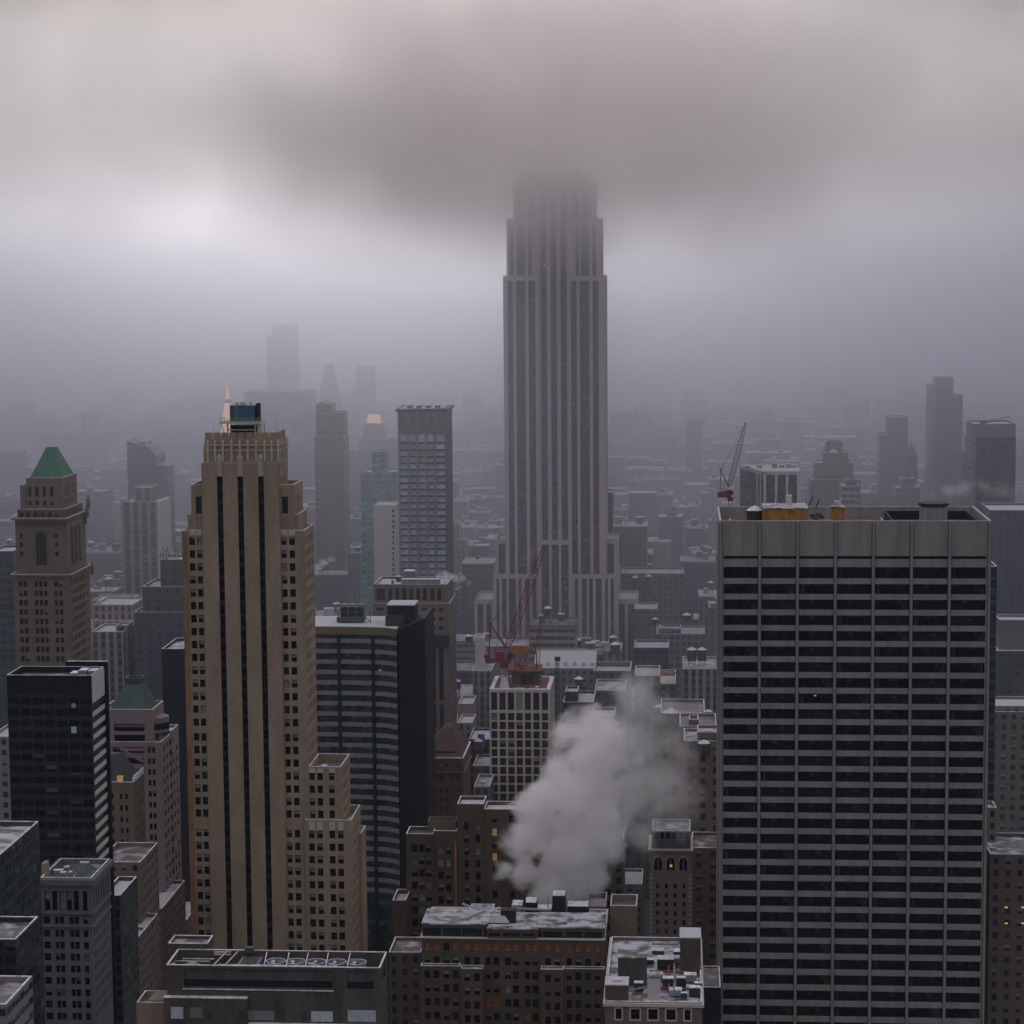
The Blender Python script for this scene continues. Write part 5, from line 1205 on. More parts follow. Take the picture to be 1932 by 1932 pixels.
put_windows(o, ws, [('dark', 6), ('full', .5), ('teal', .6), ('blind', 1)], 100)
q = MB(); q.ring(x0 - .7, x1 + .7, Y - .7, Y + D + .7, 1.0, P(120, 1668, Y).z, P(120, 1657, Y).z - .2); q.build('cornice', 'grey_stone', o)
for i in range(26):
    q = MB(); xx_ = x0 + (x1 - x0) * (i + .5) / 26; q.box(xx_ - .11, xx_ + .11, Y - .5, Y - .003, P(120, 1670.5, Y).z, P(120, 1668.2, Y).z); q.build('dentil', 'limestone', o)
for i in range(24):
    q = MB(); yy = Y + D * (i + .5) / 24; q.box(x1 + .003, x1 + .5, yy - .11, yy + .11, P(120, 1670.5, Y).z, P(120, 1668.2, Y).z); q.build('dentil', 'limestone', o)
for (za,) in ((1722.5,), (1747,)):
    q = MB(); q.ring(x0 - .25, x1 + .25, Y - .25, Y + D + .25, .38, P(120, za + 2, Y).z, P(120, za, Y).z); q.build('string_course', 'grey_stone', o)
zr_ = zt - 1.1
q = MB(); q.box(P(76, 1650, Y + 2).x, P(84, 1650, Y + 2).x, Y + 3, Y + 6, zr_, zr_ + 3.5); q.build('stair_hut', 'tan_brick', o)
for i in range(3):
    q = MB(); xa = P(140 + i * 8, 1650, Y + 5 + i * 2.5).x; q.frustum(xa, xa + 2.2, Y + 4 + i * 3, Y + 7 + i * 3, zr_ + .01, xa + .9, xa + 1.3, Y + 5.2 + i * 3, Y + 5.8 + i * 3, zr_ + 1.2); q.build('skylight', 'verdigris', o)
for (pa, yy, s_, h_) in ((112, 4, 1.4, 1.1), (120, 8, 1.2, 1.3), (100, 7, 2.2, .8), (128, 3, .8, 1.5), (150, 13, 2.0, 1.0)):
    xa = P(pa, 1650, Y + yy).x; roof_unit(o, xa, xa + s_, Y + yy, Y + yy + 1.4, zr_, zr_ + h_, 'galvanised')
q = MB(); p = P(113.5, 1654, Y + 1); q.box(p.x - .15, p.x + .15, Y - .05, Y - .003, zt - .5, zt - .2); q.build('wall_lamp', 'lamp_warm', o)
tower('grey_annex', 'plain grey stone annex block rising behind the colonnaded building', 'building', 505, [(76, 128, 1598, 12), (106, 128, 1587, 9, 3), (120, 150, 1607, 10, 1)], 'concrete', roof='roof_wet', ph=.3)

# =================================================================== cooling plant roof in the foreground
Y = 450.0
o = thing('cooling_plant_building', 'foreground concrete building with an open roof well of cooling fans', 'building', (P(500, 1900, Y).x, Y + 8, 0))
x0, x1, xm = P(314, 1823, Y).x, P(717, 1825, Y).x, P(639, 1823, Y).x
zt = P(480, 1823.5, Y).z; D = 11; KZ = lambda py: P(480, py, Y).z
mb = MB()
op = [(P(347, 1840, Y).x - x0, P(627, 1840, Y).x - x0), (P(654, 1840, Y).x - x0, P(706, 1840, Y).x - x0)]
ws = grid_face(mb, 'f', x0, x1, Y, Y + D, 60, zt, op, [(KZ(1864), KZ(1829))], .6)
ws += grid_face(mb, 'w', x0, x1, Y, Y + D, 60, zt, [(1.5, 8.5)], [(KZ(1864), KZ(1829))], .5)
mb.face([(x0, Y + D, 60), (x0, Y, 60), (x0, Y, zt), (x0, Y + D, zt)]); mb.face([(x1, Y + D, 60), (x0, Y + D, 60), (x0, Y + D, zt), (x1, Y + D, zt)])
O = [(x0, Y), (x1, Y), (x1, Y + D), (x0, Y + D)]; t = .35; I = [(x0 + t, Y + t), (x1 - t, Y + t), (x1 - t, Y + D - t), (x0 + t, Y + D - t)]
for i in range(4):
    j = (i + 1) % 4; mb.face([(*O[i], zt), (*O[j], zt), (*I[j], zt), (*I[i], zt)]); mb.face([(*I[j], zt - 3), (*I[i], zt - 3), (*I[i], zt), (*I[j], zt)])
mb.build('wall', 'concrete', o); cover(x0, x1, Y, Y + D, zt)
for wq in ws:
    q = MB()
    if wq[3] == 'f':
        q.box(wq[0] - wq[4] / 2, wq[0] + wq[4] / 2, wq[1] - .001, wq[1] + .1, wq[2], wq[2] + wq[5])
        n = int(wq[4] / .9)
        for i in range(1, n): q.box(wq[0] - wq[4] / 2 + i * .9, wq[0] - wq[4] / 2 + i * .9 + .08, wq[1] - .1, wq[1] - .003, wq[2], wq[2] + wq[5])
    else: q.box(wq[0] - .1, wq[0] + .001, wq[1] - wq[4] / 2, wq[1] + wq[4] / 2, wq[2], wq[2] + wq[5])
    q.build('louvre', 'dark_wall', o)
q = MB(); q.face([(x0 + t, Y + t, zt - 3), (x1 - t, Y + t, zt - 3), (x1 - t, Y + D - t, zt - 3), (x0 + t, Y + D - t, zt - 3)]); q.build('well_floor', 'dark_metal', o)
q = MB(); q.ring(x0 - .05, x1 + .05, Y - .05, Y + D + .05, .38, zt + .003, zt + .14); q.build('coping', 'snow_cap', o)
def snowbeam(pa, ya, pb, yb, w_=.14, z_=0.0):
    q = MB(); a = Vector((P(pa, 1810, ya).x, ya, zt - .2 + z_)); b = Vector((P(pb, 1810, yb).x, yb, zt - .2 + z_)); q.bar(a, b, w_); q.build('roof_beam', 'snow_cap', o)
snowbeam(412, Y + 1.6, 637, Y + 1.6)
for i in range(6):
    p0 = 412 + 37 * i
    snowbeam(p0, Y + 1.6, p0 + 18, Y + .3, .1); snowbeam(p0 + 18, Y + .3, p0 + 37, Y + 1.6, .1)
for px in (404, 425, 498, 540, 576, 614, 655): snowbeam(px, Y + 1.6, px + (6 if px > 450 else 24), Y + D - .4, .13)
snowbeam(404, Y + 8.5, 436, Y + 8.5); snowbeam(404, Y + 10, 436, Y + 10.3); snowbeam(318, Y + .4, 330, Y + 2)
snowbeam(322, Y + 6.2, 396, Y + 6.2, .12, -.8); snowbeam(345, Y + 8.5, 404, Y + 8.5, .12, -1)
for i, px in enumerate((520.3, 557.5, 596, 634.5, 672.6)):
    f_ = thing('cooling_fan', 'round snow-rimmed roof fan, number %s of the row of five from the left' % 'one two three four five'.split()[i], 'fan', (P(px, 1806, Y + 5.6).x, Y + 5.6, zt - 3), 'roof cooling fans')
    cx, cyy, r = f_.location.x, Y + 5.6, 2.0
    q = MB(); q.cyl(cx, cyy, zt - 3, zt - .55, r, 24, cap=False); q.cyl(cx, cyy, zt - 3, zt - .55, r - .15, 24, cap=False); q.build('cowl', 'galvanised', f_)
    q = MB()
    for k_ in range(24):
        a0, a1 = 2 * math.pi * k_ / 24, 2 * math.pi * (k_ + 1) / 24
        q.bar((cx + r * math.cos(a0), cyy + r * math.sin(a0), zt - .5), (cx + r * math.cos(a1), cyy + r * math.sin(a1), zt - .5), .09)
    q.build('rim', 'snow_cap', f_)
    an0 = rnd.random()
    for k_ in range(4):
        q = MB(); a0 = an0 + math.pi / 2 * k_; d_ = Vector((math.cos(a0), math.sin(a0), 0)); n_ = Vector((-math.sin(a0), math.cos(a0), 0))
        c0 = Vector((cx, cyy, zt - .95)); q.face([c0 + n_ * .15, c0 - n_ * .15 + Vector((0, 0, .1)), c0 + d_ * (r - .25) - n_ * .42 + Vector((0, 0, .2)), c0 + d_ * (r - .25) + n_ * .42]); q.build('blade', 'pale_steel', f_)
    q = MB(); q.cyl(cx, cyy, zt - 1.2, zt - .75, .32, 10); q.build('hub', 'black_steel', f_)
q = MB(); a, b = P(451, 1800, Y + 6).x, P(490, 1800, Y + 6).x; q.box(a, b, Y + 4, Y + 9.5, zt - 2.9, zt - .9); q.build('duct_housing', 'galvanised', o)
q = MB(); q.box(a + .5, b - .5, Y + 4.4, Y + 9, zt - .897, zt - .8); q.build('duct_mouth', 'joint', o)
tt = thing('roof_tank', 'squat tank with a tan cone lid inside the foreground roof well', 'water tank', (P(361, 1818, Y + 3).x, Y + 3, zt - 3))
q = MB(); q.cyl(tt.location.x, Y + 3, zt - 3, zt - 1.0, 1.9, 20); q.build('body', 'wood_tank', tt); q = MB(); q.cyl(tt.location.x, Y + 3, zt - .997, zt + .15, 2.0, 20, r2=.05); q.build('cone_lid', 'roof_wet', tt)
q = MB(); p = P(467, 1790, Y + D - 1)
# rear strip of the building and the left annex
block(o, P(329, 1780, Y + D + 6).x, P(403, 1780, Y + D + 6).x, Y + D + .01, Y + D + 6, 60, P(360, 1781, Y + D).z, 'concrete', 'roof_wet', ph=.6, name='rear_wing')
q = MB(); p = P(470, 1782, Y + D - 1.5); q.box(p.x - .9, p.x + .9, Y + D - 2, Y + D - .5, zt, zt + 1.1); q.build('roof_box', 'verdigris', o)
# lower storeys with doors and shutters
zl = KZ(1886)
lx0, lx1 = P(312, 1890, Y).x, P(468, 1890, Y).x
q = MB(); q.box(lx0, lx1, Y - 1.4, Y - .003, 60, P(400, 1884, Y - 1.4).z); q.build('front_bay', 'concrete', o)
q = MB(); q.box(lx0 - .1, lx1 + .1, Y - 1.5, Y - .01, P(400, 1884, Y - 1.4).z + .003, P(400, 1884, Y - 1.4).z + .12); q.build('bay_snow', 'snow_cap', o)
for (pa, pb, ya, yb, m, dy) in ((322, 346, 1900, 1922, 'curtain', 1.4), (358, 382, 1901, 1921, 'blind', 1.4), (390, 401, 1907, 1926, 'joint', 1.4), (449, 460, 1905, 1924, 'joint', 1.4), (465.5, 517, 1907, 1925, 'blind', 0), (525, 534, 1908, 1928, 'joint', 0), (568, 579, 1908, 1930, 'joint', 0), (587, 628, 1908, 1928, 'curtain', 0), (656, 709, 1906, 1928, 'curtain', 0)):
    q = MB(); a, b = P(pa, ya, Y - dy - .1), P(pb, yb, Y - dy - .1); q.box(a.x, b.x, Y - dy - .12, Y - dy - .006, b.z, a.z); q.build('shutter' if m != 'joint' else 'door', m, o)
q = MB(); zz = KZ(1930); q.box(lx1, x1, Y - 1.5, Y - .003, zz - 1.5, zz); q.build('ledge', 'concrete', o)
q = MB(); q.box(lx1 + .1, x1 - .1, Y - 1.45, Y - .01, zz + .003, zz + .15); q.build('ledge_snow', 'snow_cap', o)
q = MB(); zz = KZ(1868)
q.box(P(345, 1865, Y).x, P(629, 1865, Y).x, Y - .2, Y - .003, zz, zz + .18); q.build('sill', 'snow_cap', o)
an = tower('grille_roof_annex', 'low annex with a roof grille left of the foreground cooling plant', 'building', 455, [(257, 318, 1892, 8)], 'tan_brick', roof='roof_wet', ph=1.0)
q = MB(); ab = (P(284, 1880, 458).x, P(316, 1880, 458).x); zz = P(300, 1885, 457).z
for i in range(9): q.bar((ab[0] + (ab[1] - ab[0]) * i / 8, 456.5, zz), (ab[0] + (ab[1] - ab[0]) * i / 8 + .8, 462, zz + .2), .07)
for i in range(8): q.bar((ab[0], 456.5 + i * .75, zz + i * .03), (ab[1] + .4, 456.5 + i * .75, zz + i * .03), .07)
q.build('roof_grille', 'limestone', an)

# =================================================================== ziggurat-fronted tan building, bottom centre
Y = 560.0
o = thing('glass_penthouse_building', 'dark tan building with a strip-glazed penthouse, snowy roof and amber top-floor windows', 'building', (P(965, 1850, Y).x, Y + 12, 0))
LZ = lambda py, yy=Y: P(965, py, yy).z
LX = lambda px, py=1800, yy=Y: P(px, py, yy).x
x0, x1 = LX(795, 1770), LX(1139, 1770)
grp = [(233, 265), (285, 320), (342, 375), (395, 428), (462, 495), (517, 550), (583, 615), (628, 662), (695, 730), (740, 775), (808, 840), (852, 887), (927, 960), (980, 1013), (1048, 1080), (1100, 1135), (1158, 1190), (1213, 1245)]
cw = px_cols([(724.5 + .3281 * a, 724.5 + .3281 * b) for a, b in grp], 1800, Y, x0)
tp = [1780.5 + 26.2 * i for i in range(6)]
rwL = px_rows(tp, 15.4, 965, Y)
ws = block(o, x0, x1, Y, Y + 27, 60, LZ(1772), 'dark_tan', 'snow_half', cw, even(6, 27, .45), rwL, d=.4, ph=.2)
kept = []
for q_ in ws:
    if q_[3] == 'f':
        row = min(range(6), key=lambda i: abs(rwL[i][0] - q_[2]))
        if row == 0: q_ = q_ + (rnd.choice(('dim', 'dim', 'dim', 'dim', 'dark')),)
        elif row in (4, 5): q_ = q_ + (rnd.choice(('dark', 'dim', 'blind', 'teal')),)
        else: q_ = q_ + (rnd.choice(('dark', 'teal', 'blind', 'blind', 'full' if row == 3 else 'dark')),)
    kept.append(q_)
q = MB(); q.ring(x0 - .35, x1 + .35, Y - .35, Y + 27.3, .7, LZ(1772) + .003, LZ(1769.5)); q.build('cornice', 'limestone', o)
def pent(pa, pb, yt, dy, gl):
    a, b = LX(pa, yt, Y - dy), LX(pb, yt, Y - dy)
    m_ = MB(); cl = px_cols(gl, 1760, Y - dy, a)
    w_ = grid_face(m_, 'f', a, b, Y - dy, Y + 12, LZ(1770), LZ(yt, Y - dy), cl, [(LZ(1768, Y - dy), LZ(yt + 6.5, Y - dy))], .5)
    m_.face([(b, Y - dy, LZ(1770)), (b, Y + 12, LZ(1770)), (b, Y + 12, LZ(yt, Y - dy)), (b, Y - dy, LZ(yt, Y - dy))]); m_.face([(a, Y + 12, LZ(1770)), (a, Y - dy, LZ(1770)), (a, Y - dy, LZ(yt, Y - dy)), (a, Y + 12, LZ(yt, Y - dy))])
    m_.build('penthouse_wall', 'dark_tan', o)
    for g_ in w_:
        q = MB(); q.box(g_[0] - g_[4] / 2, g_[0] + g_[4] / 2, g_[1] - .001, g_[1] + .1, g_[2], g_[2] + g_[5])
        for i in range(1, 5): q.box(g_[0] - g_[4] / 2 + g_[4] * i / 5 - .04, g_[0] - g_[4] / 2 + g_[4] * i / 5 + .04, g_[1] - .06, g_[1] - .003, g_[2], g_[2] + g_[5], 1)
        q.build('penthouse_window', ['glass_teal', 'frame_paint'], o)
    r_ = MB(); r_.box(a - .2, b + .2, Y - dy - .25, Y + 14, LZ(yt, Y - dy) + .003, LZ(yt, Y - dy) + .35); r_.build('penthouse_roof', 'snow_half', o)
pent(796.5, 920, 1746, -.8, [(798.5, 832), (836, 869), (872, 909), (913, 918)])
pent(920.3, 1013, 1754, .4, [(922, 943.5), (949, 982), (986, 1009)])
pent(1013.3, 1140, 1750, -.9, [(1016, 1022), (1024.5, 1061), (1067, 1098), (1103, 1136)])
q = MB(); p = P(993, 1766, Y); q.box(p.x - .35, p.x + .35, Y + .72, Y + .8, p.z - .2, p.z + .3); q.build('lit_lamp', 'lamp_warm', o)
for (pa, pb, yt, dy) in ((793, 868.3, 1822.5, 2.2), (868.7, 911, 1828, 3.0), (1019.5, 1062.5, 1829.5, 3.0), (1063, 1140.5, 1828, 2.2)):
    a, b = LX(pa, yt, Y - dy), LX(pb, yt, Y - dy)
    cl = [((LX(724.5 + .3281 * u, 1840, Y - dy)) - a, (LX(724.5 + .3281 * v, 1840, Y - dy)) - a) for u, v in grp]
    cl = [c for c in cl if c[0] > .3 and c[1] < b - a - .3]
    rw = [r for r in px_rows([t_ + (5 if dy > 2.5 else 0) for t_ in tp[2:]], 15.2, 965, Y - dy)]
    kept += block(o, a, b, Y - dy, Y + .0 - .004, 60, P(pa, yt, Y - dy).z, 'dark_tan', 'snow_half', cl, [(.4, dy - .5)] if dy > 2.5 else [(.5, 1.4)], rw, d=.35, ph=.3, pt_=.3, name='front_bay')
put_windows(o, kept, [('dark', 4), ('teal', 2), ('blind', 3)], 100)
# plant on its roof
for i, (pa, pb, py, h_, m, yy) in enumerate(((990, 1012, 1700, 3.0, 'dark_wall', 20), (1042, 1066, 1700, 4.6, 'black_steel', 21), (1070, 1110, 1702, 2.4, 'dark_wall', 19), (965, 985, 1694, 1.6, 'galvanised', 22), (1013, 1040, 1706, 2.2, 'black_steel', 16))):
    a, b = LX(pa, py, Y + yy), LX(pb, py, Y + yy); roof_unit(o, a, b, Y + yy, Y + yy + 5, LZ(1772) - .2, LZ(1772) + h_ + .8, m)
q = MB(); zz = LZ(1772) + 1.2
q.bar(P(876, 1733, Y + 6), P(925, 1712, Y + 12), .3); q.bar(P(873, 1705, Y + 8), P(921, 1722, Y + 12), .3); q.bar(P(925, 1722, Y + 10), P(943, 1712, Y + 14), .25); q.build('gantry_arm', 'pale_steel', o)
q = MB(); q.bar(P(966, 1714, Y + 12), P(1039, 1717, Y + 12), .35, n=10); q.bar(P(1034, 1690, Y + 14), P(1034, 1717, Y + 12), .2); q.build('duct_pipe', 'galvanised', o)
for i, (px, pt_y) in enumerate(((949, 1698), (991, 1700))):
    q = MB(); a = P(px, 1716, Y + 18); b = P(px, pt_y - 12, Y + 18); q.bar(a, b, .22); q.build('vent_pipe', 'black_steel', o)
q = MB(); p = P(939, 1736, Y + 4); q.frustum(p.x - 2.6, p.x + 3.0, Y + 3, Y + 7, LZ(1748), p.x - 1.5, p.x + 1.8, Y + 4, Y + 6, LZ(1748) + 1.6); q.build('covered_unit', 'canvas', o)
q = MB(); p = P(957, 1738, Y + 5); q.box(p.x - 1.6, p.x + 2.2, Y + 4, Y + 7, LZ(1750), LZ(1750) + 3.2); q.build('dark_tank', 'black_steel', o)
for (pa, pb, ya, yb, h_) in ((886, 930, 14, 20, 2.0), (1018, 1026, 4, 20, 1.0), (1100, 1136, 8, 14, .8)):
    q = MB(); q.ring(LX(pa, 1730, Y + ya), LX(pb, 1730, Y + ya), Y + ya, Y + yb, .25, LZ(1772), LZ(1772) + 1.4 + h_); q.build('roof_kerb', 'snow_cap', o)

# tower part to the right: two open-topped shafts
tower('rooftop_shaft', 'tall blank brown elevator shaft with snow-rimmed open top', 'building', 585, [(1151, 1202, 1709, 11)], 'brown_stone', roof='roof_wet', ph=1.6)
tower('open_grey_court', 'grey stone block with a pale sunken roof beneath the steam plume', 'building', 600, [(1104, 1143, 1710, 14)], 'grey_stone', roof='snow_grey', ph=1.5)

# =================================================================== tan window wall behind (pilaster with an orange edge glow painted on)
Y = 650.0
o = thing('tan_apartment_block', 'tan stepped block with rows of sash windows and one glow-painted pilaster behind the steam', 'building', (P(900, 1600, Y).x, Y + 8, 0))
MZ = lambda py: P(900, py, Y).z
MX = lambda px, py=1600, yy=Y: P(px, py, yy).x
c3x = lambda l: [(754.7 + .3125 * a, 754.7 + .3125 * b) for a, b in l]
def mblk(pa, pb, yt, cols, tops_, dy, D_, z0=60):
    a, b = MX(pa, yt, Y + dy), MX(pb, yt, Y + dy)
    return block(o, a, b, Y + dy, Y + dy + D_, z0, P(pa, yt, Y + dy).z, 'dark_tan', 'snow_full' if pa > 860 else 'roof_wet', px_cols(cols, 1600, Y + dy, a), even(4, D_, .45), px_rows(tops_, 14.7, 900, Y + dy), d=.4, ph=1.0)
tlo = [1594.6 + 23.35 * i for i in range(13)]
ws = mblk(765.7, 817, 1573.6, c3x([(68, 105), (112, 148), (155, 190)]), tlo, -.6, 9)
ws += mblk(817.3, 862, 1568, c3x([(228, 262), (275, 308)]), [t_ + 4 for t_ in tlo], 0, 9)
ws += mblk(862.3, 912.5, 1517, c3x([(388, 415), (455, 485)]), [1551.7, 1575.3] + [1599.5 + 23.35 * i for i in range(9)], -.3, 10)
ws += mblk(912.8, 1110, 1527, c3x([(556, 587), (660, 690), (760, 790), (860, 890), (960, 990), (1060, 1090)]), [1537.7, 1562.6, 1586, 1609.5, 1633, 1656, 1680], 0, 10)
ws2 = []
for q_ in ws:
    p = proj(q_[0], q_[1], q_[2] + 1)
    if q_[3] == 'f' and 925 < p[0] < 942 and (1560 < p[1] < 1575 or 1607 < p[1] < 1622): q_ = q_ + ('lit',)
    ws2.append(q_)
put_windows(o, ws2, [('dark', 5), ('blind', 4), ('full', 1)], 100)
q = MB(); q.box(MX(857.2), MX(861.6), Y - .5, Y - .003, 60, MZ(1588)); q.build('pilaster', 'lit_edge_brick', o)  # orange light along this edge, put in as brick colour
q = MB(); q.ring(MX(808, 1556, Y + 3), MX(861, 1556, Y + 3), Y + 2.5, Y + 8.5, .3, MZ(1570), MZ(1553.5)); q.build('roof_parapet', 'brown_stone', o)
q = MB()
for i in range(60):
    a = rnd.uniform(972, 990); b = rnd.uniform(0, 1); v = P(a, 1512 - 8 * b, Y + 5); q.bar(v, v + Vector((rnd.uniform(-.8, .8), rnd.uniform(-.6, .6), rnd.uniform(0, 1))), .25, n=3, r2=.03)
sh = q.build('shrub', 'foliage', None, origin=P(980, 1512, Y + 5)); tag(sh, 'dark evergreen shrub on the snowy terrace just left of the steam', 'shrub')
q = MB()
for i in range(5): p = P(966 + 2.6 * i, 1515, Y + 3); q.box(p.x - .4, p.x + .4, Y + 2.5, Y + 3.2, p.z - .6, p.z)
q.build('terrace_bench', 'yellow_paint', o)
tower('snow_shelf_building', 'narrow brown building with a smooth snowy sunken roof left of the tan block', 'building', 640, [(740, 766, 1699, 12)], 'dark_tan', roof='snow_grey', ph=1.2)
o = tower('arched_window_wall', 'dark brown wall with paired windows below the snow shelf at bottom centre left', 'building', 585, [(733, 794, 1797, 14)], 'f_brick', cell=(3.2, 3.5), roof='roof_wet')
tower('window_pair_building', 'tan block with paired windows seen through the right side of the steam', 'building', 665, [(1117, 1177, 1583, 16)], 'f_tan', cell=(3.2, 3.6), roof='snow_half')
# gothic club building
Y = 640.0
o = thing('gothic_building', 'old carved stone building with three pointed-arch windows and quoins right of the steam', 'building', (P(1265, 1700, Y).x, Y + 7, 0))
x0, x1 = P(1226, 1605, Y).x, P(1305, 1605, Y).x; D = 16
HZ = lambda py: P(1265, py, Y).z
ws = block(o, x0 + .6, x1 - .3, Y + .8, Y + D - 1, HZ(1605), HZ(1570), 'grey_stone', 'snow_thin', even(6, x1 - x0 - .9, .6, .03), even(6, D - 2, .5), [(HZ(1584), HZ(1572.5))], d=.3, ph=.25)
ws += block(o, x0, x1, Y, Y + D, 60, HZ(1603), 'pink_stone', 'snow_half', even(4, x1 - x0, .34, .08), even(4, D, .34), px_rows([1668 + 17 * i for i in range(6)], 9, 1265, Y), d=.35, ph=.3)
put_windows(o, ws, [('dark', 1)], 80)
q = MB(); q.ring(x0 - .5, x1 + .5, Y - .5, Y + D + .5, .8, HZ(1606), HZ(1602.5)); q.build('cornice', 'limestone', o)
for i in range(3):
    xm = x0 + (x1 - x0) * (.2 + .3 * i); r = 1.35; q = MB(); zz = HZ(1628)
    arc = [(xm - r, zz), ] + [(xm - r * math.cos(math.pi * j / 8), zz + 1.9 * math.sin(math.pi * j / 8)) for j in range(1, 8)] + [(xm + r, zz)]
    q.face([(xm + r, Y - .02, HZ(1642)), (xm + r, Y - .02, zz)][::1] + [(a, Y - .02, b) for a, b in reversed(arc[1:-1])] + [(xm - r, Y - .02, zz), (xm - r, Y - .02, HZ(1642))]); q.build('arched_window', 'glass_dark', o)
    q = MB()
    for j in range(len(arc) - 1): q.bar((arc[j][0], Y - .1, arc[j][1]), (arc[j + 1][0], Y - .1, arc[j + 1][1]), .17)
    q.bar((xm - r, Y - .1, HZ(1642)), (xm - r, Y - .1, zz), .17); q.bar((xm + r, Y - .1, HZ(1642)), (xm + r, Y - .1, zz), .17); q.bar((xm, Y - .08, HZ(1642)), (xm, Y - .08, zz + 1.5), .09); q.build('arch_moulding', 'limestone', o)
q = MB(); p = P(1266, 1633, Y); q.box(p.x - .35, p.x + .35, Y - .1, Y - .04, p.z - .4, p.z + .3); q.build('lit_lamp', 'lamp_warm', o)
q = MB()
for i in range(22):
    zz = HZ(1648) - i * 1.3
    q.box(x0 - .1, x0 + .6 + .25 * (i % 2), Y - .1, Y - .003, zz - .55, zz); q.box(x1 - .6 - .25 * (i % 2), x1 + .1, Y - .1, Y - .003, zz - .55, zz)
q.build('quoins', 'limestone', o)
tower('dark_brown_block', 'tall dark brown block filling the gap left of the slab office tower', 'building', 720, [(1290, 1362, 1398, 20), (1316, 1362, 1382, 12, 3)], 'f_brick', cell=(4, 3.8), roof='snow_half')
tower('black_wing', 'unlit black wing at the foot of the slab office tower', 'building', 575, [(1325, 1360, 1863, 18)], 'dark_wall', roof='roof_wet', ph=.3)
tower('deep_brown_block', 'dark brown block with one lit upper floor left of the slab tower base', 'building', 690, [(1306, 1358, 1600, 20)], 'f_brick', cell=(3.5, 3.6), roof='roof_wet')
tower('grey_yard_building', 'grey low block with a pale flat roof between steam and carved stone building', 'building', 760, [(1166, 1212, 1668, 20)], 'f_grey', roof='snow_grey')
tower('stone_wing', 'narrow dark stone wing right of the glow-painted pilaster block base', 'building', 720, [(690, 745, 1660, 20)], 'f_grey', cell=(3, 3.5), roof='snow_half')
o = tower('slender_stone_tower', 'slim grey tower with a small tempietto top right of the art deco tower base', 'building', 700, [(686, 728, 1760, 12), (690, 724, 1640, 10, 2)], 'f_pier', cell=(3, 3.5), roof='snow_half')

# machinery-strewn snowy roof, bottom right of centre
Y = 500.0
o = thing('machinery_roof_building', 'stone-trimmed brick building whose deep snowy roof is crowded with machinery', 'building', (P(1230, 1900, Y).x, Y + 20, 0))
x0, x1 = P(1141, 1893, Y).x, P(1325, 1893, Y).x; D = 50; zt = P(1230, 1891, Y).z
cq = px_cols([(1161.5, 1173), (1190, 1207), (1223, 1241), (1257, 1275), (1291.5, 1303)], 1910, Y, x0)
ws = block(o, x0, x1, Y, Y + D, 60, zt, 'brown_stone', 'snow_half', cq, even(7, D, .4), [(P(1230, 1924, Y).z, P(1230, 1904, Y).z)], d=.4, ph=.8)
put_windows(o, ws, [('dark', 1)], 40)
q = MB(); q.ring(x0 - .4, x1 + .4, Y - .45, Y + D + .4, .7, P(1230, 1899, Y).z, P(1230, 1892.5, Y).z); q.build('cornice', 'limestone', o)
for wq in ws:
    if wq[3] == 'f':
        q = MB(); zc = wq[2]; q.ring  # surround
        for (xa, xb, za, zb) in ((-.3, -.003, -.2, wq[5] + .3), (wq[4] + .003, wq[4] + .3, -.2, wq[5] + .3), (0, wq[4], wq[5] + .003, wq[5] + .3), (0, wq[4], -.3, -.003)):
            q.box(wq[0] - wq[4] / 2 + xa, wq[0] - wq[4] / 2 + xb, Y - .1, Y - .003, zc + za, zc + zb)
        q.build('window_surround', 'limestone', o)
z0r = zt - .8
def RX(px, yy): return P(px, 1850, yy).x
def bulk(name, label, pa, pb, ya, yb, h_, m, rm='snow_full', cat='bulkhead'):
    b_o = thing(name, label, cat, (RX((pa + pb) / 2, ya), ya, z0r))
    q = MB(); q.box(RX(pa, ya), RX(pb, ya), ya, yb, z0r, z0r + h_); q.build('wall', m, b_o)
    q = MB(); q.box(RX(pa, ya) - .1, RX(pb, ya) + .1, ya - .1, yb + .1, z0r + h_ + .003, z0r + h_ + .25); q.build('roof', rm, b_o)
    return b_o
bh = bulk('stair_bulkhead', 'pinkish brick hut with a square snowy lid at the front left of the machinery roof', 1141.5, 1185, Y + 1, Y + 7, 4.2, 'red_brick')
q = MB(); c = RX(1165, Y + 4); q.box(c - 1, c + 1, Y + 3, Y + 5, z0r + 4.46, z0r + 4.9); q.build('hatch', 'white_panel', bh)
bulk('tan_bulkhead', 'tan brick hut behind the pinkish hut on the machinery roof', 1166, 1220, Y + 14, Y + 20, 6.5, 'concrete', 'snow_thin')
bulk('tall_grey_hut', 'tall grey hut with snowy top at the far right of the machinery roof', 1283, 1322, Y + 24, Y + 32, 8.5, 'concrete')
bulk('white_plant_box', 'pale ribbed plant box standing mid-front on the machinery roof', 1222, 1246, Y + 4, Y + 7.5, 5.2, 'white_panel', 'snow_half', 'plant unit')
ro = random.Random(3)
ks = [(1196, 9, 2.2, 2.2), (1250, 12, 2.6, 2.4), (1262, 6, 3, 1.6), (1276, 10, 2.2, 3.2), (1290, 16, 3, 2.0), (1230, 18, 2.5, 1.5), (1240, 26, 4, 2.6), (1255, 30, 3.5, 1.6), (1300, 6, 2.6, 2.2), (1310, 12, 1.8, 1.4), (1215, 30, 2.4, 1.2), (1205, 24, 1.6, 1.6), (1270, 36, 4, 1.4), (1230, 38, 3, 1.0), (1300, 38, 2.5, 1.2), (1284, 4, 1.5, 1.6)]
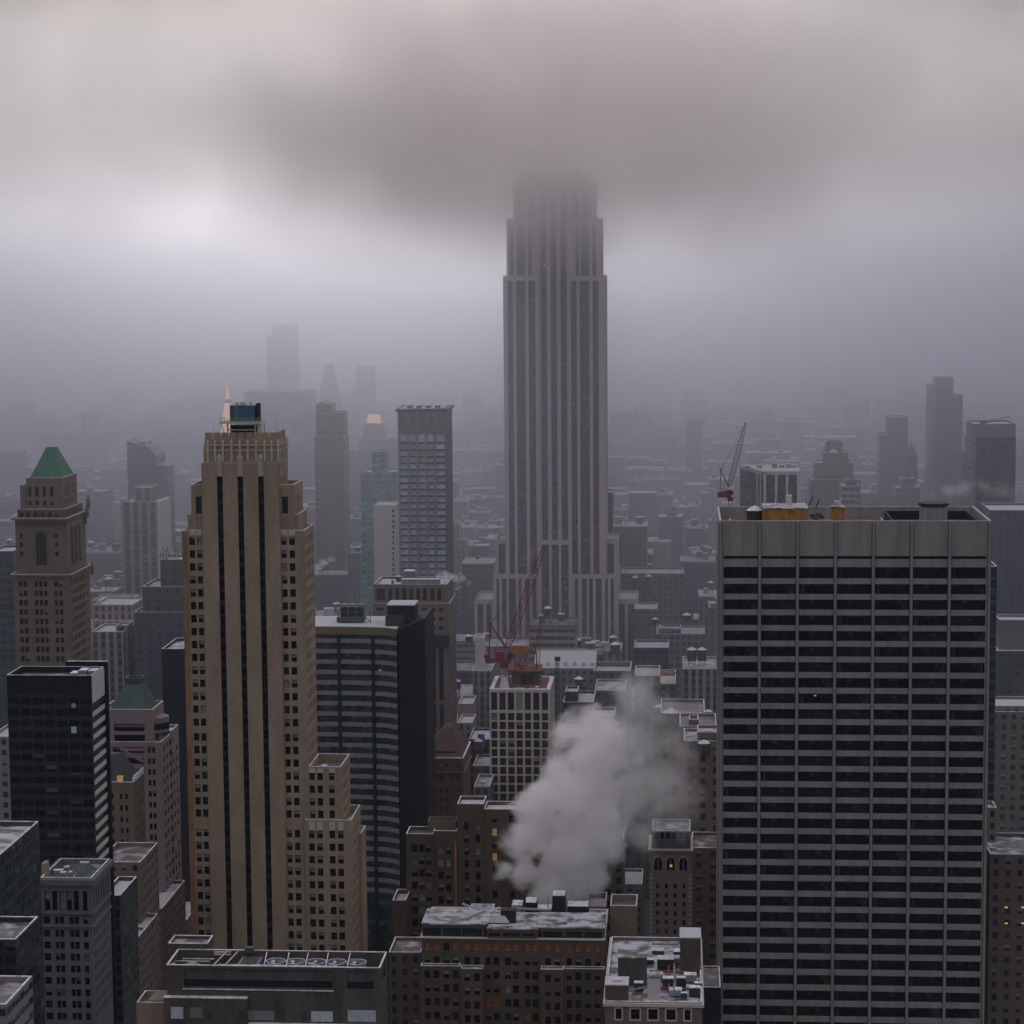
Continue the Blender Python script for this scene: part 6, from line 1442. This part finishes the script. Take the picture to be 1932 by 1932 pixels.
for i, (px, dy, s_, h_) in enumerate(ks):
    xa = RX(px, Y + dy); m = ro.choice(('galvanised', 'dark_metal', 'galvanised', 'black_steel'))
    roof_unit(o, xa, xa + s_, Y + dy, Y + dy + s_ * .8, z0r, z0r + h_, m, legs=True)
for i, (pa, pb, ya, yb, h_) in enumerate(((1262, 1262, 8, 34, 1.2), (1272, 1272, 6, 30, 1.6), (1225, 1300, 22, 22, 1.0), (1185, 1222, 6, 9, 1.4), (1246, 1320, 10, 10, .8), (1230, 1280, 44, 44, 1.0))):
    q = MB(); q.bar((RX(pa, Y + ya), Y + ya, z0r + h_), (RX(pb, Y + yb), Y + yb, z0r + h_), .28, n=8); q.build('duct_pipe', 'galvanised' if i % 2 else 'rust_deck', o)

# theatre-like low white roofs behind the grid tower
Y = 1000.0
o = thing('white_roofed_hall', 'long low hall with broad cream-white roofs behind the grid tower', 'building', (P(1080, 1250, Y).x, Y + 10, 0))
xa, xb = P(1004, 1240, Y).x, P(1122, 1240, Y).x
q = MB(); q.box(xa, xb, Y, Y + 28, 0, P(1050, 1262, Y).z, 0, (3, 3.5)); q.build('wall', 'f_grey', o); cover(xa, xb, Y, Y + 28, P(1050, 1262, Y).z)
z1_ = P(1050, 1262, Y).z; q = MB(); q.prism([(xa, Y), (xb, Y), (xb, Y + 28), (xa, Y + 28)], z1_ + .003, z1_ + 1, 0, (3, 3), [z1_ + .5, z1_ + .5, z1_ + 3.5, z1_ + 3.5]); q.build('roof', 'snow_full', o)
q = MB(); q.box(xa - .2, xb + .2, Y + 28.01, Y + 29, z1_ - 2, z1_ + 4); q.build('rear_wall', 'cream_paint', o)
xc = P(1120, 1250, Y - 8).x; xd = P(1190, 1250, Y - 8).x
block(o, xc, xd, Y - 8, Y + 16, 0, P(1150, 1266, Y - 8).z, 'f_grey', 'snow_most', ph=2.2, pt_=.5, name='side_wing')
for i in range(6): roof_unit(o, xa + 6 + i * 4, xa + 7.5 + i * 4, Y + 3, Y + 5, z1_ + 1, z1_ + 2.4, 'white_panel')

# =================================================================== middle-distance blocks read off the photograph
MID = [
 # name, label, Y, tiers, material, roof
 ('grey_shaft_building', 'dull grey shaft with vertical window strips just left of the grid tower', 950, [(891.5, 927, 1266, 24), (896, 912, 1203, 10, 8, 'white_panel')], 'f_pier', 'snow_half'),
 ('pale_flat_block', 'flat-topped beige block between brown stone tower and grid tower, snowy roof', 900, [(864, 891, 1364, 18)], 'f_pink', 'snow_full'),
 ('pale_flat_block', 'blank beige block with a snow shelf above the smaller flat beige block', 930, [(864, 892, 1328, 18)], 'pink_stone', 'snow_full'),
 ('blue_door_building', 'low dark rooftop with a blue panel left of the grid tower', 880, [(884, 924, 1395, 22)], 'f_dark', 'snow_full'),
 ('low_dark_block', 'low dark block with white roof clutter between mansard building and grid tower', 830, [(892, 924, 1445, 20)], 'f_brick', 'snow_most'),
 ('low_grey_block', 'grey lower block with snow-topped railings beside the grid tower foot', 800, [(894, 924, 1484, 20)], 'f_grey', 'snow_half'),
 ('gridded_tan_building', 'tan building with a grid of large windows right of the limestone skyscraper', 1240, [(1197, 1240, 1149, 24)], 'f_tan', 'snow_most'),
 ('cream_belvedere', 'small cream tower with an arcaded top and pale cap in the haze', 1500, [(1235, 1262, 1030, 14), (1232, 1265, 1022, 16, -1)], 'cream_paint', 'snow_full'),
 ('tank_roof_building', 'teal-grey block with a long flat roof carrying water tanks, right of the skyscraper', 1330, [(1172, 1290, 1082, 26)], 'f_grey', 'snow_half'),
 ('ochre_wall_building', 'low building with a bright ochre rear wall and snow-framed roof', 950, [(1228, 1275, 1290, 30), (1228, 1275, 1268, 6, 24, 'orange_brick')], 'f_tan', 'snow_grey'),
 ('grey_column_building', 'dark grey block with tall piers and twin water tanks left of the slab tower', 930, [(1288, 1356, 1262, 30)], 'f_pier', 'snow_half'),
 ('snow_bordered_block', 'brown block with a snow-bordered roof holding a small white gabled hut', 920, [(1197, 1245, 1275, 24)], 'f_brick', 'snow_grey'),
 ('grey_stepped_block', 'grey stepped block left of the slab tower with thin snow ledges', 1120, [(1238, 1330, 1196, 26), (1244, 1285, 1186, 14, 6)], 'f_grey', 'snow_half'),
 ('dark_green_block', 'dark greenish block with an upper row of tall windows right of the skyscraper base', 1060, [(1196, 1262, 1222, 22)], 'f_glass', 'snow_most'),
 ('brown_low_block', 'wide brown block under two large water tanks right of the steam top', 800, [(1246, 1330, 1345, 26)], 'f_brick', 'roof_wet'),
 ('plain_brown_block', 'plain brown windowless block right of the steam with a penthouse', 760, [(1282, 1352, 1370, 22), (1300, 1318, 1358, 8, 3)], 'brown_stone', 'roof_wet'),
 ('rooftop_cluster', 'dark cluster of roof huts left of the steam top', 880, [(1062, 1120, 1325, 24), (1066, 1090, 1305, 12, 4)], 'f_dark', 'snow_most'),
 ('black_box_building', 'black cube-like block with a white roof strip just above the steam', 860, [(1115, 1160, 1352, 18)], 'dark_wall', 'snow_full'),
 ('brick_tank_building', 'reddish low block with a water tank behind the black cube block', 940, [(1122, 1180, 1303, 26)], 'f_brick', 'snow_half'),
 ('low_slate_building', 'slate low building with bright skylights left of the black cube block', 800, [(1056, 1112, 1392, 22)], 'f_dark', 'snow_most'),
 ('stepped_far_tower', 'hazy ornate stepped tower right of the blue curtained tower', 1550, [(852, 892, 1062, 24), (852, 878, 1018, 16), (852, 867, 990, 10)], 'f_pink', 'snow_half'),
 ('gable_roof_block', 'dim block with a slanted snowy roof left of the limestone skyscraper', 1450, [(888, 921, 1030, 20)], 'f_grey', 'snow_full'),
 ('dark_slab', 'dark narrow slab touching the right side of the limestone skyscraper', 1340, [(1143.5, 1156, 929, 20)], 'f_glass', 'snow_full'),
 ('far_tower', 'faint lone tower on the horizon between skyscraper and red crane', 2300, [(1296, 1325, 792, 24)], 'f_glass', 'snow_most'),
 ('faint_tower', 'faint grey tower at the left edge above the green roofed tower', 2000, [(0, 35, 852, 24)], 'f_grey', 'snow_most'),
 ('left_edge_block', 'hazy blue block at the left edge beside the green roofed tower', 900, [(-20, 24, 1040, 20)], 'f_glass', 'snow_most'),
 ('left_edge_block', 'grey block with a snowy setback low at the left edge, left of the black tower', 720, [(-20, 16, 1390, 20)], 'f_grey', 'snow_full'),
 ('hazy_office', 'hazy rectangular office block with pale grid right of the skyscraper', 1800, [(1186, 1240, 930, 26)], 'f_grey', 'snow_most'),
 ('hazy_office', 'hazy square block with snowy top box in front of the pale grid office', 1650, [(1243, 1288, 975, 24), (1258, 1277, 957, 10, 4)], 'f_grey', 'snow_full'),
]
for nm, lb, Y, tr, m, rf in MID:
    tower(nm, lb, 'building', Y, tr, m, roof=rf)
rnd = random.Random(11)
cb_ = bpy.data.objects['blue_door_building']
q = MB(); p = P(904, 1396, 878); q.box(p.x - .5, p.x + 2.2, 877, 878, p.z - 3, p.z + 2.4); q.build('blue_panel', 'blue_plastic', cb_)
def near_tank(px, py, r_px, h_px, Y, label, stand=2.0):
    "py is the foot of the tank's tub"
    r = r_px * Y / F; h_ = h_px * Y / F; p = P(px, py, Y)
    water_tank(p.x, Y, p.z - stand, r, h_, label, leg=stand)
near_tank(1161, 1232, 9.3, 17, 990, 'large dark tank with a bright cone above the white roofed hall, right part')
near_tank(1156 + 5, 1357 + 20, 7.5, 12, 870, 'tank with snowy cone standing over the brick block above the steam')
near_tank(1092, 1296, 8, 16, 900, 'wooden tank among the dark roof huts behind the hoist mast')
near_tank(1265.5, 1365, 14, 22, 800, 'biggest dark water tank with broad snowy cone, on the brown block right of the steam')
near_tank(1243, 1342, 9, 9, 850, 'left of the two small snow-coned tanks above the biggest tank')
near_tank(1260.5, 1333, 9, 9, 850, 'right of the two small snow-coned tanks above the biggest tank')
near_tank(1328, 1415, 11, 14, 720, 'black tank half hidden beside the slab tower on the dark brown block')
near_tank(1336, 1352, 7.5, 10, 830, 'small tank with a bright cone against the slab tower edge')
near_tank(1305, 1245, 8.5, 20, 940, 'left of the pale twin tanks on the grey column building')
near_tank(1324.5, 1245, 8.5, 20, 940, 'right of the pale twin tanks on the grey column building')
near_tank(1199, 1102, 6.6, 13, 1320, 'left tank of the dark pair on the long flat roof right of the skyscraper')
near_tank(1224, 1100, 6.6, 13, 1320, 'right tank of the dark pair on the long flat roof right of the skyscraper')
near_tank(1296, 1170, 8, 10, 1120, 'broad-coned tank on the grey stepped block')
near_tank(1236, 1178, 5.5, 10, 1150, 'small tank at the left end of the grey stepped block')
near_tank(903, 1414, 8, 17, 850, 'brown tank without much snow left of the grid tower')
near_tank(884, 1205, 6, 5, 960, 'flat snowy tank left of the grey shaft building')

# =================================================================== the rest of the city in blocks
GW, GH = 484, 484
def covered_map():
    return np.full((GH, GW), 1e9)
Zb = covered_map()
def splat(x0, x1, yt, Yd, yb=1932):
    a, b = int(max(0, x0) / 4), int(min(1932, x1) / 4); t_, u_ = int(max(0, yt) / 4), int(min(1932, yb) / 4)
    if b <= a or u_ <= t_: return 0
    s = Zb[t_:u_, a:b]; m = s > Yd; n = int(m.sum()); s[m] = Yd; return n
for (a, b, t_, Yd) in COV: splat(a + 1, b - 1, t_, Yd)
def seen(x0, x1, yt, Yd, yb=1932):
    a, b = int(max(0, x0) / 4), int(min(1932, x1) / 4); t_, u_ = int(max(0, yt) / 4), int(min(1932, yb) / 4)
    if b <= a or u_ <= t_: return 0
    return int((Zb[t_:u_, a:b] > Yd).sum())
cands = []
rf_ = random.Random(42)
Yb_ = 735.0
while Yb_ < 3300:
    for half in (0, 1):
        Yr = Yb_ + half * 31 + rf_.uniform(-1, 1)
        x = -Yr * .31 - rf_.random() * 20
        while x < Yr * .165:
            wd = rf_.choice((9, 12, 15, 18, 22, 28, 36)) * rf_.uniform(.85, 1.15) * (1 + Yr / 6000)
            av = x % 262
            if 236 < av < 258: x += 22; continue
            zt = max(14, rf_.gauss(44, 17)) * (1 if Yr < 1500 else .92)
            if rf_.random() < .1: zt += rf_.uniform(15, 45)
            px = 1283 + x / Yr * F
            # keep the roofline where the photograph has it
            lim = 1e9
            if Yr < 1000: zt = min(zt, 62)
            if Yr < 820: zt = min(zt, 48)
            if Yr > 1900: zt = min(zt, 82)
            cands.append((Yr, x, x + wd - rf_.choice((0, .3, 1.5)), zt, 27 + rf_.uniform(-5, 2)))
            x += wd
    Yb_ += 80.0
made = []; farc = []
for c in cands:
    Yr, xa, xb, zt, D = c
    p0 = proj(xa, Yr, zt); p1 = proj(xb, Yr, zt)
    if p1[0] < 4 or p0[0] > 1928: continue
    clash = any(not (xb < q0 - .5 or xa > q1 + .5 or Yr + D < y0 or Yr > y1) for q0, q1, y0, y1 in [])
    ytb = proj(xa, Yr + D, zt)[1]
    n = seen(p0[0], p1[0], ytb, Yr)
    if n >= (10 if Yr < 2000 else 4):
        made.append((c, n, p0, p1, ytb)); splat(p0[0], p1[0], ytb, Yr)
# footprint clashes with modelled buildings
FOOT = []
for o in list(col.objects):
    if o.type == 'MESH' and o.parent and o.name.split('.')[0] in ('wall', 'tower_block', 'end_wall', 'glass_slab', 'lower_slab', 'central_shaft', 'shaft', 'rear_wing', 'side_wing', 'side_panel', 'band', 'glazing'):
        vs_ = [v.co for v in o.data.vertices]; L_ = o.parent.location
        FOOT.append((min(v.x for v in vs_) + L_.x, max(v.x for v in vs_) + L_.x, min(v.y for v in vs_) + L_.y, max(v.y for v in vs_) + L_.y))
ok = []
for mm in made:
    Yr, xa, xb, zt, D = mm[0]
    if any(not (xb < a + .2 or xa > b - .2 or Yr + D < c - .1 or Yr > d + .1) for a, b, c, d in FOOT): continue
    ok.append(mm)
ok.sort(key=lambda m: -m[1])
near, far = ok[:205], ok[205:]
FM = ['f_brick', 'f_brick', 'f_tan', 'f_grey', 'f_grey', 'f_pier', 'f_band', 'f_blank', 'f_pink', 'f_glass', 'f_dark']
WORD = {'f_brick': 'brown brick', 'f_tan': 'tan', 'f_grey': 'grey', 'f_pier': 'ribbed', 'f_band': 'banded', 'f_blank': 'slate', 'f_pink': 'pinkish', 'f_glass': 'dark glazed', 'f_dark': 'dark'}
tanks = []
used_l = set()
ON = 'zero one two three four five six seven eight nine ten eleven twelve thirteen fourteen fifteen sixteen seventeen eighteen nineteen'.split()
TE = 'x x twenty thirty forty fifty sixty seventy eighty ninety'.split()
def num(n): return ON[n] if n < 20 else TE[n // 10] + ('-' + ON[n % 10] if n % 10 else '')
def where(px, py): return '%s percent across and %s percent down the photo' % (num(min(99, max(0, round(px / 19.32)))), num(min(99, round(py / 19.32))))
for (c, n, p0, p1, ytb) in near:
    Yr, xa, xb, zt, D = c
    m = rf_.choice(FM); rs = rf_.choice(('snow_most', 'snow_half', 'snow_half', 'snow_thin', 'snow_grey'))
    lb = '%s block with snowy roof, %s' % (WORD[m], where((max(p0[0], 0) + min(p1[0], 1932)) / 2, p0[1]))
    if lb in used_l: lb = lb.replace('block with', 'hazy block with')
    if lb in used_l: lb = lb.replace('snowy roof', 'whitened roof')
    used_l.add(lb)
    o = thing('city_block_building', lb, 'building', ((xa + xb) / 2, Yr, 0), 'low city buildings in the haze')
    mb = MB(); mb.box(xa, xb, Yr, Yr + D, 0, zt - .9, 0, (rf_.uniform(2.6, 3.8), rf_.uniform(3.3, 3.8)))
    mb.build('wall', m, o)
    q = MB(); q.ring(xa - .15, xb + .15, Yr - .15, Yr + D + .15, .55, zt - .9 + .003, zt); q.build('parapet', 'snow_cap' if rf_.random() < .5 else 'grey_stone', o)
    q = MB(); q.box(xa + .41, xb - .41, Yr + .41, Yr + D - .41, zt - .897, zt - .6)
    q.build('roof', rs, o)
    k_ = rf_.random()
    if xb - xa > 8:
        for j in range(rf_.choice((1, 2, 2, 3, 4))):
            s_ = rf_.uniform(1.6, 5.5); a = rf_.uniform(xa + 1, max(xa + 1.1, xb - s_ - 1)); b = Yr + rf_.uniform(3, D - s_ - 3); hh_ = rf_.uniform(1.8, 5)
            q = MB(); q.box(a, a + s_, b, b + s_, zt - .59, zt - .6 + hh_); bk_ = q.build('roof_hut', rf_.choice(('brown_stone', 'grey_stone', 'dark_wall', 'white_panel', 'tan_brick')), o)
            q = MB(); q.box(a - .1, a + s_ + .1, b - .1, b + s_ + .1, zt - .597 + hh_, zt - .35 + hh_); q.build('hut_snow', 'snow_cap', bk_, origin=o.location)
    if k_ < .6 and Yr < 1750 and xb - xa > 8 and len(tanks) < 85:
        a = rf_.uniform(xa + 3, xb - 3); b = Yr + rf_.uniform(4, 12)
        pp = proj(a, b, zt + 6)
        if 10 < pp[0] < 1920 and Zb[int(min(483, max(0, pp[1] // 4))), int(pp[0] // 4)] >= Yr - 30:
            tanks.append((a, b, zt, pp))
for (a, b, zt, pp) in tanks:
    lb = 'small snow-coned rooftop tank ' + where(*pp)
    if lb in used_l: continue
    used_l.add(lb)
    water_tank(a, b, zt - .59, rf_.uniform(1.9, 2.7), rf_.uniform(3.2, 4.6), lb, leg=rf_.uniform(2, 4.5), group='rooftop water tanks of the low city')
# everything farther: one mass of roofs
mb = MB()
for (c, n, p0, p1, ytb) in far:
    Yr, xa, xb, zt, D = c; v0 = len(mb.f); mb.box(xa, xb, Yr, Yr + D, 0, zt, 0, (3.2, 3.5)); mb.mi[-2] = 1
    if rf_.random() < .5:
        a = (xa + xb) / 2; mb.box(a - 3, a + 3, Yr + 8, Yr + 14, zt + .01, zt + rf_.uniform(2, 6), 0, (40, 40)); mb.mi[-2] = 2
o = mb.build('distant_city', ['f_grey', 'snow_grey', 'snow_half']); tag(o, 'mass of small snowy city blocks fading into the haze', 'distant buildings', kind='stuff')
print('NEAR', len(near), 'FAR', len(far), 'TANKS', len(tanks))

# =================================================================== air: haze, fog bank, low cloud, steam
def volume_box(name, ext, make, label=None, cat=None):
    q = MB(); q.box(*ext); o = q.build(name, []) ; o.data.materials.clear()
    m = bpy.data.materials.new(name + '_air'); m.use_nodes = True; k = NT(m.node_tree)
    v = make(k); k.n('ShaderNodeOutputMaterial', {'Volume': v.outputs[0]})
    o.data.materials.append(m); o['kind'] = 'stuff'
    if label: o['label'] = label; o['category'] = cat
    return o, m
volume_box('haze', (-4900, 4900, -590, 6990, -1, 452), lambda k: k.n('ShaderNodeVolumePrincipled', {'Color': (.86, .90, 1.0, 1), 'Density': HAZE, 'Anisotropy': .0}), 'thin even winter haze filling the whole view', 'haze')
volume_box('fog_bank', (-4800, 4800, FOG_Y, 6900, -.8, 345), lambda k: k.n('ShaderNodeVolumePrincipled', {'Color': FOG_C, 'Density': FOG_D, 'Anisotropy': FOG_G}), 'thicker fog bank swallowing the distant half of the city', 'fog')
volume_box('fog_bank', (-4790, 4790, FOG2_Y, 6880, -.6, 335), lambda k: k.n('ShaderNodeVolumePrincipled', {'Color': FOG_C, 'Density': FOG2_D, 'Anisotropy': FOG_G}), 'deeper fog swallowing everything beyond the limestone skyscraper', 'fog')
def cloud_nodes(k):
    tc = k.n('ShaderNodeTexCoord').outputs['Object']
    s = k.n('ShaderNodeSeparateXYZ', {0: tc}).outputs
    near = k.n('ShaderNodeMapRange', {0: k.m('ABSOLUTE', k.m('ADD', s[0], 70.0)), 1: 20, 2: 230, 3: 1, 4: CL_FAR}, interpolation_type='SMOOTHERSTEP').outputs[0]
    mp = k.n('ShaderNodeMapping', {0: tc, 3: (1, .7, 1.3)}).outputs[0]
    nz = k.n('ShaderNodeTexNoise', {'Vector': mp, 'Scale': .006, 'Detail': 5.0, 'Roughness': .58, 'Distortion': .6}).outputs[0]
    h_ = k.m('ADD', k.m('MULTIPLY', k.m('MULTIPLY', k.m('SUBTRACT', nz, .5), CL_NOISE), k.m('SUBTRACT', 1.35, near)), s[2])
    up = k.n('ShaderNodeMapRange', {0: h_, 1: CL_Z0, 2: CL_Z1, 3: 0, 4: 1}).outputs[0]
    down = k.n('ShaderNodeMapRange', {0: h_, 1: CL_Z1 - 5, 2: CL_Z1 + 115, 3: 1, 4: 0}, interpolation_type='SMOOTHSTEP').outputs[0]
    d = k.m('MULTIPLY', k.m('MULTIPLY', k.m('POWER', up, 1.6), CL_D), k.m('MULTIPLY', near, down))
    n3 = k.n('ShaderNodeTexNoise', {'Vector': tc, 'Scale': .02, 'Detail': 4.0, 'Roughness': .6}).outputs[0]
    d = k.m('MULTIPLY', d, k.n('ShaderNodeMapRange', {0: n3, 1: .36, 2: .62, 3: .4, 4: 1.6}).outputs[0])
    return k.n('ShaderNodeVolumePrincipled', {'Color': (1.0, .98, .974, 1), 'Density': d, 'Anisotropy': CL_G})
o, m = volume_box('low_cloud', (-1100, 900, 1130, 1360, 200, 447), cloud_nodes, 'low cloud base hiding the skyscraper top', 'cloud')
m.cycles.volume_step_rate = 1.0

def plume(name, label, Y, blobs, dens, amp, nscale, colr=(.93, .93, .96), g=.2, soft=.35, step=1.0, rag=1.0):
    "blobs: (px, py, radius px, weight, depth offset); a cone field torn by turbulent noise"
    P_ = [(P(b[0], b[1], Y + (b[4] if len(b) > 4 else 0)), b[2] * 1.25 * Y / F, b[3]) for b in blobs]
    ext = []
    for ax in range(3):
        ext += [min(p[ax] - r * 1.2 for p, r, w_ in P_), max(p[ax] + r * 1.2 for p, r, w_ in P_)]
    def mk(k):
        tc = k.n('ShaderNodeNewGeometry').outputs['Position']
        wv = k.n('ShaderNodeTexNoise', {'Vector': tc, 'Scale': nscale * .7, 'Detail': 2.0}).outputs['Color']
        wp = k.n('ShaderNodeVectorMath', {0: k.n('ShaderNodeVectorMath', {0: wv, 1: (.5, .5, .5)}, operation='SUBTRACT').outputs[0], 'Scale': amp * 2.2}, operation='SCALE').outputs[0]
        tw = k.n('ShaderNodeVectorMath', {0: tc, 1: wp}, operation='ADD').outputs[0]
        nz = k.n('ShaderNodeTexNoise', {'Vector': tw, 'Scale': nscale, 'Detail': 6.0, 'Roughness': .62}).outputs[0]
        tot = None
        for p, r, w_ in P_:
            dist = k.n('ShaderNodeVectorMath', {0: tw, 1: p}, operation='DISTANCE').outputs['Value']
            f = k.m('MULTIPLY', k.m('MULTIPLY_ADD', dist, -1.0 / r, 1.0), w_)
            tot = f if tot is None else k.m('SMOOTH_MAX', tot, f, .12)
        fld = k.m('ADD', tot, k.m('MULTIPLY', k.m('SUBTRACT', nz, .56), rag * 2.0))
        d = k.n('ShaderNodeMapRange', {0: fld, 1: 0, 2: soft, 3: 0, 4: 1}, interpolation_type='SMOOTHSTEP').outputs[0]
        d = k.m('MULTIPLY', d, k.n('ShaderNodeMapRange', {0: tot, 1: 0, 2: .12, 3: 0, 4: 1}).outputs[0])
        return k.n('ShaderNodeVolumePrincipled', {'Color': (*colr, 1), 'Density': k.m('MULTIPLY', d, dens), 'Anisotropy': g})
    o, m = volume_box(name, ext, mk, label, 'steam')
    m.cycles.volume_step_rate = step
    return o
plume('steam_plume', 'big billowing white steam plume rising over the tan building roof', 606, [
    (1045, 1665, 46, 1), (985, 1632, 42, 1), (950, 1632, 26, .9), (1090, 1645, 54, 1), (1005, 1585, 56, 1, -3), (1055, 1595, 66, 1), (1105, 1570, 72, 1, -4), (1015, 1535, 54, .9, -2), (1075, 1505, 70, 1, -3), (1130, 1495, 66, .9), (1070, 1445, 56, .9, -3), (1120, 1430, 70, 1, -2),
    (1075, 1385, 46, .8), (1115, 1375, 42, .8), (1160, 1440, 58, .9), (1150, 1545, 54, .7)], .30, 5.5, .095, soft=.45, step=.45, g=.15, rag=1.35, colr=(.98, .97, .975))
plume('steam_plume', 'thinner upper steam drifting right above the main plume', 628, [
    (1205, 1322, 56, 1), (1185, 1365, 62, 1), (1235, 1350, 52, .9), (1210, 1410, 76, 1), (1255, 1400, 56, .8), (1165, 1420, 56, .9), (1230, 1465, 72, .9), (1185, 1505, 72, .9), (1245, 1525, 70, .8), (1160, 1565, 70, .8), (1290, 1500, 54, .6), (1215, 1575, 62, .7), (1300, 1550, 40, .5), (1145, 1400, 44, .8)], .10, 7, .08, soft=.7, step=.55, g=.15, rag=1.2, colr=(.98, .97, .975))
plume('roof_steam', 'wispy steam blowing right off the brown stone tower roof', 868, [(826, 1086, 9, 1), (840, 1088, 11, 1), (856, 1090, 10, .9), (870, 1094, 9, .8), (884, 1102, 7, .6), (895, 1110, 5, .5)], .3, 1.5, .25, soft=.6, rag=.7)
plume('street_steam', 'small bright steam puff right of the art deco tower shoulder', 1150, [(598, 1070, 9, 1), (610, 1062, 10, 1), (622, 1055, 9, .8), (630, 1052, 6, .7)], .25, 1.8, .2, soft=.6, rag=.7)
plume('tower_steam', 'pale steam wisp behind the art deco tower crown', 1300, [(548, 820, 12, 1), (560, 830, 18, .8), (575, 845, 16, .5), (590, 835, 12, .3)], .07, 4, .08, soft=.8, rag=.8)
plume('cooling_steam', 'low steam streaming from the slab tower cooling drum', 640, [(1762, 940, 14, .9), (1785, 925, 18, .9), (1815, 920, 22, .8), (1850, 922, 24, .6), (1885, 925, 22, .45), (1915, 932, 20, .3)], .12, 2.4, .16, soft=.8, rag=.8)
plume('crane_steam', 'faint steam patch drifting before the limestone skyscraper near the crane jib', 1100, [(1005, 1048, 18, 1), (1030, 1052, 14, .8), (985, 1045, 14, .6), (1025, 1215, 14, .8), (1040, 1208, 10, .6)], .02, 4, .1, soft=1.0)
plume('left_steam', 'faint drifting steam before the striped hazy tower at left', 1120, [(225, 1040, 16, .8), (245, 1030, 14, .8), (262, 1060, 14, .6), (240, 1060, 12, .7), (280, 1055, 16, .5)], .022, 4, .1, soft=1.0)
